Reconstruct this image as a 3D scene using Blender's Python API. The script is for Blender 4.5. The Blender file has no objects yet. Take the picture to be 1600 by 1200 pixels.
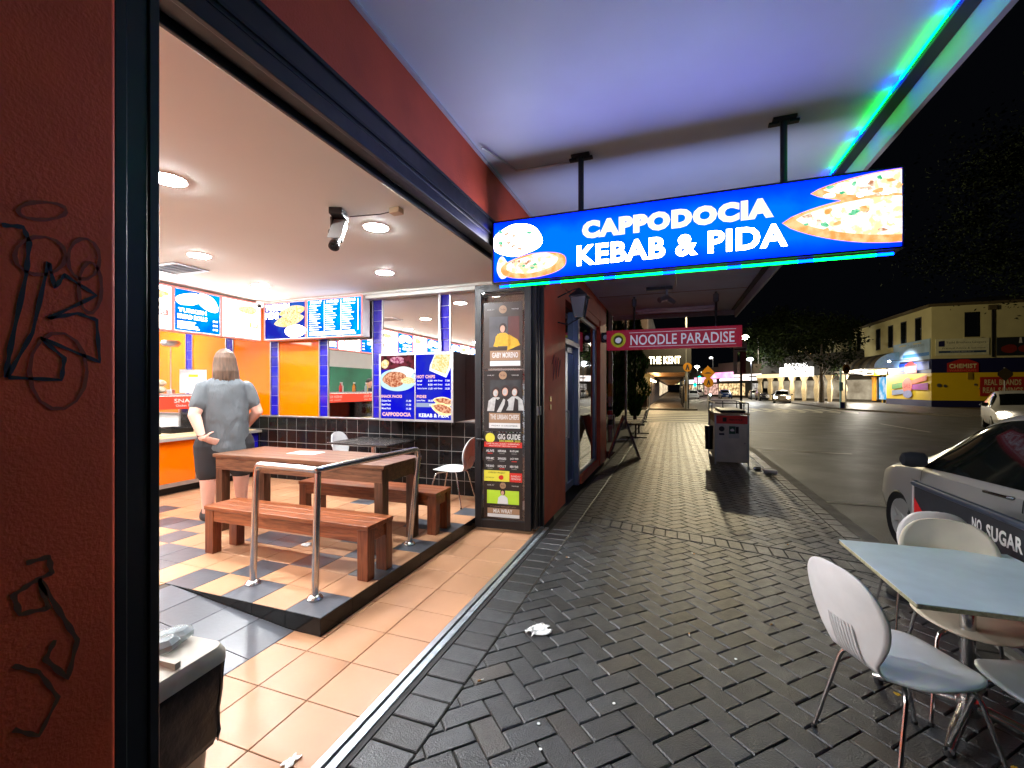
import bpy, bmesh, math, random
from math import radians, sin, cos, pi, atan2, sqrt
from mathutils import Matrix, Vector, noise as mnoise
random.seed(7)
SC = bpy.context.scene
COL = SC.collection

# ------------------------------------------------------------------ camera
cd = bpy.data.cameras.new('camera'); cam = bpy.data.objects.new('camera', cd); COL.objects.link(cam)
cam.location = (0, 0, 1.6); cam.rotation_euler = (radians(90), 0, radians(20))
cd.sensor_width = 36; cd.lens = 15.525; cd.shift_y = 0.0042; cd.clip_start = 0.02; cd.clip_end = 2000
SC.camera = cam
# ------------------------------------------------------------------ night sky
W = bpy.data.worlds.new('World'); SC.world = W; W.use_nodes = True
bg = W.node_tree.nodes['Background']; bg.inputs[0].default_value = (0.28, 0.33, 0.5, 1); bg.inputs[1].default_value = 0.0035
SC.view_settings.view_transform = 'Standard'; SC.view_settings.look = 'None'
SC.view_settings.exposure = 0.25; SC.view_settings.gamma = 1
try:
    SC.view_settings.use_curve_mapping = False
    SC.cycles.max_bounces = 8; SC.cycles.transparent_max_bounces = 12
    SC.cycles.sample_clamp_indirect = 4.0; SC.cycles.caustics_reflective = False; SC.cycles.caustics_refractive = False
    SC.cycles.use_denoising = True
except Exception: pass

# ------------------------------------------------------------------ materials
def lin(c):
    c = c / 255.0
    return c / 12.92 if c <= 0.04045 else ((c + 0.055) / 1.055) ** 2.4
def rgb(r, g, b): return (lin(r), lin(g), lin(b), 1)
MATS = {}
def nd(nt, t, **k):
    n = nt.nodes.new(t)
    for a, v in k.items(): setattr(n, a, v)
    return n
def mat(name, col=None, rough=0.5, metal=0.0, spec=0.5, var=0.15, scale=6.0, bump=0.0, bscale=40.0, island=0.0, coat=0.0, alpha=1.0, trans=0.0, detail=6, rvar=0.0, glow=0.0):
    if name in MATS: return MATS[name]
    m = bpy.data.materials.new(name); m.use_nodes = True; nt = m.node_tree; b = nt.nodes['Principled BSDF']
    b.inputs['Roughness'].default_value = rough; b.inputs['Metallic'].default_value = metal
    b.inputs['Specular IOR Level'].default_value = spec; b.inputs['Coat Weight'].default_value = coat
    b.inputs['Coat Roughness'].default_value = 0.05
    b.inputs['Alpha'].default_value = alpha; b.inputs['Transmission Weight'].default_value = trans
    tc = nd(nt, 'ShaderNodeTexCoord')
    nz = nd(nt, 'ShaderNodeTexNoise'); nz.inputs['Scale'].default_value = scale; nz.inputs['Detail'].default_value = detail
    nt.links.new(tc.outputs['Object'], nz.inputs['Vector'])
    mr = nd(nt, 'ShaderNodeMapRange'); mr.inputs[1].default_value = 0.2; mr.inputs[2].default_value = 0.8
    mr.inputs[3].default_value = 1 - var; mr.inputs[4].default_value = 1 + var
    nt.links.new(nz.outputs[0], mr.inputs[0])
    last = mr.outputs[0]
    if island:
        g = nd(nt, 'ShaderNodeNewGeometry'); m2 = nd(nt, 'ShaderNodeMapRange')
        m2.inputs[3].default_value = 1 - island; m2.inputs[4].default_value = 1 + island
        nt.links.new(g.outputs['Random Per Island'], m2.inputs[0])
        mm = nd(nt, 'ShaderNodeMath', operation='MULTIPLY'); nt.links.new(last, mm.inputs[0]); nt.links.new(m2.outputs[0], mm.inputs[1]); last = mm.outputs[0]
    vm = nd(nt, 'ShaderNodeVectorMath', operation='SCALE'); vm.inputs[0].default_value = col[:3]
    nt.links.new(last, vm.inputs['Scale']); nt.links.new(vm.outputs[0], b.inputs['Base Color'])
    if glow:
        nt.links.new(vm.outputs[0], b.inputs['Emission Color']); b.inputs['Emission Strength'].default_value = glow
    if rvar:
        n3 = nd(nt, 'ShaderNodeTexNoise'); n3.inputs['Scale'].default_value = scale * 1.7; n3.inputs['Detail'].default_value = 8
        nt.links.new(tc.outputs['Object'], n3.inputs['Vector'])
        r3 = nd(nt, 'ShaderNodeMapRange'); r3.inputs[1].default_value = .15; r3.inputs[2].default_value = .85
        r3.inputs[3].default_value = max(0.02, rough - rvar); r3.inputs[4].default_value = rough + rvar
        nt.links.new(n3.outputs[0], r3.inputs[0]); nt.links.new(r3.outputs[0], b.inputs['Roughness'])
    if bump:
        n2 = nd(nt, 'ShaderNodeTexNoise'); n2.inputs['Scale'].default_value = bscale; n2.inputs['Detail'].default_value = 8
        nt.links.new(tc.outputs['Object'], n2.inputs['Vector'])
        bp = nd(nt, 'ShaderNodeBump'); bp.inputs['Strength'].default_value = bump; bp.inputs['Distance'].default_value = 0.01
        nt.links.new(n2.outputs[0], bp.inputs['Height']); nt.links.new(bp.outputs[0], b.inputs['Normal'])
    MATS[name] = m; return m
def emat(name, col, strength=1.0, col2=None, scale=20.0, kind='noise', lo=.4, hi=.6):
    """a surface that gives off light: lamp, light box, lit window; col2 mixes a second printed colour in"""
    if name in MATS: return MATS[name]
    m = bpy.data.materials.new(name); m.use_nodes = True; nt = m.node_tree; nt.nodes.clear()
    o = nd(nt, 'ShaderNodeOutputMaterial'); e = nd(nt, 'ShaderNodeEmission'); e.inputs[1].default_value = strength
    e.inputs[0].default_value = col
    nt.links.new(e.outputs[0], o.inputs[0])
    if col2:
        tc = nd(nt, 'ShaderNodeTexCoord')
        if kind == 'noise': t = nd(nt, 'ShaderNodeTexNoise'); t.inputs['Detail'].default_value = 5; out = t.outputs[0]
        else: t = nd(nt, 'ShaderNodeTexVoronoi'); out = t.outputs['Distance']
        t.inputs['Scale'].default_value = scale; nt.links.new(tc.outputs['Object'], t.inputs['Vector'])
        r = nd(nt, 'ShaderNodeMapRange'); r.inputs[1].default_value = lo; r.inputs[2].default_value = hi; nt.links.new(out, r.inputs[0])
        mx = nd(nt, 'ShaderNodeMix', data_type='RGBA'); mx.inputs[6].default_value = col; mx.inputs[7].default_value = col2
        nt.links.new(r.outputs[0], mx.inputs[0]); nt.links.new(mx.outputs[2], e.inputs[0])
    MATS[name] = m; return m
def wood(name, c1, c2, rough=0.35, axis='X', sc=1.0):
    if name in MATS: return MATS[name]
    m = bpy.data.materials.new(name); m.use_nodes = True; nt = m.node_tree; b = nt.nodes['Principled BSDF']
    tc = nd(nt, 'ShaderNodeTexCoord'); mp = nd(nt, 'ShaderNodeMapping')
    mp.inputs['Scale'].default_value = {'X': (1.2 * sc, 14 * sc, 14 * sc), 'Y': (14 * sc, 1.2 * sc, 14 * sc), 'Z': (14 * sc, 14 * sc, 1.2 * sc)}[axis]
    nt.links.new(tc.outputs['Object'], mp.inputs[0])
    n = nd(nt, 'ShaderNodeTexNoise'); n.inputs['Scale'].default_value = 3; n.inputs['Detail'].default_value = 9; n.inputs['Distortion'].default_value = 1.2
    nt.links.new(mp.outputs[0], n.inputs['Vector'])
    r = nd(nt, 'ShaderNodeValToRGB'); r.color_ramp.elements[0].position = .32; r.color_ramp.elements[1].position = .7
    r.color_ramp.elements[0].color = c1; r.color_ramp.elements[1].color = c2
    nt.links.new(n.outputs[0], r.inputs[0]); nt.links.new(r.outputs[0], b.inputs['Base Color'])
    b.inputs['Roughness'].default_value = rough
    bp = nd(nt, 'ShaderNodeBump'); bp.inputs['Strength'].default_value = .15; bp.inputs['Distance'].default_value = .004
    nt.links.new(n.outputs[0], bp.inputs['Height']); nt.links.new(bp.outputs[0], b.inputs['Normal'])
    MATS[name] = m; return m
def glass(name, tint=(1, 1, 1, 1), refl=0.12, alpha=0.15, dark=(0.02, 0.02, 0.02, 1)):
    """thin pane: mostly see-through, some dark tint, mirror reflection rising towards grazing"""
    if name in MATS: return MATS[name]
    m = bpy.data.materials.new(name); m.use_nodes = True; nt = m.node_tree; nt.nodes.clear()
    o = nd(nt, 'ShaderNodeOutputMaterial'); tr = nd(nt, 'ShaderNodeBsdfTransparent'); tr.inputs[0].default_value = tint
    gl = nd(nt, 'ShaderNodeBsdfGlossy'); gl.inputs['Roughness'].default_value = 0.02
    df = nd(nt, 'ShaderNodeBsdfDiffuse'); df.inputs[0].default_value = dark
    m1 = nd(nt, 'ShaderNodeMixShader'); m1.inputs[0].default_value = alpha
    nt.links.new(tr.outputs[0], m1.inputs[1]); nt.links.new(df.outputs[0], m1.inputs[2])
    fr = nd(nt, 'ShaderNodeFresnel'); fr.inputs[0].default_value = 1.5
    mul = nd(nt, 'ShaderNodeMath', operation='MULTIPLY_ADD'); mul.inputs[1].default_value = 1.0; mul.inputs[2].default_value = refl - .04
    nt.links.new(fr.outputs[0], mul.inputs[0])
    m2 = nd(nt, 'ShaderNodeMixShader'); nt.links.new(mul.outputs[0], m2.inputs[0])
    nt.links.new(m1.outputs[0], m2.inputs[1]); nt.links.new(gl.outputs[0], m2.inputs[2]); nt.links.new(m2.outputs[0], o.inputs[0])
    MATS[name] = m; return m

# ------------------------------------------------------------------ mesh builder
class MB:
    def __init__(s): s.v = []; s.f = []; s.mi = []; s.cur = 0
    def add(s, vs, fs):
        o = len(s.v); s.v += [tuple(v) for v in vs]
        for f in fs: s.f.append([o + i for i in f]); s.mi.append(s.cur)
        return s
    def box(s, x0, x1, y0, y1, z0, z1):
        x0, x1 = sorted((x0, x1)); y0, y1 = sorted((y0, y1)); z0, z1 = sorted((z0, z1))
        return s.add([(x0, y0, z0), (x1, y0, z0), (x1, y1, z0), (x0, y1, z0), (x0, y0, z1), (x1, y0, z1), (x1, y1, z1), (x0, y1, z1)],
                     [(0, 3, 2, 1), (4, 5, 6, 7), (0, 1, 5, 4), (1, 2, 6, 5), (2, 3, 7, 6), (3, 0, 4, 7)])
    def obox(s, M, a, b, c):
        """box of half sizes a,b,c under matrix M"""
        P = [M @ Vector((i * a, j * b, k * c)) for k in (-1, 1) for (i, j) in ((-1, -1), (1, -1), (1, 1), (-1, 1))]
        return s.add(P, [(0, 3, 2, 1), (4, 5, 6, 7), (0, 1, 5, 4), (1, 2, 6, 5), (2, 3, 7, 6), (3, 0, 4, 7)])
    def loft(s, rings, caps=True, closed=True):
        n = len(rings[0]); vs = [p for r in rings for p in r]; fs = []
        for i in range(len(rings) - 1):
            for j in range(n if closed else n - 1):
                k = (j + 1) % n
                fs.append((i * n + j, i * n + k, (i + 1) * n + k, (i + 1) * n + j))
        if caps and closed: fs.append(tuple(range(n - 1, -1, -1))); fs.append(tuple((len(rings) - 1) * n + j for j in range(n)))
        return s.add(vs, fs)
    def tube(s, path, r, n=12, caps=True):
        path = [Vector(p) for p in path]; rings = []
        rr = r if isinstance(r, (list, tuple)) else [r] * len(path)
        t0 = (path[1] - path[0]).normalized(); up = Vector((0, 0, 1)) if abs(t0.z) < .9 else Vector((1, 0, 0))
        x = t0.cross(up).normalized()
        for i, p in enumerate(path):
            if i == 0: t = path[1] - path[0]
            elif i == len(path) - 1: t = path[-1] - path[-2]
            else: t = (path[i + 1] - p).normalized() + (p - path[i - 1]).normalized()
            t.normalize(); x = (x - t * x.dot(t)).normalized(); y = t.cross(x)
            rings.append([p + (x * cos(2 * pi * k / n) + y * sin(2 * pi * k / n)) * rr[i] for k in range(n)])
        return s.loft(rings, caps)
    def cyl(s, p0, p1, r0, r1=None, n=20): return s.tube([p0, p1], [r0, r0 if r1 is None else r1], n)
    def lathe(s, c, prof, n=28, axis='Z'):
        rings = []
        for (r, h) in prof:
            ring = []
            for k in range(n):
                a = 2 * pi * k / n
                if axis == 'Z': ring.append((c[0] + r * cos(a), c[1] + r * sin(a), c[2] + h))
                elif axis == 'X': ring.append((c[0] + h, c[1] + r * cos(a), c[2] + r * sin(a)))
                else: ring.append((c[0] + r * sin(a), c[1] + h, c[2] + r * cos(a)))
            rings.append(ring)
        return s.loft(rings)
    def prism(s, poly, y0, y1):
        """outline in x,z pushed from y0 (front) to y1"""
        n = len(poly); vs = [(x, y0, z) for x, z in poly] + [(x, y1, z) for x, z in poly]
        return s.add(vs, [tuple(range(n))] + [tuple(range(2 * n - 1, n - 1, -1))] + [((i + 1) % n, i, n + i, n + (i + 1) % n) for i in range(n)])
    def sphere(s, c, rx, ry=None, rz=None, n=16, m=10):
        ry = rx if ry is None else ry; rz = rx if rz is None else rz
        return s.loft([[(c[0] + rx * sin(pi * (i + .001) / m) * cos(2 * pi * k / n), c[1] + ry * sin(pi * (i + .001) / m) * sin(2 * pi * k / n), c[2] - rz * cos(pi * i / m)) for k in range(n)] for i in range(m + 1)])
    def build(s, name, mats, parent=None, bevel=0.0, smooth=False, world=False, seg=2, recalc=True):
        me = bpy.data.meshes.new(name); V = s.v
        if world and parent is not None:
            Mi = worldm(parent).inverted(); V = [tuple(Mi @ Vector(v)) for v in V]
        me.from_pydata(V, [], s.f); me.update()
        if not isinstance(mats, (list, tuple)): mats = [mats]
        for m in mats: me.materials.append(m)
        for p, i in zip(me.polygons, s.mi): p.material_index = i
        if recalc:
            bm = bmesh.new(); bm.from_mesh(me); bmesh.ops.recalc_face_normals(bm, faces=bm.faces); bm.to_mesh(me); bm.free()
        o = bpy.data.objects.new(name, me); COL.objects.link(o)
        if parent is not None: o.parent = parent
        if bevel:
            b = o.modifiers.new('bevel', 'BEVEL'); b.width = bevel; b.segments = seg; b.limit_method = 'ANGLE'; b.angle_limit = radians(40)
        if smooth or bevel: shade(o, 35 if smooth is not True else 50)
        return o
def shade(o, ang=40):
    me = o.data
    me.polygons.foreach_set('use_smooth', [True] * len(me.polygons))
    try: me.set_sharp_from_angle(angle=radians(ang))
    except Exception: pass
def worldm(o):
    M = o.matrix_basis.copy()
    while o.parent is not None: o = o.parent; M = o.matrix_basis @ M
    return M
def tag(o, label=None, cat=None, group=None, kind=None):
    if label: o['label'] = label
    if cat: o['category'] = cat
    if group: o['group'] = group
    if kind: o['kind'] = kind
    return o
def thing(name, label, cat, loc=(0, 0, 0), rotz=0.0, group=None, rot=None):
    o = bpy.data.objects.new(name, None); COL.objects.link(o); o.empty_display_size = .1
    o.location = loc; o.rotation_euler = rot if rot else (0, 0, rotz)
    return tag(o, label, cat, group)
def structure(o): o['kind'] = 'structure'; return o
def copy_tree(o, parent=None):
    c = o.copy(); COL.objects.link(c); c.parent = parent
    for ch in [x for x in COL.objects if x.parent is o]: copy_tree(ch, c)
    return c
def rz(a): return Matrix.Rotation(a, 4, 'Z')
def T(x, y, z): return Matrix.Translation((x, y, z))
_txt = {}
def lettering(name, s, cx, cz, w, h, m, parent, y=0.0, bold=0.0, depth=0.002, M=None, mirror=False):
    """flat letters centred on (cx, cz) of the parent's x-z plane, standing proud of y towards -y"""
    key = (s, bold)
    if key not in _txt:
        c = bpy.data.curves.new('t', 'FONT'); c.body = s; c.size = 1; c.offset = bold; c.extrude = 0.0; c.resolution_u = 3
        c.space_character = 1.0 + bold * 2; c.align_x = 'CENTER'
        t = bpy.data.objects.new('t', c); COL.objects.link(t); bpy.context.view_layer.update()
        me = bpy.data.meshes.new_from_object(t.evaluated_get(bpy.context.evaluated_depsgraph_get()))
        _txt[key] = ([tuple(v.co) for v in me.vertices], [tuple(p.vertices) for p in me.polygons])
        bpy.data.objects.remove(t); bpy.data.curves.remove(c); bpy.data.meshes.remove(me)
    V, F = _txt[key]
    xs = [v[0] for v in V]; ys = [v[1] for v in V]
    x0, x1, y0, y1 = min(xs), max(xs), min(ys), max(ys)
    sx = w / (x1 - x0); sy = (h / (y1 - y0)) if h else sx
    sg = -1 if mirror else 1
    mb = MB(); vs = [((v[0] - (x0 + x1) / 2) * sx * sg + cx, y - depth, (v[1] - (y0 + y1) / 2) * sy + cz) for v in V]
    if M is not None: vs = [tuple(M @ Vector(v)) for v in vs]
    mb.add(vs, F)
    return mb.build(name, m, parent, recalc=False)
def rect(name, x0, x1, z0, z1, m, parent, y=0.0, t=0.002):
    return MB().box(x0, x1, y - t, y, z0, z1).build(name, m, parent)
def blob(cx, cz, rx, rz_, n=40, amp=.08, seed=0, rot=0.0):
    rnd = random.Random(seed); ph = [rnd.uniform(0, 6.28) for _ in range(5)]; P = []
    for k in range(n):
        a = 2 * pi * k / n
        q = 1 + amp * sum(sin((j + 2) * a + ph[j]) / (j + 1) for j in range(5)) / 1.6
        x = rx * cos(a) * q; z = rz_ * sin(a) * q
        P.append((cx + x * cos(rot) - z * sin(rot), cz + x * sin(rot) + z * cos(rot)))
    return P
def leafshape(cx, cz, L, H, rot=0.0, n=24, clip=None):
    """pointed boat outline of a pide"""
    P = []
    for k in range(n): u = k / (n - 1); P.append((-L / 2 + L * u, -H / 2 * sin(pi * u) ** .7))
    for k in range(n): u = k / (n - 1); P.append((L / 2 - L * u, H / 2 * sin(pi * (1 - u)) ** .7))
    out = []
    for x, z in P:
        a = cx + x * cos(rot) - z * sin(rot); b = cz + x * sin(rot) + z * cos(rot)
        if clip: a = min(max(a, clip[0]), clip[1]); b = min(max(b, clip[2]), clip[3])
        out.append((a, b))
    q = []
    for p in out:
        if not q or abs(p[0] - q[-1][0]) + abs(p[1] - q[-1][1]) > 1e-5: q.append(p)
    return q
def flat(name, poly, m, parent, y=0.0, t=0.002):
    return MB().prism(poly, y - t, y).build(name, m, parent)

# common materials
M_black = mat('black_steel', rgb(13, 14, 19), .42, .0, var=.25, scale=9, bump=.04, rvar=.12)
M_blackrub = mat('black_rubber', (.012, .012, .013, 1), .6)
M_chrome = mat('brushed_steel', (.62, .61, .6, 1), .2, 1.0, var=.1, scale=30, rvar=.08)
M_alu = mat('aluminium', (.5, .52, .55, 1), .35, .9, var=.12, scale=12, rvar=.1)
M_white = mat('white_plastic', (.86, .86, .86, 1), .34, var=.06, scale=14, rvar=.1)
M_beige = mat('beige_plastic', (.8, .7, .56, 1), .38, var=.08, scale=12)
M_orangewall = mat('orange_render', rgb(212, 84, 50), .7, var=.18, scale=3.5, bump=.35, bscale=90)
M_dark = mat('dark_void', (.01, .01, .012, 1), .7)
# ================================================================== GROUND
def clip_poly(P, n, c):
    """keep n.p <= c"""
    out = []
    for i in range(len(P)):
        a, b = P[i], P[(i + 1) % len(P)]; da = n[0] * a[0] + n[1] * a[1] - c; db = n[0] * b[0] + n[1] * b[1] - c
        if da <= 0: out.append(a)
        if (da < 0) != (db < 0) and abs(da - db) > 1e-9:
            t = da / (da - db); out.append((a[0] + (b[0] - a[0]) * t, a[1] + (b[1] - a[1]) * t))
    return out
def area(P): return .5 * sum(P[i][0] * P[(i + 1) % len(P)][1] - P[(i + 1) % len(P)][0] * P[i][1] for i in range(len(P)))
def slab(mb, P, z, gap=.004, bev=.003, depth=.02, tilt=None, h=None):
    A = area(P)
    if abs(A) < 2e-4: return
    if A < 0: P = P[::-1]
    cx = sum(p[0] for p in P) / len(P); cy = sum(p[1] for p in P) / len(P)
    def ins(d):
        r = []
        for p in P:
            vx, vy = cx - p[0], cy - p[1]; L = sqrt(vx * vx + vy * vy) + 1e-9; k = min(d * 1.4 / L, .45)
            r.append((p[0] + vx * k, p[1] + vy * k))
        return r
    hh = h if h else (lambda x, y: z)
    dz = random.uniform(-tilt, tilt) if tilt else 0
    tx = random.uniform(-tilt, tilt) * 4 if tilt else 0
    f = lambda q, d: (q[0], q[1], hh(q[0], q[1]) + dz + tx * (q[0] - cx) - d)
    r0 = [f(q, depth) for q in ins(gap)]; r1 = [f(q, bev) for q in ins(gap)]; r2 = [f(q, 0) for q in ins(gap + bev)]
    n = len(P); mb.add(r0 + r1 + r2, [(i, (i + 1) % n, n + (i + 1) % n, n + i) for i in range(n)] + [(n + i, n + (i + 1) % n, 2 * n + (i + 1) % n, 2 * n + i) for i in range(n)] + [tuple(range(2 * n, 3 * n))])

M_brick = mat('charcoal_paver', (.027, .030, .034, 1), .38, spec=.75, var=.35, scale=9, bump=.55, bscale=120, island=.45, rvar=.14)
M_brick2 = mat('brown_paver', (.044, .039, .034, 1), .4, spec=.75, var=.3, scale=9, bump=.5, bscale=120, island=.3, rvar=.12)
M_sand = mat('joint_sand', (.02, .018, .015, 1), .9, var=.4, scale=40, bump=.4, bscale=200)
M_conc = mat('kerb_concrete', (.17, .16, .14, 1), .7, var=.35, scale=5, bump=.5, bscale=60)
M_asph = mat('asphalt', (.075, .072, .064, 1), .5, var=.35, scale=.8, bump=.8, bscale=160, detail=12, rvar=.12)
M_paint = mat('road_paint', (.5, .48, .4, 1), .6, var=.3, scale=4, bump=.3, bscale=90)
M_pave = mat('far_paving', (.1, .088, .075, 1), .5, var=.3, scale=1.4, bump=.5, bscale=30, rvar=.12)

U = .118
hb = MB(); WX0, WX1 = -1.055, 1.72
def row_y(x): return 5.40 - .235 * (x + 1.055) - .03 * sin(x * 2.2)
ca, sa = cos(pi / 4), sin(pi / 4)
def emit(P):
    P = clip_poly(P, (-1, 0), -WX0); P = clip_poly(P, (1, 0), WX1) if len(P) > 2 else P
    if len(P) < 3: return
    P = clip_poly(P, (0, 1), 22.0)
    if len(P) < 3: return
    for sgn in (1, -1):
        # straight cut each side of the header course  y = 5.40-.235(x+1.055)
        n = (sgn * .235, sgn * 1.0); c = sgn * (5.40 - .235 * 1.055) - .135
        Q = clip_poly(P, n, c)
        if len(Q) > 2: slab(hb, Q, 0, gap=.0035, bev=.005, tilt=.0013)
for a in range(-140, 200):
    for b in range(-80, 100):
        ox, oy = a + 2 * b, a - 2 * b
        cxw = (ox * ca - oy * sa) * U; cyw = (ox * sa + oy * ca) * U
        if not (-1.5 < cxw < 2.1 and .2 < cyw < 22.4): continue
        for (x0, y0, x1, y1) in ((0, 0, 2, 1), (0, 1, 1, 3)):
            P = [(ox + x0, oy + y0), (ox + x1, oy + y0), (ox + x1, oy + y1), (ox + x0, oy + y1)]
            hb.cur = 1 if (cyw > 5.2 and random.random() < .5) or random.random() < .04 else 0
            emit([((x * ca - y * sa) * U, (x * sa + y * ca) * U) for x, y in P])
hb.cur = 0
y = -1.2
while y < 5.1:                      # border course along the shopfront
    slab(hb, [(-1.30, y), (-1.055, y), (-1.055, y + .155), (-1.30, y + .155)], 0, tilt=.002, bev=.005); y += .16
while y < 22:
    slab(hb, [(-1.30, y), (-1.055, y), (-1.055, y + .12), (-1.30, y + .12)], 0, tilt=.002, bev=.005); y += .1225
x = -1.055
while x < 1.7:                     # header course crossing the footpath
    yl = 5.40 - .235 * (x + 1.055); yr = 5.40 - .235 * (x + .1225 + 1.055)
    slab(hb, [(x, yl - .122), (x + .12, yr - .122), (x + .12, yr + .122), (x, yl + .122)], 0, tilt=.003, bev=.005); x += .1225
hb.cur = 1
y = .4
while y < 22:                      # brown header course by the kerb
    slab(hb, [(1.72, y), (1.88, y), (1.88, y + .235), (1.72, y + .235)], 0, tilt=.003, bev=.005); y += .24
fp = hb.build('footpath', [M_brick, M_brick2], recalc=False); structure(fp)
structure(MB().box(-1.36, 1.90, -4, 22, -.3, -.012).build('footpath_bed', M_sand))
structure(MB().box(-1.36, 1.88, -4, .45, -.3, -.006).build('footpath_near', M_pave))
structure(MB().box(1.882, 2.05, -4, 21.8, -.3, 0).build('kerb', M_conc, bevel=.02))
# the corner plaza past the noodle shop, and the footpath over the side street
structure(MB().box(-12, -1.364, 11.4, 22, -.3, -.004).build('corner_paving', M_pave))
structure(MB().box(-200, 200, -60, 400, -.5, -.12).build('road', M_asph))
structure(MB().box(-12, 1.8, 37.0, 200, -.3, 0).build('far_footpath', M_pave))
MB0 = MB(); P = [(12.6, 300), (12.6, 50), (12.4, 45), (13.4, 40), (15.6, 35), (18.5, 32), (24, 30.5), (60, 29.5), (60, 300)]
n = len(P); MB0.add([(a, b, 0) for a, b in P] + [(a, b, -.3) for a, b in P], [tuple(range(n))] + [((i + 1) % n, i, n + i, n + (i + 1) % n) for i in range(n)])
structure(MB0.build('opposite_footpath', M_pave))
mk = MB(); z = -.116
def mark(x0, x1, y0, y1): mk.add([(x0, y0, z), (x1, y0, z), (x1, y1, z), (x0, y1, z)], [(0, 1, 2, 3)])
for k in range(7): mark(-9, 2.6, 24 + k * 1.75, 24.7 + k * 1.75)
for k in range(10): mark(2.9 + k * 1.0, 3.5 + k * 1.0, 38.2, 42.6)
for k in range(9):
    mk.add([(3 + k * 1.05, 37.6, z), (3.9 + k * 1.05, 37.6, z), (3.45 + k * 1.05, 36.2, z)], [(0, 2, 1)])
for yy in (7.9, 13.9, 19.6): mark(2.1, 4.4, yy - .05, yy + .05)
for k in range(4): mark(9.4, 9.52, 21.8 - k * 12, 26.2 - k * 12)
for k in range(8): mark(7.2, 7.32, 50 + k * 12, 54 + k * 12)
mark(12.1, 12.22, 44, 90)
structure(mk.build('road_markings', M_paint, recalc=False))

# ================================================================== SHOP FLOOR
M_tile = mat('terracotta_tile', rgb(180, 134, 100), .36, var=.09, scale=3, bump=.08, bscale=30, island=.07, rvar=.05)
M_tiled = mat('charcoal_tile', rgb(80, 84, 91), .32, var=.14, scale=5, bump=.1, bscale=40, island=.2, rvar=.06)
M_grout = mat('dark_grout', (.06, .045, .035, 1), .85)
FL = -2.13; FY = 2.25
tl = MB(); S = .333
for i in range(3):
    for j in range(-16, 14):
        x1 = -1.43 - i * S; x0 = max(x1 - S, -2.13 if j * S + 1.767 > 2.2 else -2.43); y0 = 1.767 + (j - 4) * S; y1 = y0 + S
        if y1 > 5.6: y1 = 5.6
        if y0 >= 5.5: continue
        if i == 2 and y0 < 2.25 < y1: slab(tl, [(-2.13, 2.25), (x1, 2.25), (x1, y1), (-2.13, y1)], 0, bev=.002); y1 = 2.25
        if i == 2: x0 = -2.35 if y1 <= 2.2501 else -2.13
        if x0 >= x1: continue
        slab(tl, [(x0, y0), (x1, y0), (x1, y1), (x0, y1)], 0, gap=.0025, bev=.002)
structure(tl.build('floor', M_tile, recalc=False))
rp = MB(); RH = lambda x, y: .12 * min(1, max(0, (-2.35 - x) / 1.2))
for i in range(4):
    for j in range(-8, 17):
        x1 = -2.35 - i * .3; y1 = 2.25 - j * .333; y0 = y1 - .333
        if j >= 0: slab(rp, [(x1 - .3, y0), (x1, y0), (x1, y1), (x1 - .3, y1)], 0, gap=.0025, bev=.002, h=RH)
structure(rp.build('ramp_floor', M_tiled, recalc=False))
pf = MB()
darkset = {(3, 1), (5, 3), (4, 3), (2, 2), (1, 3), (2, 4), (7, 1), (8, 2), (10, 3), (5, 8), (4, 9), (3, 6), (7, 5), (6, 1), (9, 3), (11, 1), (12, 4), (9, 6), (1, 6)}
for i in range(26):
    for j in range(-19, 11):
        x1 = FL - i * .3; y0 = FY + j * .3; y1 = min(y0 + .3, 5.5)
        if j < 0 and x1 > -3.56: continue
        pf.cur = 1 if (i == 0 and j % 2 == 0) or (j == 0 and i % 2 == 0) or (i, j) in darkset else 0
        slab(pf, [(x1 - .3, y0), (x1, y0), (x1, y1), (x1 - .3, y1)], .12, gap=.0025, bev=.002)
structure(pf.build('raised_floor', [M_tile, M_tiled], recalc=False))
# beds and the black tiled riser of the platform
structure(MB().box(-9.7, -1.43, -3.3, 5.5, -.3, -.008).build('floor_bed', M_grout))
g = MB().box(-9.7, FL - .012, FY + .012, 5.5, -.007, .112).box(-9.7, -3.56, -3.3, FY + .012, -.007, .112)
g.add([(-2.35, -3.3, -.008), (-3.56, -3.3, .112), (-3.56, FY, .112), (-2.35, FY, -.008)], [(0, 1, 2, 3)])
structure(g.build('raised_floor_bed', M_grout))
M_gloss = mat('gloss_black_tile', (.007, .007, .008, 1), .16, var=.3, scale=8, island=.25, spec=.22)
rs = MB(); y = FY
while y < 5.5: rs.box(FL - .012, FL, y + .0015, min(y + .3, 5.5) - .0015, -.002, .1165); y += .3
x = FL
while x > -3.5:
    xa = x - .3; za = max(RH(x, 0), 0); zb = max(RH(xa, 0), 0); x_, xa_ = x - .0015, xa + .0015
    rs.add([(xa_, FY, zb + .001), (x_, FY, za + .001), (x_, FY, .1165), (xa_, FY, .1165), (xa_, FY + .012, zb), (x_, FY + .012, za), (x_, FY + .012, .1165), (xa_, FY + .012, .1165)],
           [(0, 1, 2, 3), (7, 6, 5, 4), (3, 2, 6, 7), (0, 3, 7, 4), (1, 5, 6, 2)]); x -= .3
structure(rs.build('riser', M_gloss, recalc=True))
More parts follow.
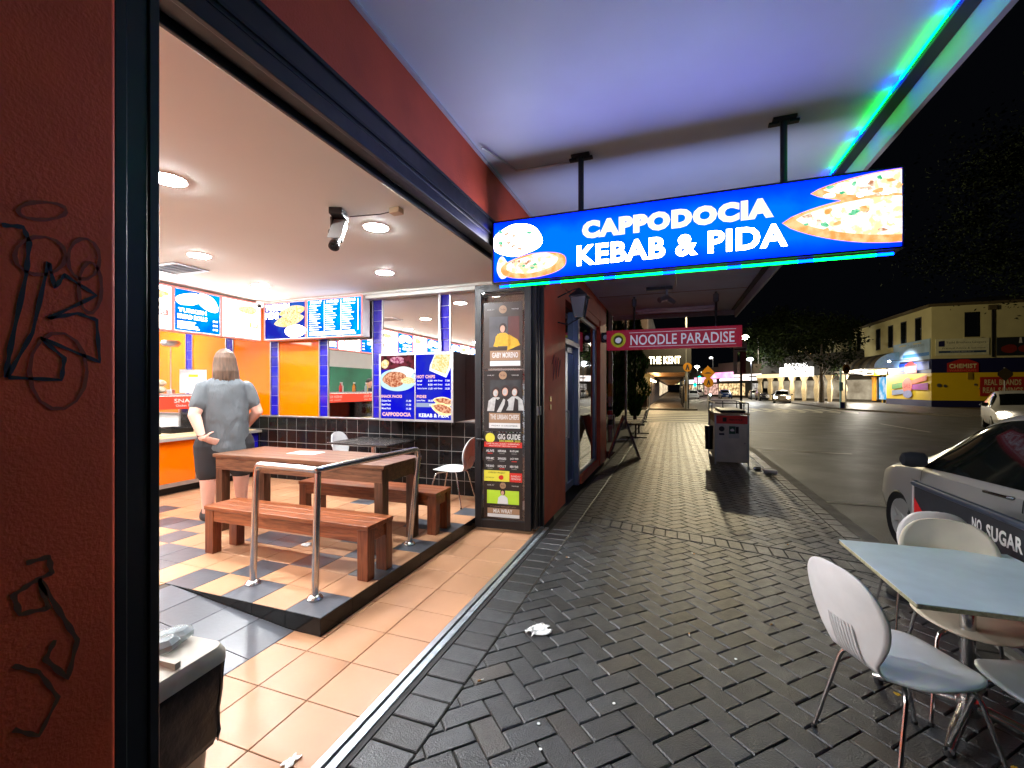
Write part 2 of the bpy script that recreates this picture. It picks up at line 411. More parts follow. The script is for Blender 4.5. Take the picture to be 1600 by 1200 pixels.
# threshold: folding door track and dark channel
th = thing('door_track', 'long metal floor track of the folding doors along the shop threshold', 'door track', (-1.41, 2, 0))
MB().box(-1.428, -1.392, -1.2, 4.9, -.05, .006).build('edge_strip', M_alu, th, world=True)
MB().box(-1.392, -1.374, -1.2, 4.9, -.05, -.01).build('groove', M_dark, th, world=True)
MB().box(-1.374, -1.335, -1.2, 4.9, -.05, .004).build('rail', mat('worn_rail', (.42, .47, .52, 1), .38, .7, var=.5, scale=14, bump=.3, bscale=60, rvar=.15), th, world=True)
MB().box(-1.335, -1.303, -1.2, 4.9, -.05, -.004).build('edging', M_dark, th, world=True)

# ================================================================== KEBAB SHOP SHELL
M_ceil = mat('ceiling_paint', (.80, .88, .85, 1), .75, var=.02, scale=2)
M_wallw = mat('white_wall_paint', (.86, .86, .85, 1), .6, var=.04)
sh = thing('kebab_shop', 'orange fronted kebab takeaway shop open to the footpath behind black folding doors', 'shop', (-5.5, 2.4, 0))
def P_(name, mb, m, par=None, **k): return mb.build(name, m, par or sh, world=True, **k)
structure(MB().box(-9.75, -1.42, -3.4, 5.62, 3.0, 3.1).build('ceiling', M_ceil))
P_('cornice', MB().box(-9.6, -1.56, 5.36, 5.5, 2.915, 2.9995).box(-9.6, -1.56, 5.33, 5.3602, 2.965, 2.9993), M_ceil, bevel=.01)
P_('rear_wall', MB().box(-9.75, -9.6, -3.4, 5.62, 0, 3.0), M_wallw)
P_('left_wall', MB().box(-9.6, -1.61, -3.4, -3.27, 0, 3.0), M_wallw)
# side wall (Y = 5.5): black tiled dado, blue tile columns, orange glass panels and mirrors between
sw = P_('side_wall', MB().box(-9.6, -1.45, 5.52, 5.62, 0, 3.0), M_wallw)
dd = MB(); x = -1.5
for k in range(28):
    z = .12
    for r in range(5): dd.box(x - .1938, x, 5.4965 + random.uniform(-.0010, .0010), 5.5199, z + .001, z + .1958); z += .202
    x -= .2
dado = P_('tiled_dado', dd, M_gloss, sw)
P_('dado_grout', MB().box(-7.1, -1.5, 5.4995, 5.5195, .12, 1.135), mat('pale_grout', (.3, .29, .28, 1), .8), sw)
P_('dado_cap', MB().box(-9.6, -1.5, 5.475, 5.53, 1.135, 1.155), M_alu, sw, bevel=.004)
M_blue = mat('cobalt_tile', rgb(28, 22, 150), .12, var=.15, island=.25, spec=.7)
M_groutw = mat('white_grout', (.55, .55, .6, 1), .7)
M_opanel = mat('orange_back_painted_glass', rgb(232, 108, 0), .08, var=.04, scale=1.5, spec=.8)
M_mirror = mat('mirror_silver', (.86, .88, .87, 1), .01, 1.0, var=0.0)
colx = [-3.005, -4.13, -5.14, -6.16, -7.19, -8.2, -9.2]
for cx in colx:
    c = P_('tile_column', MB().box(cx - .078, cx + .078, 5.508, 5.5195, 1.156, 2.914), M_groutw, sw)
    t = MB(); z = 1.158
    while z < 2.9: t.box(cx - .075, cx + .075, 5.4975, 5.5079, z + .003, min(z + .157, 2.913)); z += .16
    P_('blue_tile_face', t, M_blue, c, bevel=.002)
    P_('edge_trim', MB().box(cx - .094, cx - .079, 5.488, 5.5195, 1.156, 2.914).box(cx + .079, cx + .094, 5.488, 5.5195, 1.156, 2.914), M_alu, c)
edges = [-1.56] + colx
for k in range(len(edges) - 1):
    x1 = edges[k] - (.096 if k else 0); x0 = edges[k + 1] + .096
    kind = 'mirror_panel' if k < 3 else 'orange_panel'
    P_(kind, MB().box(x0, x1, 5.503, 5.519, 1.156, 2.914), M_mirror if k < 3 else M_opanel, sw)
cb = MB().tube([(-3.06, 5.47, 2.95), (-3.07, 5.46, 2.6), (-3.05, 5.47, 2.2), (-3.06, 5.46, 1.9)], .014, 8)
tag(cb.build('cable', M_groutw), 'grey cable running down the blue tiled column beside the mirrors', 'cable')
# frontage
P_('door_header', MB().box(-1.56, -1.4, -.75, 5.0, 2.84, 2.99).box(-1.53, -1.44, -.75, 5.0, 2.80, 2.8395).box(-1.56, -1.54, -.75, 5.0, 2.77, 2.8395).box(-1.425, -1.4, -.75, 5.0, 2.77, 2.8395), M_black, bevel=.004)
P_('header_flashing', MB().box(-1.4, -1.392, -.75, 5.0, 2.86, 2.875).box(-1.4, -1.39, -.75, 5.0, 2.975, 2.992), M_dark)
P_('orange_fascia', MB().box(-1.56, -1.41, -3, 10.08, 2.995, 3.41), M_orangewall)
P_('front_wall', MB().box(-1.6, -1.385, -3, .742, 0, 2.992), mat('red_orange_render', rgb(242, 88, 44), .7, var=.22, scale=3, bump=.22, bscale=110), bevel=.012)
P_('door_post', MB().box(-1.5, -1.40, .745, .775, 0, 2.768).box(-1.5, -1.41, .775, .83, 0, 2.768).box(-1.52, -1.402, .83, .857, 0, 2.768), M_black, bevel=.003)
fd_side = P_('door_jamb', MB().box(-1.54, -1.405, 4.905, 4.965, 0, 2.768), M_black, bevel=.003)
# graffiti on the near wall: thin marker strokes
M_ink = mat('marker_ink', (.02, .014, .02, 1), .6); M_ink2 = mat('faded_ink', rgb(158, 62, 38), .7); M_ink3 = mat('green_grey_ink', rgb(104, 58, 34), .7)
def stroke(name, pts, w, m, n=14):
    """marker line on the wall plane X = -1.385, points in (Y, Z)"""
    q = []
    for i in range(len(pts) - 1):
        for k in range(n): u = k / n; q.append((pts[i][0] * (1 - u) + pts[i + 1][0] * u, pts[i][1] * (1 - u) + pts[i + 1][1] * u))
    q.append(pts[-1]); b = MB(); vs = []; 
    for i, p in enumerate(q):
        a = q[max(i - 1, 0)]; c = q[min(i + 1, len(q) - 1)]; dx, dz = c[0] - a[0], c[1] - a[1]; L = sqrt(dx * dx + dz * dz) + 1e-9
        ww = w * (1 + .25 * sin(i * .7)); vs += [(-1.3825, p[0] - dz / L * ww, p[1] + dx / L * ww), (-1.3825, p[0] + dz / L * ww, p[1] - dx / L * ww)]
    b.add(vs, [(2 * i, 2 * i + 1, 2 * i + 3, 2 * i + 2) for i in range(len(q) - 1)])
    return b
def wy(px): t = (px - 800) / 690; return -1.385 / (-sin(radians(20)) + t * cos(radians(20))) * (cos(radians(20)) + t * sin(radians(20)))
def wz(px, py): t = (px - 800) / 690; return 1.6 - (py - 607) / 690 * (-1.385 / (-sin(radians(20)) + t * cos(radians(20))))
def gpts(L): return [(wy(a), wz(a, b)) for a, b in L]
gf = thing('graffiti', 'black angular graffiti tag scrawled on the orange wall left of the post', 'graffiti', (-1.385, .6, 1.6))
stroke('tag', gpts([(2, 352), (35, 355), (45, 378), (40, 430), (15, 545), (8, 590)]), .0042, M_ink).build('long_stroke', M_ink, gf, world=True)
stroke('tag', gpts([(10, 590), (50, 520), (75, 410), (85, 450), (100, 430), (150, 462), (75, 498), (120, 490), (150, 500), (155, 566), (62, 528), (100, 560), (95, 594), (12, 590)]), .0038, M_ink).build('jagged_stroke', M_ink, gf, world=True)
def circ(cx, cy, rx, ry, n=14): return [(cx + rx * cos(2 * pi * k / n), cy + ry * sin(2 * pi * k / n)) for k in range(n + 1)]
gg = thing('graffiti', 'faded round bubble graffiti behind the black tag', 'graffiti', (-1.3855, .6, 1.6))
for k, c in enumerate([(130, 405, 25, 32), (62, 400, 40, 30), (90, 580, 45, 60), (65, 330, 38, 14), (140, 450, 18, 40)]):
    stroke('g', gpts(circ(*c)), .0035, M_ink2, 3).build('ring_stroke', M_ink2, gg, world=True)
g3 = thing('graffiti', 'dull looping graffiti scrawl low on the orange wall', 'graffiti', (-1.3855, .6, .9))
stroke('g', gpts([(40, 880), (75, 870), (80, 895), (50, 910), (20, 930), (30, 960), (75, 950), (60, 905), (95, 960), (120, 1000), (105, 1060), (70, 1030), (85, 1000)]), .005, M_ink3).build('loop_stroke', M_ink3, g3, world=True)
stroke('g', gpts([(20, 1040), (60, 1050), (90, 1090), (60, 1150), (20, 1140)]), .004, M_ink3).build('curl_stroke', M_ink3, g3, world=True)

# ================================================================== AWNING
M_soffit = mat('soffit_paint', (.62, .74, .84, 1), .55, var=.1, scale=1.2, bump=.05, bscale=4)
aw = thing('awning', 'wide flat suspended street awning with pale soffit over the footpath', 'awning', (0, 4, 3.41))
P_('soffit', MB().box(-1.409, 1.34, -3, 11.3, 3.412, 3.45), M_soffit, aw)
P_('wall_bead', MB().box(-1.408, -1.385, -3, 11.28, 3.395, 3.4118), mat('white_bead', (.55, .55, .6, 1), .5), aw)
P_('fascia', MB().box(1.34, 1.37, -3, 11.3, 3.235, 3.75), mat('fascia_paint', (.42, .43, .46, 1), .5, var=.12, scale=3), aw)
P_('shade_strip', MB().box(1.262, 1.338, -3, 11.2, 3.385, 3.4115), mat('shade_dark', (.03, .03, .04, 1), .6), aw)  # dark strip painted in for the shade beside the neon tube's mount
P_('end_beam', MB().box(-1.40, 1.36, 11.3, 11.36, 3.30, 3.7), mat('end_beam_paint', (.25, .22, .2, 1), .6), aw)
P_('conduit', MB().tube([(-.71, 3.45, 3.39), (-1.2, 3.42, 3.385), (-1.33, 3.0, 3.385)], .009, 8), M_alu, aw)
P_('joint_strip', MB().box(-1.38, 1.25, 8.85, 8.88, 3.404, 3.4118), mat('joint', (.3, .28, .28, 1), .6), aw)

# LED tubes, alternating green and blue segments, really giving off light
E_g = emat('led_green', (.0, 1.0, .08, 1), 11.0); E_b = emat('led_blue', (.0, .03, 1.0, 1), 22.0); E_t = emat('led_teal', (.0, .75, .8, 1), 14.0)
def led(label, p0, p1, n, loc, r=.009, pat=None):
    t = thing('led_tube', label, 'LED tube', loc); p0 = Vector(p0); p1 = Vector(p1)
    cum = 0; tot = sum(pat[k % len(pat)][1] for k in range(n))
    for k in range(n):
        e, L = pat[k % len(pat)]; a = p0.lerp(p1, cum / tot); cum += L; b = p0.lerp(p1, cum / tot)
        P_('lit_segment', MB().tube([a, b], r, 8), e, t)
    return t
led('bright green and blue neon tube along the outer edge of the awning soffit', (1.235, -.8, 3.385), (1.235, 4.45, 3.385), 18, (1.235, 2, 3.385), r=.007, pat=[(E_g, .42), (E_b, .12)])
led('green and blue neon tube under the blue illuminated kebab sign', (-1.32, 3.34, 2.425), (1.27, 3.34, 2.425), 13, (0, 3.34, 2.425), pat=[(E_b, .08), (E_g, .3)])

# ================================================================== MAIN LIGHTBOX SIGN
SB = 2.2
E_sb = emat('sign_blue', (.0, .008, 1.0, 1), 5.0, (.0, .035, 1.0, 1), 3.2, lo=.35, hi=.65)
def _tubes(m):
    """the tubes behind the print: brighter along the middle of the box than at its edges"""
    nt = m.node_tree; e = [n for n in nt.nodes if n.type == 'EMISSION'][0]; mx = [n for n in nt.nodes if n.type == 'MIX'][0]
    tc = nd(nt, 'ShaderNodeTexCoord'); sp = nd(nt, 'ShaderNodeSeparateXYZ'); nt.links.new(tc.outputs['Object'], sp.inputs[0])
    a = nd(nt, 'ShaderNodeMath', operation='SUBTRACT'); a.inputs[1].default_value = .25; nt.links.new(sp.outputs[2], a.inputs[0])
    b = nd(nt, 'ShaderNodeMath', operation='ABSOLUTE'); nt.links.new(a.outputs[0], b.inputs[0])
    r = nd(nt, 'ShaderNodeMapRange'); r.interpolation_type = 'SMOOTHSTEP'; r.inputs[1].default_value = .26; r.inputs[2].default_value = .06; nt.links.new(b.outputs[0], r.inputs[0])
    old = mx.inputs[0].links[0].from_socket; q = nd(nt, 'ShaderNodeMath', operation='MULTIPLY'); nt.links.new(old, q.inputs[0]); nt.links.new(r.outputs[0], q.inputs[1])
    q2 = nd(nt, 'ShaderNodeMath', operation='MULTIPLY_ADD'); q2.inputs[1].default_value = .6; nt.links.new(r.outputs[0], q2.inputs[0]); nt.links.new(q.outputs[0], q2.inputs[2]); q2.use_clamp = True
    nt.links.new(q2.outputs[0], mx.inputs[0])
_tubes(E_sb)
E_sw = emat('sign_white', (1, .98, 1, 1), 11.0); E_sy = emat('sign_cream', (1, .9, .58, 1), 1.35)
E_pide = emat('sign_pide', (1.0, .6, .3, 1), 1.5, (1, .93, .8, 1), 26, lo=.40, hi=.52)
E_crust = emat('sign_crust', (1, .36, .1, 1), 1.1, (1, .6, .28, 1), 18); E_leaf = emat('sign_herb', (.05, .5, .2, 1), 1.0, (.3, .8, .5, 1), 60)
E_meat = emat('sign_meat', (.55, .22, .12, 1), 1.0, (1, .8, .6, 1), 45)
sg = thing('illuminated_sign', 'long blue lightbox sign reading CAPPODOCIA KEBAB & PIDA hanging across the footpath', 'sign', (-.03, 3.33, 2.45))
XL, XR = -1.35, 1.35
MB().box(XL, XR, .0, .16, 0, .5).build('cabinet', M_black, sg, bevel=.004)
rect('front_panel', XL + .015, XR - .015, .012, .488, E_sb, sg, y=-.002)
MB().box(XL + .015, XR - .015, .162, .164, .012, .488).build('back_panel', emat('sign_back', (.35, .42, 1, 1), 4.5, (1, .85, .7, 1), 2.0, lo=.5, hi=.62), sg)
fr = MB().box(XL, XR, -.012, 0, 0, .012).box(XL, XR, -.012, 0, .488, .5).box(XL, XL + .012, -.012, 0, .012, .488).box(XR - .012, XR, -.012, 0, .012, .488)
fr.build('frame', M_black, sg)
lettering('lettering', 'CAPPODOCIA', .02, .345, 1.27, .135, E_sy, sg, y=-.006, bold=.075)
lettering('lettering', 'KEBAB & PIDA', .04, .155, 1.39, .155, E_sw, sg, y=-.006, bold=.035)
CL = (XL + .016, XR - .016, .014, .486)
for i, (a, b, L, H, r) in enumerate([(1.36, .385, 1.0, .20, -.03), (1.27, .19, 1.14, .30, -.07)]):
    c = flat('pide_picture', leafshape(a, b, L, H, r, clip=CL), E_crust, sg, y=-.006 - i * .004)
    flat('topping', leafshape(a + .02, b + .015, L * .9, H * .78, r, clip=CL), E_pide, c, y=-.008 - i * .004)
    for k in range(16):
        u = random.uniform(-.42, .04); v = random.uniform(-.32, .3) * sin(pi * (u + .5)) ** .7
        flat('herb', blob(min(a + u * L, 1.32), min(b + v * H - u * L * r * -1, .47), random.uniform(.012, .03), random.uniform(.008, .018), 10, .35, k), [E_leaf, E_meat, E_crust, E_sw][k % 4], c, y=-.0105 - i * .004 - k * .0001, t=.001)
c = flat('kebab_picture', [(max(p[0], -1.334), p[1]) for p in blob(-1.14, .33, .2, .135, 40, .1, 3)], E_sw, sg, y=-.006)
for k in range(9): flat('filling', blob(-1.14 + random.uniform(-.14, .14), .33 + random.uniform(-.08, .09), .022, .014, 10, .3, k + 30), E_meat if k % 3 else E_leaf, c, y=-.0085, t=.001)
c2 = flat('wrap_picture', blob(-1.0, .115, .28, .095, 40, .05, 5, .08), E_crust, sg, y=-.010)
flat('wrap_filling', blob(-1.01, .13, .23, .065, 40, .12, 6, .08), E_pide, c2, y=-.012)
for k in range(9): flat('filling', blob(-1.01 + random.uniform(-.18, .18), .13 + random.uniform(-.035, .035), .02, .012, 10, .3, k + 60), E_meat if k % 3 else E_leaf, c2, y=-.0145, t=.001)
flat('bread_picture', blob(-1.26, .12, .05, .09, 30, .1, 9), E_pide, sg, y=-.005)
for x in (-.67, .70):
    h = thing('sign_hanger', 'black steel hanger post of the blue kebab sign, ' + ('the one nearer the shop wall' if x < 0 else 'the one nearer the road'), 'hanger', (x, 3.41, 2.95), group='hangers of the blue kebab sign')
    MB().cyl((0, 0, .0), (0, 0, .455), .022, n=12).build('post', M_black, h)
    MB().box(-.07, .07, -.05, .05, .44, .455).box(-.09, -.03, -.02, .02, .425, .44).box(.03, .09, -.02, .02, .425, .44).build('bracket', M_black, h)
# ================================================================== DOWNLIGHTS
E_dl = emat('downlight_glow', (.95, .98, 1.0, 1), 610.0); E_dk2 = emat('kitchen_downlight_glow', (1.0, .98, .95, 1), 900.0)
M_ring = mat('downlight_ring', (.75, .73, .7, 1), .4)
DL = [(-3.17, 1.99, 'round ceiling downlight nearest the black door post'), (-2.42, 3.2, 'round ceiling downlight right beside the security camera'),
      (-3.27, 4.49, 'round ceiling downlight above the mirrors, to the right of the TURKISH PIDE board'), (-4.68, 3.24, 'round ceiling downlight in front of the blue menu board'),
      (-5.26, 4.47, 'round ceiling downlight over the corner of the two menu board rows'), (-5.9, 2.0, 'round ceiling downlight seen only in the mirrors, over the counter'),
      (-4.3, .6, 'round ceiling downlight deep in the mirrored room by the left wall'), (-8.3, 3.2, 'round ceiling downlight above the kitchen floor behind the display cabinet'), (-8.3, .8, 'round ceiling downlight above the far kitchen bench'), (-8.3, -1.6, 'extra round downlight added to brighten the far dark end of the kitchen'), (-5.6, -1.2, 'extra round downlight added for more light by the drinks fridge'), (-8.4, 4.6, 'extra round downlight added to brighten the kitchen corner by the orange panels')]  # the last lamps are extra, added to brighten the mirrored kitchen
for x, y, lb in DL:
    t = thing('downlight', lb, 'downlight', (x, y, 3.0), group='round downlights in the shop ceiling')
    MB().lathe((0, 0, 0), [(.1, -.001), (.118, -.001), (.115, -.006), (.102, -.007), (.1, -.004)]).build('ring', M_ring, t)
    MB().lathe((0, 0, 0), [(.0005, -.002), (.1, -.002), (.099, -.007), (.07, -.013), (.0005, -.016)], 24).build('diffuser', E_dk2 if x < -8 else E_dl, t)
v = thing('ceiling_vent', 'small grey ceiling air vent over the counter', 'vent', (-5.45, 3.5, 3.0), group=None)
MB().box(-.28, .28, -.2, -.17, -.015, -.001).box(-.28, .28, .17, .2, -.015, -.001).box(-.28, -.25, -.17, .17, -.015, -.001).box(.25, .28, -.17, .17, -.015, -.001).build('frame', M_alu, v)
sl = MB()
for k in range(7): sl.obox(T(0, -.14 + k * .047, -.009) @ Matrix.Rotation(.6, 4, 'X'), .25, .02, .0015)
sl.build('louvre', M_alu, v)
# ---- security camera
sc_ = thing('security_camera', 'black bullet security camera on a bracket hanging from the shop ceiling', 'camera', (-2.5, 2.85, 3.0), rotz=radians(25))
MB().box(-.05, .05, -.13, .07, -.05, -.001).build('mount_box', M_black, sc_, bevel=.004)
MB().box(-.06, -.045, -.06, 0, -.2, -.05).cyl((-.075, -.03, -.17), (-.035, -.03, -.17), .03).build('bracket', mat('bracket_bronze', (.1, .08, .07, 1), .35, .6), sc_, bevel=.002)
Mc = T(.0, -.03, -.15) @ Matrix.Rotation(radians(52), 4, 'X')
b = MB(); b.obox(Mc, .04, .12, .035); b.build('housing', mat('camera_grey', (.2, .19, .19, 1), .3, .4), sc_, bevel=.006)
b = MB(); b.tube([Mc @ Vector((0, -.115, -.0)), Mc @ Vector((0, -.2, 0))], .036, 20); lens = b.build('lens_barrel', M_chrome, sc_, smooth=1)
b = MB(); b.tube([Mc @ Vector((0, -.18, -.0)), Mc @ Vector((0, -.215, 0))], .041, 20); b.build('lens_hood', M_black, lens, smooth=1)
b = MB(); b.tube([Mc @ Vector((0, -.2155, -.0)), Mc @ Vector((0, -.217, 0))], .028, 20); b.build('glass', M_gloss, lens)
b = MB(); b.obox(Mc @ T(0, -.02, .042), .05, .14, .004); b.build('sun_shield', mat('shield_pale', (.55, .58, .58, 1), .4), sc_, bevel=.002)
jb = thing('junction_box', 'small cream junction box on the ceiling feeding the security camera', 'junction box', (-2.02, 2.92, 3.0))
MB().box(-.045, .045, -.035, .035, -.045, -.001).build('box', mat('cream_plastic', (.6, .52, .35, 1), .5), jb, bevel=.005)
MB().tube([(-.045, 0, -.02), (-.14, -.02, -.035), (-.27, -.03, -.03), (-.42, -.03, -.02)], .004, 6).build('cable', M_black, jb)
dm = thing('dome_camera', 'tiny white ceiling camera in the corner between the two rows of menu boards', 'camera', (-6.16, 5.22, 2.92))
MB().lathe((0, 0, 0), [(.001, .05), (.05, .05), (.055, 0), (.045, -.03), (.001, -.045)]).build('housing', M_white, dm, smooth=1)
MB().sphere((.02, -.03, -.02), .032).build('lens', M_gloss, dm, smooth=1)

# ================================================================== MENU BOARDS
E_mw = emat('menu_cream', (1, .84, .72, 1), 13.0); E_mw2 = emat('menu_white', (1, .98, .95, 1), 5.0)
E_mb = emat('menu_blue', (.0, .10, .62, 1), 1.6, (.0, .34, .75, 1), 2.2, lo=.4, hi=.62)
E_mb2 = emat('menu_navy', (.015, .02, .42, 1), 1.0, (.03, .14, .62, 1), 2.0, lo=.42, hi=.6)
E_mr = emat('menu_red', (1, .22, .2, 1), 1.8); E_mo = emat('menu_orange', (1, .55, .2, 1), 1.6)
E_mc = emat('menu_cyan', (.0, .55, .75, 1), 1.3); E_mp = emat('menu_pide', (1, .62, .22, 1), 1.3, (1, .85, .5, 1), 40, lo=.45, hi=.55)
E_mbr = emat('menu_brown', (.5, .2, .06, 1), 1.0, (.9, .5, .2, 1), 60)
M_casing = mat('casing_white', (.65, .6, .58, 1), .4)
def board(label, loc, rotz_, w, h, face, rim=None, group='backlit menu boards over the counter', d=.17):
    t = thing('menu_board', label, 'menu board', loc, rotz_, group)
    MB().box(-w / 2, w / 2, 0, d, 0, h).build('casing', M_casing, t, bevel=.003)
    rect('face', -w / 2 + .022, w / 2 - .022, .025, h - .025, face, t, y=-.001)
    r = rim or E_mr
    MB().box(-w / 2, w / 2, -.01, 0, 0, .012).box(-w / 2, w / 2, -.01, 0, h - .012, h).box(-w / 2, -w / 2 + .01, -.01, 0, .012, h - .012).box(w / 2 - .01, w / 2, -.01, 0, .012, h - .012).build('rim', r, t)
    return t
def lines(t, x, z, w, n, dz, m, h=.014, jit=.3, y=-.0035):
    b = MB()
    for k in range(n): b.box(x, x + w * (1 - random.uniform(0, jit)), y - .001, y, z - k * dz - h, z - k * dz)
    return b.build('text_lines', m, t)
BH = .60
# along the counter, facing the dining area (+X)
ycs = [4.965, 4.30, 3.63, 2.96, 2.29, 1.62, .95, .28, -.39, -1.06, -1.73, -2.4]
labs = ['pale backlit menu board next to the corner with the small dome camera', 'blue backlit menu board with two wraps and white lettering over the counter',
        'pale backlit menu board cut off by the black door post', 'blue burger menu board fourth from the corner, seen in the mirror', 'pale menu board fifth from the corner, seen in the mirror',
        'blue menu board sixth from the corner, seen in the mirror', 'pale menu board seventh from the corner, seen in the mirror', 'blue menu board eighth from the corner, seen in the mirror', 'pale menu board ninth from the corner', 'blue menu board tenth from the corner', 'pale menu board eleventh from the corner', 'blue menu board at the far end of the row']
for k, yc in enumerate(ycs):
    blue = k % 2 == 1
    t = board(labs[k], (-6.23, yc, 2.36), radians(90), .66, BH, E_mb if blue else E_mw)
    if blue:
        flat('wrap_picture', blob(-.13, .46, .17, .085, 30, .1, k, .2), E_mw2, t, y=-.004)
        flat('wrap_picture', blob(.13, .45, .17, .1, 30, .1, k + 9, -.4), E_mw2, t, y=-.007)
        lettering('heading', 'TURKISH', -.08, .30, .38, .055, E_mw2, t, y=-.004, bold=.04)
        lettering('heading', 'BREAD ROLLS', -.08, .215, .40, .06, E_mw2, t, y=-.004, bold=.04)
        lines(t, -.28, .15, .3, 4, .028, E_mw2)
        for q in range(3): lettering('price', '$%d.50' % (9 + q), .24, .2 - q * .06, .07, .028, E_mw2, t, y=-.004, bold=.02)
    else:
        lettering('heading', 'HOT CHICKEN' if k % 4 else 'KEBAB PLATES', 0, .33, .42, .045, E_mo, t, y=-.004, bold=.03)
        lines(t, -.25, .28, .36, 4, .032, E_mo, h=.01)
        flat('food_picture', blob(.1, .46, .18, .06, 30, .2, k), E_mp, t, y=-.004)
        flat('chicken_picture', blob(-.1, .1, .16, .05, 30, .2, k + 3), E_mw2, t, y=-.004)
        rect('price_patch', .12, .28, .19, .27, E_mr if k == 2 else E_mo, t, y=-.004)
        lettering('price', '$12', .2, .23, .09, .045, E_mw2, t, y=-.007, bold=.02)
# on the side wall, facing the footpath
t = board('backlit board with a TURKISH PIDE heading and golden pides on deep blue', (-5.73, 5.30, 2.36), 0, .86, .605, E_mb2)
lettering('heading', 'TURKISH', -.15, .515, .5, .1, E_mw, t, y=-.004, bold=.06)
lettering('heading', 'PIDE', -.265, .39, .27, .1, E_mw, t, y=-.004, bold=.06)
for i, (a, b, L, H, r) in enumerate([(.16, .44, .56, .17, .12), (.1, .30, .62, .19, .14)]):
    c = flat('pide_picture', leafshape(a, b, L, H, r, clip=(-.4, .405, .03, .57)), E_mp, t, y=-.007 - i * .006)
    for k in range(12): flat('olive', blob(a + random.uniform(-.2, .18), b + random.uniform(-.04, .04), .012, .008, 8, .3, k), E_mbr, c, y=-.0095 - i * .006, t=.001)
flat('pide_picture', blob(.22, .13, .2, .1, 30, .08, 4), E_mw, t, y=-.006)
t = board('backlit price board with three blue columns of white menu text', (-4.77, 5.30, 2.36), 0, 1.04, .605, E_mb)
for q in range(3):
    xx = -.46 + q * .31
    lettering('heading', ['MEAT', 'PIDES', 'SPECIALS'][q], xx + .13, .545, .22, .04, E_mw2, t, y=-.004, bold=.03)
    lines(t, xx, .50, .25, 12, .033, E_mw2, h=.009, jit=.5)
    rect('column_rule', xx + .285, xx + .29, .1, .56, E_mw2, t, y=-.004)
lines(t, -.46, .1, .9, 2, .035, E_mw2, h=.02, jit=.1)
# ---- lower light box on the mirror wall
t = thing('menu_light_box', 'low blue menu light box with HOT CHIPS prices and a plate of meat and rice', 'menu board', (-3.255, 5.14, 1.155))
w, h = 1.15, .925
MB().box(-w / 2, w / 2, 0, .36, 0, h).build('casing', mat('light_box_side', (.05, .05, .055, 1), .35, .5, var=.2), t, bevel=.003)
MB().box(-w / 2, w / 2, -.014, -.0005, 0, .03).box(-w / 2, w / 2, -.014, -.0005, h - .03, h).box(-w / 2, -w / 2 + .03, -.014, -.0005, .03, h - .03).box(w / 2 - .03, w / 2, -.014, -.0005, .03, h - .03).box(-.005, .012, -.014, -.0005, .03, h - .03).build('frame', M_alu, t)
E_lb = emat('light_box_blue', (.006, .006, .62, 1), 1.0, (.02, .03, .5, 1), 3); E_lw = emat('light_box_white', (.95, .95, 1, 1), 1.2); E_lp = emat('light_box_pink', (1, .55, .55, 1), 1.05)
E_rice = emat('light_box_rice', (.8, .88, .85, 1), 1.0, (1, 1, .95, 1), 80); E_mt = emat('light_box_meat', (.5, .12, .05, 1), .9, (.95, .5, .3, 1), 38, lo=.42, hi=.58)
E_plate = emat('light_box_plate', (.6, .85, .85, 1), 1.0); E_chip = emat('light_box_chips', (.95, .65, .2, 1), 1.0, (1, .92, .6, 1), 50, lo=.45, hi=.55); E_dk = emat('light_box_dark', (.06, .02, .02, 1), .8, (.25, .04, .06, 1), 14)
rect('left_face', -w / 2 + .03, -.006, .03, h - .03, E_lb, t, y=-.003); rect('right_face', .013, w / 2 - .03, .03, h - .03, E_lb, t, y=-.003)
rect('dark_table_picture', -.545, -.006, .70, .895, E_dk, t, y=-.006)
flat('salad_picture', blob(-.48, .78, .065, .06, 20, .1, 2), E_chip, t, y=-.009)
flat('onion_picture', blob(-.28, .83, .12, .045, 20, .15, 5), emat('light_box_purple', (.35, .03, .12, 1), 1.0, (.8, .4, .5, 1), 40), t, y=-.009)
cl = lambda P: [(min(max(a, -.544), -.007), min(b, .894)) for a, b in P]
pl = flat('plate_picture', cl(blob(-.275, .56, .30, .155, 50, .02, 1)), E_plate, t, y=-.011)
flat('rice_picture', cl(blob(-.2, .65, .19, .09, 40, .1, 2)), E_rice, pl, y=-.0135)
flat('meat_picture', blob(-.32, .57, .17, .115, 50, .14, 8), E_mt, pl, y=-.016)
flat('chips_picture', cl(blob(-.1, .55, .1, .05, 30, .2, 3)), E_chip, pl, y=-.0175)
lettering('heading', 'SNACK PACKS', -.375, .335, .34, .04, E_lp, t, y=-.006, bold=.05)
for q, (a, b) in enumerate((('Chicken Pack', '11.50'), ('Beef Pack', '11.50'), ('Mixed Pack', '11.50'))):
    lettering('menu_line', a, -.46, .275 - q * .053, .15 + .01 * (q == 0), .026, E_lw, t, y=-.006, bold=.02); lettering('price', b, -.1, .275 - q * .053, .075, .026, E_lw, t, y=-.006, bold=.02)
lettering('shop_name', 'CAPPODOCIA', -.295, .09, .46, .055, E_lp, t, y=-.006, bold=.06)
lettering('shop_name', 'KEBAB & PIDA', .285, .085, .45, .05, E_lw, t, y=-.006, bold=.03)
flat('chips_box', [(.22, .68), (.47, .585), (.54, .72), (.54, .893), (.3, .893), (.23, .75)], E_lw, t, y=-.006)
flat('chips_picture', [(.25, .71), (.46, .63), (.51, .72), (.53, .89), (.31, .89), (.26, .76)], E_chip, t, y=-.009)
lettering('heading', 'HOT CHIPS', .165, .60, .28, .045, E_lp, t, y=-.006, bold=.05)
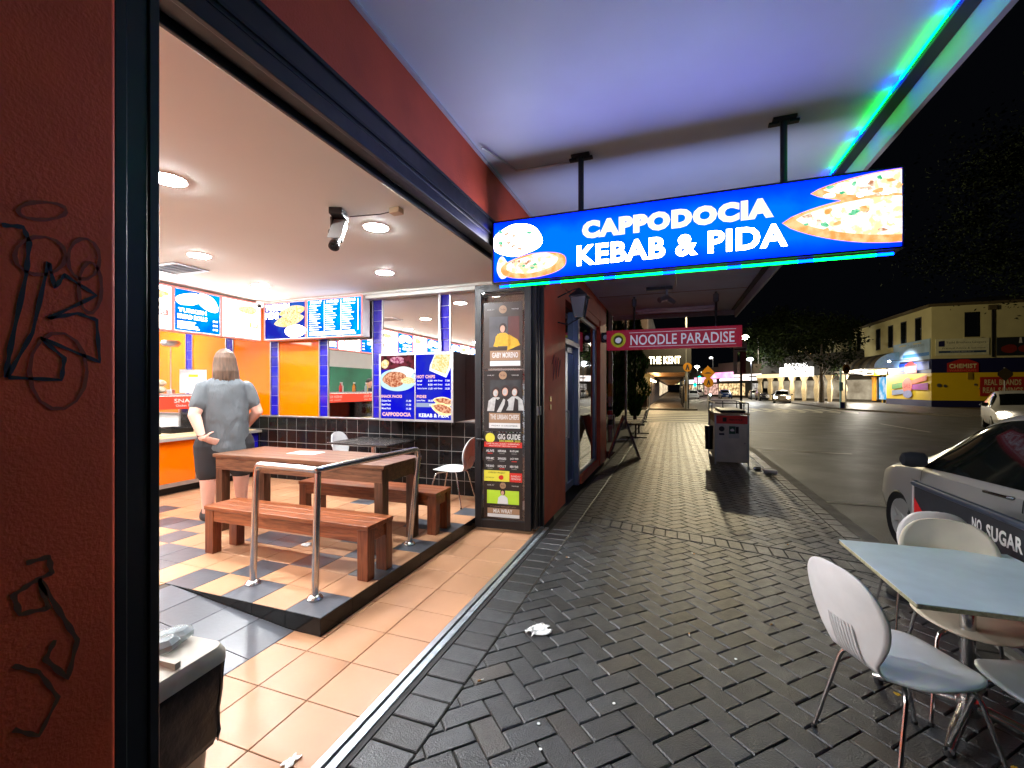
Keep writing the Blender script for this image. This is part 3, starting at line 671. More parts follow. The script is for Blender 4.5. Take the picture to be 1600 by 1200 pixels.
for q, (a, b, c) in enumerate((('Small', '5.00', '7.00'), ('Large', '8.00', '10.00'), ('Extra Large', '11.00', '13.00'))):
    zz = .545 - q * .052
    lettering('menu_line', a, .03 + .04 * (1 + (q == 2)), zz, .075 * (1 + (q == 2) * .9), .026, E_lw, t, y=-.006, bold=.02); lettering('price', b, .235, zz, .065, .026, E_lw, t, y=-.006, bold=.02)
    lettering('menu_line', 'with Gravy', .35, zz, .13, .026, E_lw, t, y=-.006, bold=.02); lettering('price', c, .49, zz, .065, .026, E_lw, t, y=-.006, bold=.02)
lettering('heading', 'PIDES', .1, .335, .15, .04, E_lp, t, y=-.006, bold=.05)
lettering('menu_line', 'Large Pides', .09, .28, .13, .026, E_lw, t, y=-.006, bold=.02); lettering('price', '18.00', .24, .28, .075, .026, E_lw, t, y=-.006, bold=.02)
rect('price_patch', .02, .29, .195, .25, emat('patch_grey', (.35, .42, .6, 1), 1.0), t, y=-.006); lettering('price', '$20', .25, .222, .06, .03, E_lw, t, y=-.009, bold=.02)
for i, (a, b, L, H) in enumerate([(.44, .27, .34, .12), (.42, .17, .36, .16)]):
    c = flat('pide_picture', leafshape(a, b, L, H, -.15 + i * -.1, clip=(.02, .543, .05, .4)), E_mp, t, y=-.006 - i * .004)
    flat('topping', leafshape(a + .01, b + .005, L * .85, H * .65, -.15 - i * .1, clip=(.02, .543, .05, .4)), E_mt, c, y=-.008 - i * .004)

# ================================================================== COUNTER
CX = -6.5
ct = thing('service_counter', 'service counter faced with orange glass panels and blue tiles below a pale ledge', 'counter', (CX, 2.5, .12))
Pc = lambda n, mb, m, **k: mb.build(n, m, ct, world=True, **k)
Pc('carcass', MB().box(-8.2, CX - .02, -3.2, 5.48, .24, .87), M_casing)
Pc('kickboard', MB().box(-8.0, CX - .12, -.5, 5.48, .12, .24), M_dark)
Pc('skirting', MB().box(CX - .02, CX + .004, -.5, 5.48, .235, .29), M_alu)
y = 5.48; k = 0
while y > -2.2:
    tt = MB()
    for r in range(4): tt.box(CX - .0198, CX + .003, y - .135, y - .005, .295 + r * .143, .295 + r * .143 + .137)
    Pc('blue_tile_column', tt, M_blue, bevel=.002)
    Pc('trim', MB().box(CX - .0198, CX + .006, y - .155, y - .137, .291, .869), M_alu)
    Pc('orange_panel', MB().box(CX - .0198, CX, y - .86, y - .157, .291, .869), M_opanel)
    Pc('trim', MB().box(CX - .0198, CX + .006, y - .878, y - .862, .291, .869), M_alu)
    y -= .88
Pc('bench_top', MB().box(-8.25, CX + .07, -3.2, 5.49, .872, .91), mat('bench_stainless', (.55, .54, .5, 1), .3, .6, var=.1), bevel=.004)
Pc('serving_ledge', MB().box(-6.715, -6.46, -.4, 5.4, .911, .925), mat('cream_board', rgb(225, 205, 160), .45, var=.06), bevel=.004)
M_glassclear = glass('display_glass', refl=.06, alpha=.02)
M_label = mat('red_banner_print', rgb(225, 62, 38), .4, var=.08)
dc = thing('display_cabinet', 'glass food display cabinet with a red banner on the counter', 'display cabinet', (-7.1, 2.2, .912))
Pd = lambda n, mb, m, **k: mb.build(n, m, dc, world=True, **k)
Pd('top', MB().box(-7.5, -6.7, -.4, 4.85, 1.49, 1.515), M_alu, bevel=.003)
Pd('front_glass', MB().box(-6.73, -6.722, -.4, 4.85, .931, 1.30), M_glassclear)
bn = Pd('red_banner', MB().box(-6.735, -6.71, -.4, 4.85, 1.301, 1.488), M_label)
Pd('base', MB().box(-7.5, -6.72, -.4, 4.85, .912, .93), mat('cream_board', rgb(235, 218, 178), .45, var=.06))
Pd('end_panel', MB().box(-7.5, -6.74, 4.851, 4.86, .932, 1.489), M_glassclear)
Pd('back_rail', MB().box(-7.515, -7.50, -.4, 4.85, 1.40, 1.489), M_alu)
Pd('display_lamp', MB().box(-7.35, -6.8, -.3, 4.75, 1.47, 1.488), emat('display_lamp_glow', (1, .95, .85, 1), 9.0))
MM = T(-6.71, 0, 0) @ rz(radians(90))
M_wp = mat('print_white', (.8, .78, .72, 1), .5, var=.02)
for k, (yc, s, w_) in enumerate([(4.5, 'SNACKS', .42), (3.6, 'SHISH KEBABS', .6), (2.3, 'CHICKEN ROLL', .6), (1.4, 'FRESH SALADS', .6), (.5, 'SNACKS', .4)]):
    o = lettering('banner_words', s, yc, 1.42, w_, .055, M_wp, bn, M=worldm(bn).inverted() @ MM)
    o2 = lettering('banner_words', 'Chicken  Beef  Lamb', yc, 1.35, w_ * .9, .03, M_wp, bn, M=worldm(bn).inverted() @ MM)
foods = [rgb(215, 190, 120), rgb(120, 60, 30), rgb(70, 110, 40), rgb(190, 50, 30), rgb(230, 215, 180), rgb(200, 120, 40)]
foodn = ['chips', 'meat', 'lettuce', 'tomato', 'rice', 'carrot']
for k in range(8):
    yc = 3.6 - k * .52
    tr = tag(bpy.data.objects.new('food_tray', None), 'steel food tray of %s in the display cabinet, number %s from the wall end' % (foodn[k % 6], ['one', 'two', 'three', 'four', 'five', 'six', 'seven', 'eight'][k]), 'food tray', 'food trays in the display cabinet')
    COL.objects.link(tr); tr.location = (-7.15, yc, .931)
    MB().box(-.24, .24, -.25, -.24, .001, .09).box(-.24, .24, .24, .25, .001, .09).box(-.24, -.23, -.24, .24, .001, .09).box(.23, .24, -.24, .24, .001, .09).box(-.23, .23, -.24, .24, .001, .01).build('pan', M_chrome, tr)
    b = MB()
    for q in range(40): b.sphere((random.uniform(-.19, .19), random.uniform(-.2, .2), .07 + random.uniform(-.01, .03)), .035, .028, .02, 6, 4)
    b.build('food', mat('food_' + foodn[k % 6], foods[k % 6], .5, var=.3, scale=20), tr, smooth=1)
# things on the counter
for (x, y, label, m, s) in [(-7.15, 4.55, 'black plastic tray inside the display cabinet nearest the person', M_black, (.22, .16, .07)), (-7.2, 4.1, 'black deep tray inside the display cabinet next to the food trays', M_black, (.22, .18, .11)), (-6.9, 5.15, 'green food crate at the wall end of the counter', mat('crate_green', rgb(120, 135, 90), .5), (.3, .25, .16))]:
    t = thing('plastic_tray', label, 'tray', (x, y, .931 if y < 5 else .926))
    a, b_, c_ = s; MB().box(-a, a, -b_, b_, 0, .012).build('base', m, t)
    MB().box(-a, a, -b_, -b_ + .012, .012, c_).box(-a, a, b_ - .012, b_, .012, c_).box(-a, -a + .012, -b_ + .012, b_ - .012, .012, c_).box(a - .012, a, -b_ + .012, b_ - .012, .012, c_).build('rim', m, t)
t = thing('sauce_tub', 'small clear tub with a teal lid on the cream board', 'tub', (-6.6, 4.72, .926))
MB().lathe((0, 0, 0), [(.001, 0), (.03, 0), (.038, .05), (.001, .052)]).build('tub', M_casing, t, smooth=1); MB().lathe((0, 0, .0525), [(.001, 0), (.041, 0), (.041, .01), (.001, .012)]).build('lid', mat('teal', (.1, .4, .4, 1), .4), t)
fr_ = MB().sphere((-6.56, 5.2, .972), .045); tag(fr_.build('tomato', mat('tomato_red', rgb(220, 80, 30), .35), smooth=1), 'orange red tomato on the counter ledge near the black tiled wall', 'tomato')
pp = thing('paper_notice', 'white A4 notice with a yellow heading standing on the display cabinet', 'notice', (-6.98, 4.74, 1.53), rotz=radians(55))
MB().box(-.17, .17, 0, .005, .0, .36).build('sheet', mat('paper_white', (.8, .82, .82, 1), .6, var=.02), pp)
MB().box(-.05, .05, -.03, .06, -.012, -.0005).build('foot', M_casing, pp)
rect('yellow_patch', -.06, .06, .245, .285, mat('yellow_print', rgb(235, 235, 40), .6), pp, y=-.0005)
lettering('heading', 'CASH ONLY', 0, .265, .09, .022, mat('print_green', rgb(60, 90, 20), .6), pp, y=-.0035)
lettering('note', 'under $10', 0, .2, .14, .02, mat('print_grey', (.2, .2, .2, 1), .6), pp, y=-.0005); lettering('note', 'Thank you', 0, .13, .08, .018, MATS['print_grey'], pp, y=-.0005)
for k, (y, lb) in enumerate([(3.95, 'clear bag of bread rolls on top of the display cabinet beside the notice'), (3.6, 'clear bag of bread rolls nearest the door post on the display cabinet')]):
    b = MB()
    for q in range(9): b.sphere((random.uniform(-.12, .12), random.uniform(-.16, .16), .06 + (q % 3) * .05), .08, .07, .05, 10, 7)
    t = thing('bread_bag', lb, 'bread bag', (-7.1, y + .25, 1.516)); b.build('rolls', mat('bread', rgb(215, 195, 165), .6, var=.2), t, smooth=1)
for k in range(6):
    t = thing('sauce_bottle', ['red', 'white', 'amber', 'dark', 'clear', 'yellow'][k] + ' sauce bottle standing on the display cabinet towards the far end', 'bottle', (-7.1 - (k % 2) * .15, 2.9 - k * .22, 1.516), group='bottles on the display cabinet')
    MB().lathe((0, 0, 0), [(.001, 0), (.035, 0), (.035, .13), (.014, .17), (.012, .2), (.001, .2)], 14).build('bottle', mat('bt%d' % k, [rgb(170, 30, 20), rgb(220, 220, 210), rgb(190, 120, 30), rgb(40, 25, 20), rgb(150, 170, 170), rgb(220, 190, 40)][k], .25), t, smooth=1)
    MB().lathe((0, 0, .2), [(.015, .001), (.015, .025), (.001, .026)], 12).build('cap', M_white, t)
# pendant thing and switch on the kitchen side wall
t = thing('hanging_scale', 'grey round hanging scale under the menu boards at the left', 'scale', (-7.75, 4.9, 2.33))
MB().lathe((0, 0, 0), [(.001, .06), (.12, .05), (.14, 0), (.1, -.04), (.001, -.05)]).build('dish', M_alu, t, smooth=1); MB().cyl((0, 0, -.05), (0, 0, -.75), .008).build('cord', M_alu, t); MB().box(-.06, .06, -.03, .03, -.95, -.75).build('handset', M_alu, t, bevel=.01)
# kitchen rear: bench, dark glass splashback, fridge
t = thing('rear_bench', 'stainless kitchen bench along the rear wall seen in the mirrors', 'bench', (-9.2, 2, .12))
MB().box(-.38, .38, -5.0, 2.9, 0, .82).build('cupboards', M_alu, t, bevel=.004); MB().box(-.39, .4, -5.02, 2.92, .82, .87).build('top', MATS['bench_stainless'], t)
t = thing('splashback', 'dark green glass splashback on the rear wall seen in the mirrors', 'splashback', (-9.59, 0, 1.3))
MB().box(0, .02, -3.0, 2.6, 0, .95).build('pane', mat('green_glass', rgb(30, 85, 62), .12, var=.6, scale=1.2), t)
t = thing('drinks_fridge', 'tall glass door fridge of drinks by the left wall seen in the mirrors', 'fridge', (-2.9, -2.9, 0), rotz=pi)
MB().box(-.6, .6, -.28, .3, 0, .1).box(-.6, .6, -.28, .3, 1.75, 2.1).box(-.6, -.56, -.28, .3, .1, 1.75).box(.56, .6, -.28, .3, .1, 1.75).box(-.56, .56, .25, .3, .1, 1.75).build('cabinet', M_casing, t)
MB().box(-.55, .55, .22, .24, .12, 1.73).build('light_panel', emat('fridge_light', (.9, .95, 1, 1), 1.6), t)
lettering('heading', 'COLD DRINKS', 0, 1.92, .8, .16, mat('print_red', rgb(200, 30, 30), .5), t, y=-.281, bold=.03)
for sgl in range(4):
    s_ = MB().box(-.55, .55, -.2, .2, .3 + sgl * .36, .31 + sgl * .36).build('shelf', M_alu, t)
    for ci in range(6):
        b = MB()
        for q in range(2): b.lathe((-.5 + ci * .2 + q * .09, -.1, .312 + sgl * .36), [(.001, 0), (.034, 0), (.034, .16), (.014, .21), (.013, .25), (.001, .25)], 10)
        b.build('bottle_row', mat('dr%d' % (ci % 4), [rgb(170, 30, 20), rgb(220, 190, 40), rgb(40, 25, 20), rgb(60, 150, 60)][ci % 4], .25), s_, smooth=1)

# ================================================================== FURNITURE INSIDE
W_dark = wood('table_wood', rgb(70, 42, 28), rgb(128, 88, 62), .42, 'X'); W_leg = wood('table_leg_wood', rgb(62, 38, 25), rgb(105, 68, 46), .4, 'Z')
W_red = wood('bench_wood', rgb(104, 52, 26), rgb(156, 90, 54), .3, 'X'); W_redl = wood('bench_leg_wood', rgb(92, 44, 22), rgb(138, 76, 44), .3, 'Z')
t = thing('dining_table', 'long brown timber dining table with a sheet of paper on it', 'table', (-3.44, 3.565, .12))
tp = MB()
for k in range(5): tp.box(-1.06, 1.06, -.315 + k * .126 + .0012, -.315 + (k + 1) * .126 - .0012, .765, .80)
tp.build('table_top', W_dark, t, bevel=.003)
MB().box(-1.03, 1.03, -.30, -.27, .64, .7645).box(-1.03, 1.03, .27, .30, .64, .7645).box(-1.03, -1.0, -.27, .27, .64, .7645).box(1.0, 1.03, -.27, .27, .64, .7645).build('apron', W_dark, t, bevel=.002)
for sx in (-1, 1):
    for sy in (-1, 1):
        MB().box(sx * .99 - .045, sx * .99 + .045, sy * .25 - .045, sy * .25 + .045, .0, .7645).build('leg', W_leg, t, bevel=.004)
def bench(label, loc, L):
    t = thing('bench', label, 'bench', loc, group='red brown timber benches at the long table')
    s = MB()
    for k in range(3): s.box(-L / 2, L / 2, -.165 + k * .11 + .001, -.165 + (k + 1) * .11 - .001, .39, .425)
    s.build('seat', W_red, t, bevel=.004)
    MB().box(-L / 2 + .02, L / 2 - .02, -.15, -.125, .29, .3895).box(-L / 2 + .02, L / 2 - .02, .125, .15, .29, .3895).box(-L / 2 + .02, -L / 2 + .045, -.125, .125, .29, .3895).box(L / 2 - .045, L / 2 - .02, -.125, .125, .29, .3895).build('apron', W_red, t, bevel=.002)
    for sx in (-1, 1):
        for sy in (-1, 1): MB().box(sx * (L / 2 - .055) - .05, sx * (L / 2 - .055) + .05, sy * .115 - .042, sy * .115 + .042, 0, .3895).build('leg', W_redl, t, bevel=.004)
    return t
bench('red brown timber bench in front of the long table, nearest the handrail', (-3.07, 2.945, .12), 1.78)
bench('red brown timber bench behind the long table, by the black tiled wall', (-3.12, 4.06, .12), 1.78)
M_paper = mat('paper', (.78, .78, .76, 1), .6, var=.03)
tag(MB().box(-.16, .16, -.1, .1, 0, .0015).build('paper_sheet', M_paper), 'white sheet of paper lying on the long table', 'paper')['category'] = 'paper'
bpy.data.objects['paper_sheet'].location = (-3.62, 3.62, .921); bpy.data.objects['paper_sheet'].rotation_euler.z = .1
# handrail
hr = thing('handrail', 'brushed steel handrail on three posts at the platform edge', 'handrail', (-2.6, 2.9, .12))
A, B_, C_ = Vector((-2.985, 2.47, .12)), Vector((-2.36, 2.44, .12)), Vector((-2.345, 3.6, .12))
At, Bt, Ct = Vector((-2.93, 2.46, 1.03)), Vector((-2.345, 2.45, 1.025)), Vector((-2.25, 3.60, 1.03))
def P2(n, b, m, **k): return b.build(n, m, hr, world=True, **k)
for k, (p, q) in enumerate(((A, At - Vector((.01, 0, .1))), (B_, Bt - Vector((0, 0, .02))), (C_, Ct - Vector((.003, -.01, .07))))):
    po = P2('post', MB().cyl(p, q, .024, .024, 20), M_chrome, smooth=1)
    P2('base_flange', MB().lathe(tuple(p), [(.001, .0), (.055, .0), (.055, .012), (.04, .03), (.026, .035), (.001, .035)]), M_chrome, smooth=1)
def arc(p, a, b, n=5):
    """rounded corner at p between points a and b"""
    return [a.lerp(p, t_) * (1 - t_) + p.lerp(b, t_) * t_ for t_ in [i / n for i in range(n + 1)]]
path = [At - Vector((.01, 0, .1))] + arc(At, At - Vector((.003, 0, .05)), At.lerp(Bt, .07)) + arc(Bt, Bt.lerp(At, .05), Bt.lerp(Ct, .03), 4) + arc(Ct, Ct.lerp(Bt, .05), Ct - Vector((.003, -.003, .05))) + [Ct - Vector((.003, -.01, .07))]
P2('rail', MB().tube(path, .024, 20), M_chrome, smooth=1)
# black cafe table at the wall
M_ttop = mat('dark_laminate', (.03, .026, .025, 1), .25, var=.3, rvar=.08, scale=3)
t = thing('cafe_table', 'black square cafe table on a steel pedestal by the tiled wall', 'table', (-3.83, 5.02, .12))
MB().box(-.47, .47, -.37, .37, .74, .765).build('table_top', M_ttop, t, bevel=.004)
MB().cyl((0, 0, .02), (0, 0, .74), .035).build('pedestal', M_chrome, t, smooth=1)
MB().lathe((0, 0, 0), [(.001, 0), (.2, 0), (.2, .012), (.06, .03), (.001, .035)]).build('base', M_chrome, t, smooth=1)

# ================================================================== SHELL CHAIRS
def make_chair(name, label, m, loc, rot, group, legs=M_chrome, ribs=True):
    t = thing(name, label, 'chair', loc, rot, group)
    # centre line from seat front over the waist up to the back top:  (y, z, half width, dish)
    K = [(.235, .430, .02, 0), (.23, .436, .09, 0), (.19, .447, .165, .006), (.11, .448, .21, .012), (.0, .442, .222, .016), (-.09, .436, .2, .012), (-.15, .437, .155, .008), (-.195, .452, .13, .0), (-.222, .49, .13, -.004), (-.238, .545, .165, -.012), (-.253, .62, .2, -.022), (-.270, .70, .212, -.026), (-.288, .775, .19, -.02), (-.3, .83, .14, -.01), (-.305, .853, .08, -.004), (-.306, .858, .02, 0)]
    NS, NT = 40, 16; rows = []
    def cr(a, b, c, d, u): return tuple(.5 * (2 * b[i] + (c[i] - a[i]) * u + (2 * a[i] - 5 * b[i] + 4 * c[i] - d[i]) * u * u + (-a[i] + 3 * b[i] - 3 * c[i] + d[i]) * u ** 3) for i in range(4))
    for i in range(NS + 1):
        q = i / NS * (len(K) - 1); k = min(int(q), len(K) - 2); rows.append(cr(K[max(k - 1, 0)], K[k], K[k + 1], K[min(k + 2, len(K) - 1)], q - k))
    vs = []; fs = []
    for i, (y, z, w, d) in enumerate(rows):
        a = rows[max(i - 1, 0)]; b = rows[min(i + 1, NS)]; ty, tz = b[0] - a[0], b[1] - a[1]; L = sqrt(ty * ty + tz * tz) + 1e-9; ny, nz = tz / L, -ty / L
        if nz < 0 and i < NS * .4: ny, nz = -ny, -nz
        for j in range(NT + 1):
            s_ = -1 + 2 * j / NT; e = s_ * s_
            if i < NS * .45: vs.append((w * s_, y, z + (e - .5) * d * 1.6))
            else: vs.append((w * s_, y - (e - .5) * d * 1.6, z))
    for i in range(NS):
        for j in range(NT): a = i * (NT + 1) + j; fs.append((a, a + 1, a + NT + 2, a + NT + 1))
    b = MB(); b.add(vs, fs); o = b.build('shell', m, t, recalc=False)
    md = o.modifiers.new('thick', 'SOLIDIFY'); md.thickness = .009; md.offset = 0; shade(o, 60)
    if ribs:
        for k in range(8):
            x = -.063 + k * .018; pts = []
            for (y, z, w, d) in rows[20:28]:
                e = (x / max(w, .07)) ** 2; pts.append((x, y - (e - .5) * d * 1.6 - .0065, z))
            MB().tube(pts, [.001] + [.0062] * (len(pts) - 2) + [.001], 6).build('rib', m, t, smooth=1)
    for sx in (-1, 1):
        for sy in (-1, 1):
            yb = .14 if sy > 0 else -.12
            MB().tube([(sx * .05, yb * .5, .408), (sx * .13, yb * .95, .408), (sx * .155, yb * 1.1, .396), (sx * .165, yb * 1.18, .37), (sx * .215, yb * 1.9, .004)], .009, 10).build('leg', legs, t, smooth=1)
            MB().cyl((sx * .215, yb * 1.9, 0), (sx * .2135, yb * 1.88, .016), .012, .012, 10).build('foot_cap', M_blackrub, t)
    return t
make_chair('shell_chair', 'white shell chair beside the black folding door, against the tiled wall', M_white, (-2.66, 5.08, .12), radians(90), 'white shell chairs inside the shop')
make_chair('shell_chair', 'white shell chair at the left end of the black cafe table', M_white, (-4.22, 5.14, .12), radians(-80), 'white shell chairs inside the shop')
# ================================================================== BIN BY THE POST
t = thing('waste_bin', 'beige litter bin with a black bag folded over its rim inside the doorway', 'bin', (-1.785, 1.04, 0), rotz=radians(4)); t.scale = (.84, .84, .93)
rr = lambda w, z, r=.05, n=5: [(sx * (w - r) + r * cos(a), sy * (w - r) + r * sin(a), z) for (sx, sy, a0) in ((1, 1, 0), (-1, 1, pi / 2), (-1, -1, pi), (1, -1, 3 * pi / 2)) for a in [a0 + pi / 2 * k / n for k in range(n + 1)]]
M_bin = mat('bin_beige', rgb(188, 172, 150), .55, var=.2, scale=7)
MB().loft([rr(.15, 0), rr(.155, .05), rr(.195, .56), rr(.2, .60)]).build('bin_body', M_bin, t, smooth=1)
bg_ = MB(); rings = []
for k, (w_, z_) in enumerate([(.2, .28), (.207, .31), (.203, .40), (.212, .48), (.215, .56), (.219, .6), (.20, .604)]):
    q = rr(w_, z_, .05, 9); rings.append([(x * (1 + .018 * sin(i * 2.3 + k) + .012 * sin(i * 5.1)), y_ * (1 + .018 * sin(i * 1.9 + k * 2)), zz + (.02 * sin(i * .9) if k < 2 else 0)) for i, (x, y_, zz) in enumerate(q)])
bg_.loft(rings, caps=False).build('bin_bag', mat('bag_black', (.004, .004, .005, 1), .4, spec=.15, var=.2, bump=.9, bscale=9), t, smooth=True)
MB().loft([rr(.222, .6), rr(.222, .635), rr(.205, .665), rr(.1, .672)]).box(-.19, .19, -.012, .012, .665, .69).build('bin_lid', mat('lid_grey', rgb(165, 160, 145), .45, var=.25, scale=10), t, smooth=1)
b = MB(); random.seed(5)
for k in range(7): b.sphere((random.uniform(-.12, .04), random.uniform(-.1, .12), .70), .05, .06, .03, 8, 5)
tag(b.build('plastic_wrapper', mat('clear_wrap', (.5, .6, .62, 1), .15, var=.3, alpha=.45, bump=.8, bscale=30)), 'crumpled clear plastic wrapper on the lid of the beige bin', 'wrapper')
bpy.data.objects['plastic_wrapper'].location = (-1.80, 1.05, -.05)
# crumpled paper litter
def scrap(name, label, loc, s, seed, cat='litter', m=None, group=None):
    rnd = random.Random(seed); n = 17; vs = []; fs = []
    for i in range(n):
        for j in range(n):
            u, v_ = i / (n - 1) - .5, j / (n - 1) - .5; e = 1 + .25 * sin(7 * u + seed) + .2 * sin(9 * v_ + seed)
            vs.append((u * s * e, v_ * s * .6 * e, .004 + s * .16 * abs(mnoise.noise(Vector((u * 4, v_ * 4, seed))))))
    for i in range(n - 1):
        for j in range(n - 1): a = i * n + j; fs.append((a, a + 1, a + n + 1, a + n))
    b = MB(); b.add(vs, fs); o = b.build(name, m or M_paper, recalc=False); o.location = loc; o.rotation_euler.z = rnd.uniform(0, 6)
    md = o.modifiers.new('thick', 'SOLIDIFY'); md.thickness = .0012; md.offset = 1; shade(o, 70)
    tag(o, label, cat, group); return o
scrap('paper_napkin', 'crumpled white napkin on the dark paving beside the door track', (-.83, 2.80, .004), .19, 1, 'napkin')
scrap('paper_napkin', 'crumpled white napkin on the platform tiles under the front bench', (-3.25, 3.25, .121), .13, 2, 'napkin')
scrap('paper_napkin', 'small white scrap on the terracotta tiles at the bottom of the picture', (-1.53, 1.45, .001), .07, 3, 'napkin')
scrap('paper_napkin', 'small white scrap under the far bench', (-4.4, 4.3, .121), .1, 4, 'napkin')
# ================================================================== FOLDING DOOR WITH POSTERS
fd = thing('folding_door', 'black framed glass folding door leaf standing open across the doorway, covered with gig posters', 'door', (-1.78, 4.6, 0), rotz=radians(5))
dw = .325
MB().box(-dw, -dw + .075, -.025, .025, .035, 2.76).box(dw - .075, dw, -.025, .025, .035, 2.76).box(-dw + .075, dw - .075, -.025, .025, .035, .13).box(-dw + .075, dw - .075, -.025, .025, 2.68, 2.76).build('frame', M_black, fd, bevel=.003)
MB().box(-dw + .0745, dw - .0745, -.004, .004, .1295, 2.6805).build('glass', glass('door_glass', refl=.12, alpha=.03, dark=(.1, .1, .1, 1)), fd)
hd = MB().tube([(-dw + .035, -.026, 1.03), (-dw + .035, -.07, 1.03), (-dw + .12, -.075, 1.03)], .011, 10).build('handle', M_black, fd, smooth=1)
MB().box(-dw + .022, -dw + .05, -.034, -.026, .93, 1.16).build('handle_plate', M_black, fd, bevel=.003)
# folded leaves stacked behind it
for k, (lb, yy) in enumerate((('black folded door leaf seen edge on, right behind the postered leaf', 4.70), ('black folded door leaf seen edge on, next to the orange pier', 4.80))):
    t = thing('folded_leaf', lb, 'door leaf', (-1.79, yy, 0), rotz=radians(2), group='folded black door leaves at the orange pier')
    MB().box(-.33, -.26, -.025, .025, .035, 2.76).box(.30, .37, -.025, .025, .035, 2.76).box(-.26, .30, -.025, .025, .035, .13).box(-.26, .30, -.025, .025, 2.68, 2.76).build('frame', M_black, t, bevel=.003)
    MB().box(-.2605, .3005, -.004, .004, .1295, 2.6805).build('glass', glass('leaf_glass', refl=.08, alpha=.1), t)
    MB().cyl((.383, -.02, 1.3), (.383, -.02, 1.4), .012).build('hinge', M_alu, t)
M_pk = mat('poster_black', (.022, .018, .017, 1), .3, var=.2); M_pw = mat('poster_white', (.75, .74, .72, 1), .4, var=.04); M_ptan = mat('poster_tan', rgb(165, 130, 100), .4, var=.08)
M_pred = mat('poster_red', rgb(205, 45, 35), .4, var=.05); M_pyel = mat('poster_yellow', rgb(225, 215, 70), .4, var=.06); M_plime = mat('poster_lime', rgb(190, 225, 60), .4, var=.06)
M_pskin = mat('poster_skin', rgb(215, 165, 140), .5); M_phair = mat('poster_hair', rgb(50, 30, 25), .5); M_pgold = mat('poster_gold', rgb(215, 165, 30), .45, var=.2, scale=30); M_pgr = mat('poster_grey', rgb(120, 118, 115), .45, var=.3, scale=40)
M_pmar = mat('poster_maroon', rgb(90, 40, 35), .5, var=.3, scale=8)
def poster(label, z0, z1, bg=M_pk):
    t = thing('poster', label, 'poster', (0, 0, 0), group='gig posters on the folding door')
    t.matrix_world = fd.matrix_basis @ T(0.0, -.0055, z0); t.location = t.matrix_world.translation
    loc, ro, sc = (fd.matrix_basis @ T(0.0, -.0055, z0)).decompose(); t.location = loc; t.rotation_euler = (0, 0, radians(5))
    rect('sheet', -.225, .225, 0, z1 - z0, bg, t, y=0, t=.0015); return t
def fig(t, x, z, s, shirt, y=-.003):
    """printed half figure on a poster"""
    flat('shirt_print', [(x - .09 * s, z), (x + .09 * s, z), (x + .075 * s, z + .1 * s), (x + .03 * s, z + .135 * s), (x - .03 * s, z + .135 * s), (x - .075 * s, z + .1 * s)], shirt, t, y=y)
    flat('hair_print', blob(x, z + .185 * s, .04 * s, .05 * s, 16, .05, 1), M_phair, t, y=y - .0005)
    flat('face_print', blob(x - .003, z + .175 * s, .026 * s, .036 * s, 16, .03, 2), M_pskin if shirt is not M_pgr else M_pgr, t, y=y - .0028)
def dot(t, z, x=.0, r=.045):
    flat('logo_disc', blob(x, z, r, r, 24, 0.0), M_ptan, t, y=-.0035); lettering('logo_words', 'The Gov', x, z, r * 1.3, r * .5, M_pk, t, y=-.006)
    lettering('tag_words', 'LIVE AT', x - .14, z, .08, .012, M_pw, t, y=-.002); lettering('tag_words', 'THE PUB', x + .14, z, .08, .012, M_pw, t, y=-.002)
p = poster('gig poster with a figure in a yellow suit, at the top of the door', 1.82, 2.56, mat('poster_brown', rgb(62, 50, 44), .35, var=.3, scale=5))
dot(p, .66); rect('picture_red', .06, .19, .24, .58, M_pmar, p, y=-.002); rect('picture_smoke', -.16, .055, .24, .58, mat('poster_grey_blue', rgb(78, 76, 80), .5, var=.5, scale=6), p, y=-.002); fig(p, .0, .25, 1.1, M_pgold, -.004); flat('arm_print', [(-.11, .25), (-.06, .24), (-.03, .38), (-.06, .39)], M_pgold, p, y=-.0065); flat('sleeve_print', [(.05, .2), (.2, .26), (.17, .32), (.07, .38)], M_pgold, p, y=-.004)
rect('name_band', -.15, .2, .09, .2, M_ptan, p, y=-.0025); lettering('name', 'GABY MORENO', .025, .15, .3, .06, M_pw, p, y=-.0045, bold=.02); rect('date_band', -.15, .2, .03, .085, M_pw, p, y=-.0025)
p = poster('black and white gig poster of three musicians on the door', 1.115, 1.80)
dot(p, .63)
rect('picture', -.15, .2, .215, .575, mat('poster_smoke', (.03, .03, .032, 1), .5, var=.6, scale=9), p, y=-.002)
M_plg = mat('poster_light_grey', rgb(190, 188, 184), .5, var=.25, scale=30)
for k, (xx, zz, ss) in enumerate(((-.08, .23, 1.0), (.03, .22, 1.12), (.14, .24, 1.0))):
    fig(p, xx, zz, 1.15 * ss, [M_plg, M_pk, M_plg][k], -.0045 - .001 * k); flat('arm_print', [(xx - .1, zz), (xx - .05, zz), (xx + .01, zz + .13), (xx - .02, zz + .15)], M_plg, p, y=-.0095 - k * .001, t=.001); flat('face_print', blob(xx - .005, zz + .2 * ss, .024, .033, 14, .05, k), M_plg, p, y=-.0115 - k * .001, t=.001); flat('vest_print', [(xx - .02, zz), (xx + .04, zz), (xx + .035, zz + .12), (xx + .0, zz + .14)], M_pk, p, y=-.0105 - k * .001, t=.0008)
rect('name_band', -.16, .2, .1, .21, M_ptan, p, y=-.0075); lettering('name', 'THE URBAN CHIEFS', .02, .165, .33, .055, M_pw, p, y=-.0095, bold=.01); rect('date_band', -.16, .2, .04, .098, M_pw, p, y=-.0075)
lettering('dates', 'FRIDAY 15 DECEMBER', .02, .068, .3, .015, M_pk, p, y=-.0095)
p = poster('gig guide poster with a yellow disc and a red strip', .56, 1.105)
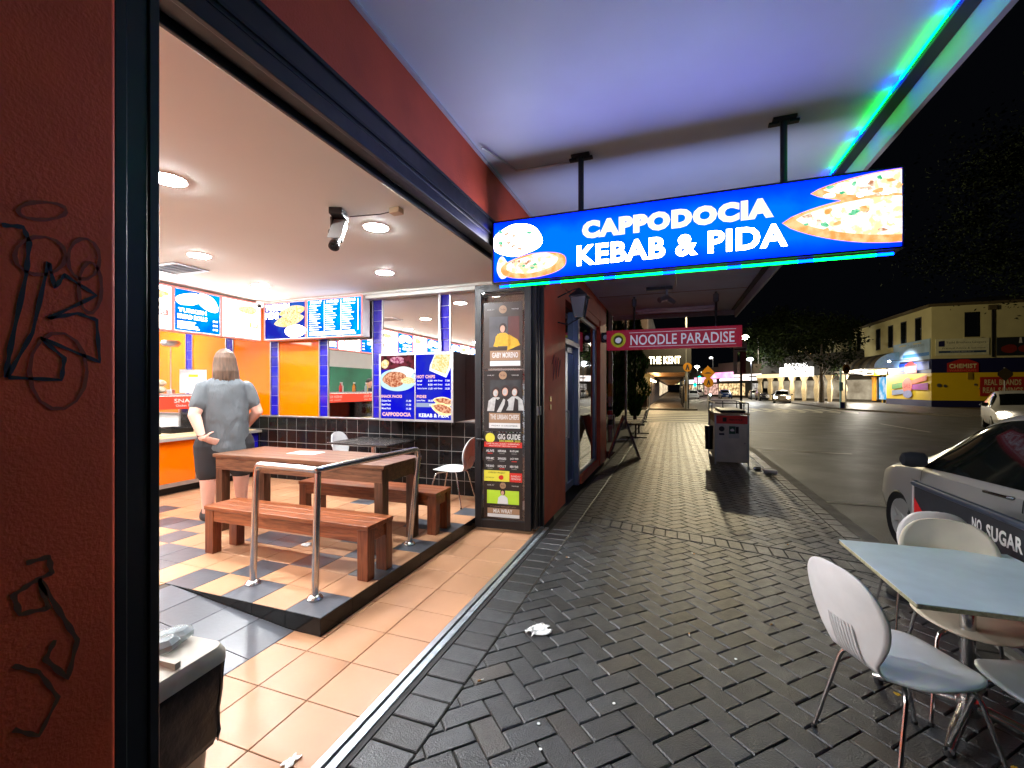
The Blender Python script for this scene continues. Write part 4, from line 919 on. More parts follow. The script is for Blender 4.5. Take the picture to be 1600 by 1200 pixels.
lettering('title', 'GIG GUIDE', .07, .5, .26, .06, M_pw, p, y=-.002, bold=.02); lettering('title', 'DECEMBER 2023', .08, .453, .24, .022, M_pyel, p, y=-.002, bold=.02)
flat('yellow_disc', blob(-.15, .485, .055, .055, 24, 0), M_pyel, p, y=-.002); rect('red_strip', -.22, .22, .38, .44, M_pred, p, y=-.002)
lettering('strip_words', 'LIVE MUSIC EVERY WEEKEND', 0, .42, .38, .016, M_pw, p, y=-.004); lettering('strip_words', 'FREE ENTRY BEFORE NINE', 0, .397, .32, .012, M_pw, p, y=-.004)
for r in range(3):
    for c in range(3):
        lettering('band_name', ['ALIVE', 'NIRVANA', 'BLUES JAM', 'OPEN MIC', 'SWINGERS', 'JAZZ TRIO', 'THE BAND', 'HOLLY', 'NEW YEAR'][r * 3 + c], -.15 + c * .14, .34 - r * .085, .095, .026, M_pw, p, y=-.002, bold=.02)
        rect('date_line', -.18 + c * .14, -.12 + c * .14, .308 - r * .085, .316 - r * .085, M_pgr if (r + c) % 3 else M_pred, p, y=-.002)
rect('yellow_patch', -.22, .075, .0, .12, M_pyel, p, y=-.003); lettering('patch_words', 'LORIKEET PROJECT', -.07, .095, .2, .022, M_pk, p, y=-.005); flat('pink_spot', blob(-.02, .045, .03, .025, 12, .1), M_pred, p, y=-.005); lettering('patch_words', 'SATURDAY', -.15, .04, .1, .014, M_pk, p, y=-.005)
rect('red_patch', .078, .22, .0, .1, M_pred, p, y=-.003); lettering('patch_words', 'SUNDAY', .15, .065, .11, .02, M_pw, p, y=-.005); lettering('patch_words', 'SESSIONS', .15, .035, .11, .02, M_pw, p, y=-.005)
p = poster('gig poster with a lime green portrait at the foot of the door', .145, .55, mat('poster_cocoa', rgb(48, 36, 32), .35))
dot(p, .37, r=.035); rect('lime_picture', -.185, .185, .165, .315, M_plime, p, y=-.002); fig(p, .0, .166, .7, M_pw, -.0045)
rect('name_band', -.18, .19, .055, .115, M_ptan, p, y=-.002); lettering('name', 'MIA WRAY', 0, .085, .22, .045, M_pw, p, y=-.004, bold=.02); rect('date_band', -.18, .19, .015, .052, M_pw, p, y=-.002); lettering('dates', 'SATURDAY FEBRUARY 10TH', 0, .135, .3, .012, M_ptan, p, y=-.002)

# ================================================================== NOODLE SHOP NEXT DOOR
ns = thing('noodle_shop', 'orange rendered shopfront with blue grey door and window frames next door', 'shop', (-1.6, 7.5, 0))
Pn = lambda n, mb, m, par=None, **k: mb.build(n, m, par or ns, world=True, **k)
M_bluefr = mat('blue_grey_frame', rgb(140, 150, 172), .35, .3, var=.1); M_win = glass('shop_window_glass', refl=.3, alpha=.9, dark=(.012, .014, .016, 1))
Pn('pier', MB().box(-1.62, -1.405, 4.967, 6.04, 0, 2.992), M_orangewall, bevel=.006)
Pn('far_pier', MB().box(-1.62, -1.405, 9.2, 10.08, 0, 2.992), M_orangewall, bevel=.006)
Pn('head_wall', MB().box(-1.6, -1.42, 6.042, 9.198, 2.86, 2.992), M_orangewall)
Pn('flank_wall', MB().box(-9, -1.622, 9.9, 10.08, 0, 3.4), M_orangewall)
Pn('stall_riser', MB().box(-1.6, -1.43, 7.32, 9.198, 0, .13), M_orangewall)
dr = Pn('double_door', MB().box(-1.58, -1.53, 6.05, 6.11, .02, 2.25).box(-1.58, -1.53, 6.58, 6.72, .02, 2.25).box(-1.58, -1.53, 7.14, 7.2, .02, 2.25).box(-1.58, -1.53, 6.11, 7.14, 2.16, 2.25).box(-1.58, -1.53, 6.11, 6.58, .02, .12).box(-1.58, -1.53, 6.72, 7.14, .02, .12), M_bluefr, bevel=.003)
Pn('door_pane', MB().box(-1.56, -1.55, 6.1095, 6.5805, .1195, 2.1605).box(-1.56, -1.55, 6.7195, 7.1405, .1195, 2.1605), M_win, dr)
Pn('transom', MB().box(-1.60, -1.45, 6.042, 7.2, 2.252, 2.33), M_bluefr)
Pn('transom_pane', MB().box(-1.56, -1.55, 6.05, 7.2, 2.332, 2.858), M_win)
wd = Pn('window', MB().box(-1.58, -1.46, 7.202, 7.32, 0, 2.858).box(-1.54, -1.48, 8.98, 9.18, .132, 2.858).box(-1.54, -1.48, 7.322, 8.98, .132, .19).box(-1.54, -1.48, 7.322, 8.98, 2.79, 2.858), M_bluefr, bevel=.003)
Pn('window_pane', MB().box(-1.515, -1.505, 7.3195, 8.9805, .1895, 2.7905), M_win, wd)
Pn('door_handle', MB().tube([(-1.53, 6.63, 1.25), (-1.49, 6.63, 1.25), (-1.49, 6.63, .85), (-1.53, 6.63, .85)], .012), M_alu, dr)
Pn('shop_interior_wall', MB().box(-4.2, -4.1, 5.64, 9.88, 0, 2.99), mat('dim_interior', (.1, .08, .07, 1), .8))
lettering('street_number', '176', 8.2, 2.35, .28, .12, M_pw, ns, M=worldm(ns).inverted() @ T(-1.498, 0, 0) @ rz(radians(90)))
g4 = thing('graffiti', 'pale scribbled graffiti on the orange pier beside the folded doors', 'graffiti', (-1.4, 5.5, 1.6))
def stroke2(pts, w=.006):
    b = MB(); b.tube([(-1.4035, a, z) for a, z in pts], w, 4); return b
stroke2([(5.3, 1.9), (5.4, 2.02), (5.35, 1.7), (5.5, 2.0), (5.5, 1.72), (5.6, 2.0), (5.68, 1.95), (5.62, 1.75), (5.75, 1.98)]).build('scribble_stroke', mat('grey_ink', rgb(120, 62, 50), .7), g4, world=True)
MB().box(-1.405, -1.398, 5.2, 5.27, 1.44, 1.5).box(-1.405, -1.398, 5.2, 5.27, 1.34, 1.4).build('metal_plate', mat('brass_plate', rgb(190, 150, 70), .4, .6), g4, world=True)
# lantern on the pier
ln = thing('wall_lantern', 'dark tapered coach lantern on a bracket high on the orange pier', 'lantern', (-1.12, 5.6, 2.66))
b = MB(); sq = lambda w, z: [(w, w, z), (-w, w, z), (-w, -w, z), (w, -w, z)]
MB().loft([sq(.055, -.16), sq(.095, .1)]).build('lantern_body', mat('lantern_glass', (.03, .045, .08, 1), .15), ln)
for sx in (-1, 1):
    for sy in (-1, 1): MB().cyl((sx * .057, sy * .057, -.16), (sx * .097, sy * .097, .1), .006, n=6).build('corner_bar', M_black, ln)
MB().loft([sq(.115, .1), sq(.115, .115), sq(.03, .2), sq(.012, .22)]).build('cap', M_black, ln)
MB().tube([(-.29, 0, .12), (-.1, 0, .2), (0, 0, .22)], .009, 8).tube([(-.29, 0, -.2), (-.15, 0, -.24), (0, 0, -.16)], .009, 8).build('bracket', M_black, ln)
ws = thing('wall_speaker', 'small black wall mounted speaker box by the noodle shop window head', 'speaker', (-1.33, 9.35, 2.66))
MB().box(-.07, .09, -.08, .08, -.1, .1).build('cabinet', M_black, ws, bevel=.01); MB().lathe((.02, -.081, 0), [(.001, 0), (.05, 0), (.045, -.006), (.001, -.004)], axis='Y').build('cone', M_alu, ws)
# NOODLE PARADISE sign
M_nred = mat('noodle_red', rgb(188, 32, 62), .4, var=.25, scale=1.2, glow=.2); M_nw = mat('noodle_white', (.72, .72, .85, 1), .4, var=.1, glow=.32)  # faint glow put into the sign faces to brighten them
nsn = thing('hanging_sign', 'magenta red NOODLE PARADISE sign hanging across the footpath', 'sign', (-.03, 9.0, 2.365))
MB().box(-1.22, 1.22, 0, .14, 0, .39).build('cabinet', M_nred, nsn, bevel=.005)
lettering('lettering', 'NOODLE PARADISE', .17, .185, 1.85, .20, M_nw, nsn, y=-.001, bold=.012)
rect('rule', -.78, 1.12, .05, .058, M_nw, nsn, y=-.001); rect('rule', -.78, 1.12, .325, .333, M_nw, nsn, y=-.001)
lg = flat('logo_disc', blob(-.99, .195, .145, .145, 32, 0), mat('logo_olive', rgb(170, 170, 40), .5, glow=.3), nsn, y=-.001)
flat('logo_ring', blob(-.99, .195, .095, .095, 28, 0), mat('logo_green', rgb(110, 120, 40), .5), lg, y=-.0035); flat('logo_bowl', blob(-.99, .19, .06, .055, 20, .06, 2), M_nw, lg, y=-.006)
for x, wh in ((-.72, 'shop side'), (.76, 'road side')):
    h = thing('sign_hanger', 'thick dark hanger of the noodle shop sign, ' + wh, 'hanger', (x, 9.07, 2.756), group='hangers of the noodle shop sign')
    MB().cyl((0, 0, 0), (0, 0, .652), .022, n=12).build('post', M_black, h); MB().lathe((0, 0, .45), [(.023, 0), (.05, .03), (.05, .15), (.023, .18)]).build('sleeve', mat('sleeve_grey', (.12, .12, .13, 1), .5), h)
bt = thing('batten_light', 'unlit white fluorescent batten fitting near the end of the awning', 'light fitting', (.05, 10.6, 3.41))
MB().box(-.85, .85, -.06, .06, -.06, -.001).build('body', M_casing, bt, bevel=.01); MB().cyl((-.8, 0, -.08), (.8, 0, -.08), .018).build('tube', M_white, bt)
cm = thing('street_camera', 'cluster of grey security cameras under the far end of the awning', 'camera', (-.1, 8.3, 3.41))
MB().box(-.35, .1, -.02, .02, -.06, -.001).build('rail', M_black, cm); MB().cyl((0, 0, -.06), (0, 0, -.2), .02).build('stem', M_alu, cm)
MB().tube([(0, 0, -.2), (-.12, -.12, -.26)], .05, 14).tube([(0, 0, -.2), (.12, .1, -.28)], .045, 14).build('camera_body', M_alu, cm, smooth=1)
cp = MB().tube([(.05, 4.9, 3.40), (.05, 8.25, 3.40)], .012, 8); tag(cp.build('conduit', M_alu), 'thin grey conduit running under the awning to the camera cluster', 'conduit')

# ================================================================== OUTDOOR TABLE AND CHAIRS
M_tt = mat('pale_blue_laminate', rgb(212, 226, 232), .34, var=.08, scale=9, rvar=.04); M_edge = mat('chipped_edge', rgb(178, 172, 140), .7, var=.4, scale=60, bump=.8, bscale=80)
t = thing('outdoor_table', 'pale blue square outdoor table with a chipped edge on a steel pedestal', 'table', (1.33, 2.74, 0), rotz=radians(2))
MB().box(-.385, .385, -.41, .41, .676, .696).build('edge_board', M_edge, t, bevel=.004)
MB().box(-.386, .386, -.411, .411, .6965, .70).build('table_top', M_tt, t, bevel=.001)
MB().cyl((0, 0, .1), (0, 0, .675), .03).build('pedestal', M_chrome, t, smooth=1); MB().box(-.2, .2, -.03, .03, .655, .675).box(-.03, .03, -.2, .2, .654, .674).build('top_plate', M_black, t)
hb_ = MB().lathe((0, 0, .045), [(.001, 0), (.045, 0), (.045, .07), (.001, .075)]).build('hub', M_chrome, t, smooth=1)
for k in range(4):
    a = radians(45 + 90 * k + 8); e = Vector((cos(a), sin(a), 0))
    MB().tube([e * .03 + Vector((0, 0, .085)), e * .25 + Vector((0, 0, .06)), e * .36 + Vector((0, 0, .03))], [.027, .024, .02], 14).build('foot', M_chrome, t, smooth=1)
    MB().cyl(e * .34, e * .34 + Vector((0, 0, .03)), .02).build('foot_pad', M_blackrub, t)
make_chair('shell_chair', 'white shell chair with a ribbed back at the left of the pale blue outdoor table', M_white, (.92, 2.34, 0), radians(-68), 'shell chairs at the outdoor table')
make_chair('shell_chair', 'cream shell chair on the far side of the pale blue outdoor table', M_beige, (1.40, 2.88, 0), radians(172), 'shell chairs at the outdoor table')
make_chair('shell_chair', 'white shell chair standing behind the cream one, beside the banner', M_white, (1.53, 3.66, 0), radians(-8), 'shell chairs at the outdoor table').scale = (.82, 1, 1)
make_chair('shell_chair', 'white shell chair cut off by the right edge, on the near side of the table', mat('grey_white_plastic', (.5, .52, .52, 1), .35), (1.40, 2.27, 0), radians(15), 'shell chairs at the outdoor table')
# cafe barrier banner
M_bk = mat('banner_black', (.02, .022, .028, 1), .55, var=.2, bump=.2, bscale=5); M_rd = mat('banner_red', rgb(205, 28, 30), .5, var=.1, bump=.2, bscale=5)
bn_ = thing('cafe_barrier', 'black and red fabric barrier banner reading NO SUGAR between the table and the parked car', 'barrier', (1.73, 3.30, 0), rotz=radians(-90))
MB().box(-.91, 1.5, 0, .012, .21, .86).build('banner', M_bk, bn_)
MB().tube([(-.93, .006, .875), (1.52, .006, .875)], .022, 12).build('top_rail', mat('rail_blue_grey', rgb(90, 100, 120), .3, .6), bn_, smooth=1)
MB().tube([(-.93, .006, .2), (1.52, .006, .2)], .014, 10).build('bottom_rail', M_alu, bn_, smooth=1)
for xx in (-.93, 1.52):
    po = MB().cyl((xx, .006, .012), (xx, .006, .9), .02).build('post', M_alu, bn_, smooth=1); MB().lathe((xx, .006, 0), [(.001, 0), (.16, 0), (.16, .01), (.02, .02), (.001, .02)]).build('foot', M_black, bn_, smooth=1)
flat('red_swoosh', [(-.908, .215), (-.908, .77), (-.75, .66), (-.6, .62), (-.3, .6), (.0, .63), (.2, .66), (.5, .6), (.9, .52), (1.4, .44), (1.4, .215)], M_rd, bn_, y=-.001)
flat('black_swoosh', [(-.3, .215), (-.1, .3), (.2, .36), (.6, .36), (1.0, .3), (1.3, .215)], M_bk, bn_, y=-.004)
lettering('lettering', 'NO', -.17, .775, .09, .075, M_pw, bn_, y=-.001, bold=.03); lettering('lettering', 'SUGAR', .06, .765, .29, .085, M_pw, bn_, y=-.001, bold=.035)
leafm = mat('yellow_leaf', rgb(200, 160, 30), .6)
for k, (x, y) in enumerate([(1.1, 2.85), (1.35, 2.46)]):
    scrap('fallen_leaf', ['small yellow leaf on the paving under the outdoor table', 'small yellow leaf by the pedestal foot of the outdoor table'][k], (x, y, .003), .035, 20 + k, 'leaf', leafm)
random.seed(12)
for k, (x, y) in enumerate([(-.28, 2.28), (-.6, 2.02), (.05, 1.9), (-.55, 1.88), (.35, 2.9), (-.9, 3.4), (.5, 6.5), (-.3, 7.3)]):
    b = MB().lathe((0, 0, .0), [(.001, 0), (.008, 0), (.008, .002), (.001, .003)], 12); o = b.build('gum_spot', M_white); o.location = (x, y, .0025)
    tag(o, 'small pale gum spot on the dark paving', 'gum spot', 'gum spots trodden into the paving')

random.seed(31)
for k, (x, y) in enumerate([(-.95, 4.1), (.62, 3.4), (.2, 4.6), (-.4, 5.9), (1.1, 5.2), (-1.0, 2.2), (.95, 7.2), (.1, 3.1)]):
    a = random.uniform(0, 6.28); t = thing('cigarette_butt', 'trodden cigarette butt on the dark paving', 'cigarette butt', (x, y, .004), a, 'cigarette butts on the footpath')
    MB().cyl((0, 0, 0), (.018, 0, 0), .0042, n=8).build('filter', mat('filter_tan', rgb(190, 140, 80), .8), t); MB().cyl((.0182, 0, 0), (.034, 0, 0), .0038, n=8).build('paper', M_paper, t)
# ================================================================== STREET FURNITURE
M_ss = mat('bin_stainless', (.6, .55, .48, 1), .35, .6, var=.25, scale=3, rvar=.12)
t = thing('street_bin', 'stainless double street bin cabinet with a red band and notices near the kerb', 'street bin', (1.155, 11.1, 0))
w, L = .325, .9
MB().box(-w + .03, w - .03, -L + .01, L - .01, .06, 1.0).build('cabinet', M_ss, t, bevel=.004)
for sx in (-1, 1):
    for sy in (-1, 1): MB().box(sx * w - .03 * (sx > 0), sx * w + .03 * (sx < 0), sy * L - .03 * (sy > 0), sy * L + .03 * (sy < 0), 0, 1.05).build('corner_post', M_alu, t, bevel=.003)
MB().box(-w - .01, w + .01, -L - .01, L + .01, 1.05, 1.08).build('cream_rim', mat('cream_trim', rgb(220, 205, 160), .5), t, bevel=.004)
MB().box(-w + .032, w - .032, -L + .002, -L + .0095, .86, 1.03).build('red_band', mat('bin_red', rgb(232, 52, 42), .45, var=.08), t)
MB().box(-w + .022, -w + .0295, -L + .05, -.05, .86, 1.03).box(-w + .022, -w + .0295, .05, L - .05, .86, 1.03).build('side_band', mat('bin_yellow', rgb(190, 150, 40), .5), t)
lettering('band_words', 'RECYCLE', .08, .945, .24, .035, M_dark, t, y=-L + .0015, bold=.02); rect('band_badge', -.17, -.1, .9, .99, M_dark, t, y=-L + .0015, t=.001)
n_ = MB().box(-.06, .14, -L + .0045, -L + .0095, .56, .82).build('notice', mat('notice_pale', (.45, .45, .42, 1), .5), t)
MB().box(-.05, .07, -L + .003, -L + .0044, .65, .81).build('notice_green', mat('notice_green_print', rgb(35, 80, 60), .5), n_); MB().box(.075, .13, -L + .003, -L + .0044, .66, .8).build('notice_black', M_dark, n_)
flat('bird_print', blob(.01, .73, .03, .035, 12, .4, 3), M_pw, n_, y=-L + .0025, t=.001)
flat('round_sticker', blob(-.19, .75, .055, .055, 20, 0), M_bk, t, y=-L + .009, t=.003); rect('sticker_strip', -.24, -.14, .62, .66, M_bk, t, y=-L + .009, t=.003)
MB().sphere((.24, -L - .005, .46), .016).build('lock', M_chrome, t)
rl = MB()
for (a, b) in (((-w, -L), (w, -L)), ((w, -L), (w, L)), ((w, L), (-w, L)), ((-w, L), (-w, -L))): rl.cyl((a[0] * .95, a[1] * .97, 1.29), (b[0] * .95, b[1] * .97, 1.29), .012, n=8)
for (a, b) in ((-w, -L), (w, -L), (w, L), (-w, L), (w, -.3), (w, .3), (-w, 0), (0, L)):
    if (a, b) != (-w, -L): rl.cyl((a * .95, b * .97, 1.08), (a * .95, b * .97, 1.29), .012, n=8)
rl.build('rail_top', M_black, t)
MB().box(-.2, .28, -.75, .7, 1.081, 1.14).build('ash_tray', M_black, t, bevel=.02)
MB().lathe((-w - .1, -.75, .3), [(.001, 0), (.075, 0), (.085, .5), (.001, .51)]).build('hanging_ashtray', M_black, t, smooth=1)
tag(MB().lathe((0, 0, .03), [(.03, -.06), (.033, -.05), (.033, .05), (.03, .06)], axis='X').build('drink_can', M_chrome, smooth=1), 'crushed silver drink can on the paving beside the street bin', 'can'); bpy.data.objects['drink_can'].location = (1.55, 9.75, .0)
tag(MB().box(0, .22, 0, .12, 0, .06).build('takeaway_carton', M_casing, bevel=.01), 'pale takeaway carton dropped beside the street bin', 'carton'); bpy.data.objects['takeaway_carton'].location = (1.62, 9.45, .001)
# A-frame
W_af = wood('board_brown', rgb(70, 58, 50), rgb(104, 88, 76), .5, 'Z')
t = thing('sandwich_board', 'brown and white sandwich board standing open beside the noodle shop window', 'sandwich board', (-1.06, 10.45, 0), rotz=radians(9))
for s_, m_ in ((-1, W_af), (1, W_af)):
    Mx = T(s_ * .17, 0, .49) @ Matrix.Rotation(radians(-19.5 * s_), 4, 'Y'); b = MB(); b.obox(Mx, .012, .27, .5); f_ = b.build('board', m_, t, bevel=.003)
    b = MB(); b.obox(Mx @ T(s_ * .014, 0, .02), .0015, .24, .44); b.obox(Mx @ T(-s_ * .014, 0, .02), .0015, .24, .44); b.build('panel', mat('chalk_white', (.6, .57, .5, 1), .6, var=.1) if s_ > 0 else mat('chalk_pink', (.42, .3, .27, 1), .6, var=.15), f_)
    for q in (-1, 1): b = MB(); b.obox(Mx @ T(0, q * .262, 0), .02, .012, .51); b.build('rail', W_af, t, bevel=.002)
MB().cyl((-.2, 0, .42), (.2, 0, .42), .005).build('stay', M_alu, t)
# pole with stickers, thin pole beside it
t = thing('sign_pole', 'pale pole wrapped with stickers behind the sandwich board', 'pole', (-1.78, 13.6, 0))
MB().cyl((0, 0, 0), (0, 0, 4.6), .075, .065, 16).build('pole', mat('galvanised', (.42, .42, .44, 1), .45, .5, var=.2, scale=5), t, smooth=1)
for k, (z0, z1, c) in enumerate([(1.35, 1.75, rgb(200, 170, 110)), (1.15, 1.34, rgb(190, 170, 160)), (.95, 1.05, rgb(30, 30, 45)), (.8, .93, rgb(190, 50, 40)), (.68, .78, rgb(200, 200, 200)), (.5, .66, rgb(25, 25, 30)), (.36, .48, rgb(160, 160, 170))]):
    MB().cyl((0, 0, z0), (0, 0, z1), .0785, n=16).build('sticker', mat('sticker%d' % k, c, .6, var=.3, scale=14), t, smooth=1)
t = thing('sign_pole', 'thin dark edged pole left of the stickered pole', 'pole', (-1.93, 13.3, 0)); MB().cyl((0, 0, 0), (0, 0, 4.8), .04, n=12).build('pole', MATS['galvanised'], t, smooth=1); MB().box(-.045, .045, -.045, -.042, .9, 1.7).build('sticker', mat('pole_sticker', (.6, .6, .6, 1), .5, var=.9, scale=30), t)
t = thing('sign_pole', 'plain pale pole between the two dark conifers', 'pole', (-1.75, 18.0, 0)); MB().cyl((0, 0, 0), (0, 0, 5.5), .05, n=12).build('pole', MATS['galvanised'], t, smooth=1); MB().lathe((0, 0, 0), [(.12, 0), (.12, .02), (.05, .03)], 12).build('foot', MATS['galvanised'], t)
# bench beyond
t = thing('street_bench', 'slatted timber street bench on dark cast legs facing the road', 'bench', (-1.0, 15.5, 0), rotz=radians(-90))
W_sl = wood('slat_wood', rgb(150, 125, 85), rgb(205, 180, 130), .5, 'X')
st_ = MB()
for k in range(5): st_.box(-.9, .9, -.38 + k * .09, -.31 + k * .09, .45, .48)
st_.build('seat', W_sl, t, bevel=.004)
bk = MB()
for k in range(4): bk.obox(T(0, .1 + k * .028, .56 + k * .1) @ Matrix.Rotation(radians(-15), 4, 'X'), .9, .012, .04)
bk.build('backrest', mat('slat_pale', (.5, .5, .45, 1), .5, var=.2, island=.3), t, bevel=.003)
for x in (-.7, .7): MB().box(x - .02, x + .02, -.38, .15, .4, .449).box(x - .02, x + .02, -.15, -.1, .03, .4).box(x - .03, x + .03, -.42, .22, 0, .03).obox(T(x, .16, .68) @ Matrix.Rotation(radians(-15), 4, 'X'), .02, .012, .23).build('leg', M_black, t, bevel=.004)
t = thing('red_bollard_sign', 'low white and red notice panel on the corner beyond the noodle shop', 'sign', (-3.2, 20.0, 0)); MB().box(-.45, .45, 0, .04, .9, 1.5).build('panel', mat('cream_sign', (.6, .58, .5, 1), .5), t); rect('red_patch', -.4, .15, 1.1, 1.45, mat('red_print', rgb(210, 50, 40), .5), t, y=-.001)
for x in (-.4, .4): MB().cyl((x, .02, 0), (x, .02, .899), .03).build('leg', M_alu, t)
lettering('words', 'OPEN', -.12, 1.28, .4, .16, M_pw, t, y=-.004, bold=.03)
t = thing('guard_rail', 'low white guard rail at the corner beyond the noodle shop', 'guard rail', (-2.3, 14.8, 0)); MB().tube([(-.5, 0, 0), (-.5, 0, .72), (.5, 0, .72), (.5, 0, 0)], .025, 10).build('rail', mat('rail_white', (.6, .6, .58, 1), .4), t, smooth=1); MB().cyl((-.5, 0, .35), (.5, 0, .35), .015).build('mid_rail', M_alu, t)
# bus stop pole behind the bin
t = thing('bus_stop', 'bus stop pole with white and maroon plates rising behind the street bin', 'bus stop', (1.72, 13.2, 0))
MB().cyl((0, 0, 0), (0, 0, 2.95), .03, n=12).build('pole', M_black, t, smooth=1)
MB().box(-.19, .13, -.045, -.031, 2.58, 2.84).build('head_plate', mat('plate_white', (.55, .54, .5, 1), .5), t); MB().box(-.19, -.1, -.045, -.031, 2.0, 2.575).build('narrow_plate', MATS['plate_white'], t)
MB().box(-.02, .11, -.045, -.031, 2.0, 2.575).build('maroon_plate', mat('plate_maroon', rgb(130, 40, 45), .5), t); rect('plate_line', -.17, .11, 2.63, 2.66, M_bk, t, y=-.0455); lettering('plate_words', 'BUS', -.03, 2.75, .15, .08, M_bk, t, y=-.0455, bold=.03)

M_sgy = mat('sign_yellow', rgb(160, 104, 8), .5, var=.06)
def warn_sign(label, x, y, z, rot=0, size=.42, glyph='hump', zb=0):
    t = thing('warning_sign', label, 'road sign', (x, y, zb), rot)
    MB().cyl((0, .02, 0), (0, .02, z + size), .035, n=10).build('pole', MATS['galvanised'], t)
    s_ = size; p = flat('plate', [(0, z - s_), (s_, z), (0, z + s_), (-s_, z)], M_sgy, t, y=-.02, t=.01)
    if glyph == 'hump': flat('hump_symbol', [(-.24 * s_ / .42, z - .06), (.24 * s_ / .42, z - .06), (.1, z + .06), (-.1, z + .06)], M_dark, p, y=-.032)
    elif glyph == 'walk': flat('person_symbol', [(-.06, z + .2), (.06, z + .2), (.14, z - .0), (.2, z - .16), (.1, z - .14), (0, z - .02), (-.1, z - .16), (-.2, z - .14), (-.12, z + .02)], M_dark, p, y=-.032)
    return t
def disc_sign(label, x, y, z, r=.4, zb=0, rot=0):
    t = thing('crossing_sign', label, 'road sign', (x, y, zb), rot); MB().cyl((0, .03, 0), (0, .03, z + .2), .035, n=10).build('pole', MATS['galvanised'], t)
    p = flat('disc', blob(0, z, r, r, 24, 0), M_sgy, t, y=-.01, t=.012); flat('legs_symbol', [(-.05, z + .2), (.05, z + .2), (.16, z - .22), (.06, z - .22), (0, z - .02), (-.06, z - .22), (-.16, z - .22)], M_dark, p, y=-.023); return t
def AT(px, d):
    """a spot d metres deep in the view, px across it (used only to lay out the far street)"""
    l = (px - 800) / 690 * d; a = radians(20); return (-sin(a) * d + cos(a) * l, cos(a) * d + sin(a) * l)
def ZZ(py, d): return 1.6 - (py - 607) / 690 * d
x, y = AT(1106, 38); warn_sign('yellow diamond speed hump sign over the crossing beyond the side street', x, y, ZZ(583, 38), radians(20), .62)
x, y = AT(1107, 37.4); disc_sign('round yellow pedestrian sign right below the speed hump diamond', x, y, ZZ(598, 37.4), .42, rot=radians(20))
x, y = AT(1074, 34); disc_sign('round yellow pedestrian sign beside the pub fence', x, y, ZZ(574, 34), .34, zb=0, rot=radians(20))
t = thing('crossing_sign', 'amber lozenge pedestrian sign on a grey post in front of the chemist', 'road sign', (0, 0, 0), radians(30)); x, y = AT(1322, 34.5); t.location = (x, y, 0)
MB().cyl((0, .03, 0), (0, .03, 3.6), .05, n=10).build('pole', MATS['galvanised'], t); zc = ZZ(577, 34.5)
p = flat('plate', [(-.34, zc - .1), (-.2, zc - .34), (.2, zc - .34), (.34, zc - .1), (.34, zc + .12), (.12, zc + .36), (-.12, zc + .36), (-.34, zc + .12)], M_sgy, t, y=-.03, t=.012); flat('legs_symbol', [(-.07, zc + .14), (.07, zc + .14), (.24, zc - .12), (.14, zc - .16), (0, zc + .0), (-.14, zc - .16), (-.24, zc - .12)], M_dark, p, y=-.043)
x, y = AT(1314, 35.5); t = thing('ticket_machine', 'pale blue post with a small blue sign on the pavement by the crossing', 'sign', (x, y, 0), radians(30))
MB().cyl((0, .03, 0), (0, .03, 3.1), .07, n=10).build('pole', mat('post_cyan', rgb(120, 160, 175), .5), t); MB().box(-.17, .17, -.03, -.005, 1.4, 2.1).build('plate', mat('plate_cyan', rgb(120, 180, 205), .5), t); MB().box(-.1, .32, -.05, -.04, .0, .5).build('blue_box', mat('box_blue', rgb(35, 45, 130), .5), t)

# ================================================================== CARS
M_glasscar = mat('car_glass', (.008, .010, .009, 1), .05, var=.1, spec=.8)
E_head = emat('headlamp_on', (1, .86, .66, 1), 60.0); E_tail = emat('tail_lamp', (1, .05, .03, 1), .5)
def crom(A, u):
    k = min(max(int(u), 0), len(A) - 2); q = u - k; a, b, c, d = A[max(k - 1, 0)], A[k], A[k + 1], A[min(k + 2, len(A) - 1)]
    return [.5 * (2 * b[i] + (c[i] - a[i]) * q + (2 * a[i] - 5 * b[i] + 4 * c[i] - d[i]) * q * q + (-a[i] + 3 * b[i] - 3 * c[i] + d[i]) * q ** 3) for i in range(len(b))]
#        y     w    zb    zr   wr   z0
CARS = {'hatch': [(-2.10, .66, .70, .74, .50, .40), (-2.06, .80, .80, .86, .60, .26), (-1.95, .85, .92, 1.12, .62, .22), (-1.70, .875, .95, 1.36, .60, .20), (-1.2, .88, .95, 1.46, .60, .19), (-.6, .88, .94, 1.50, .60, .19), (.0, .88, .92, 1.49, .60, .19), (.35, .88, .91, 1.43, .60, .19), (.7, .88, .90, 1.28, .61, .19), (1.05, .88, .89, 1.08, .64, .19), (1.3, .872, .87, .96, .66, .20), (1.65, .85, .82, .89, .64, .20), (1.95, .80, .72, .79, .58, .22), (2.10, .70, .60, .66, .5, .26), (2.17, .55, .50, .54, .4, .34)],
        'wagon4wd': [(-2.35, .66, .80, .9, .55, .5), (-2.3, .84, .95, 1.2, .66, .35), (-2.15, .9, 1.05, 1.6, .68, .3), (-1.8, .92, 1.06, 1.72, .68, .28), (-1.0, .93, 1.06, 1.76, .68, .28), (-.2, .93, 1.05, 1.75, .68, .28), (.3, .93, 1.04, 1.70, .68, .28), (.75, .93, 1.03, 1.42, .69, .28), (1.05, .93, 1.02, 1.16, .74, .28), (1.5, .92, .99, 1.09, .76, .3), (2.0, .9, .92, 1.04, .74, .3), (2.25, .84, .8, .92, .66, .32), (2.35, .7, .65, .7, .5, .4)]}
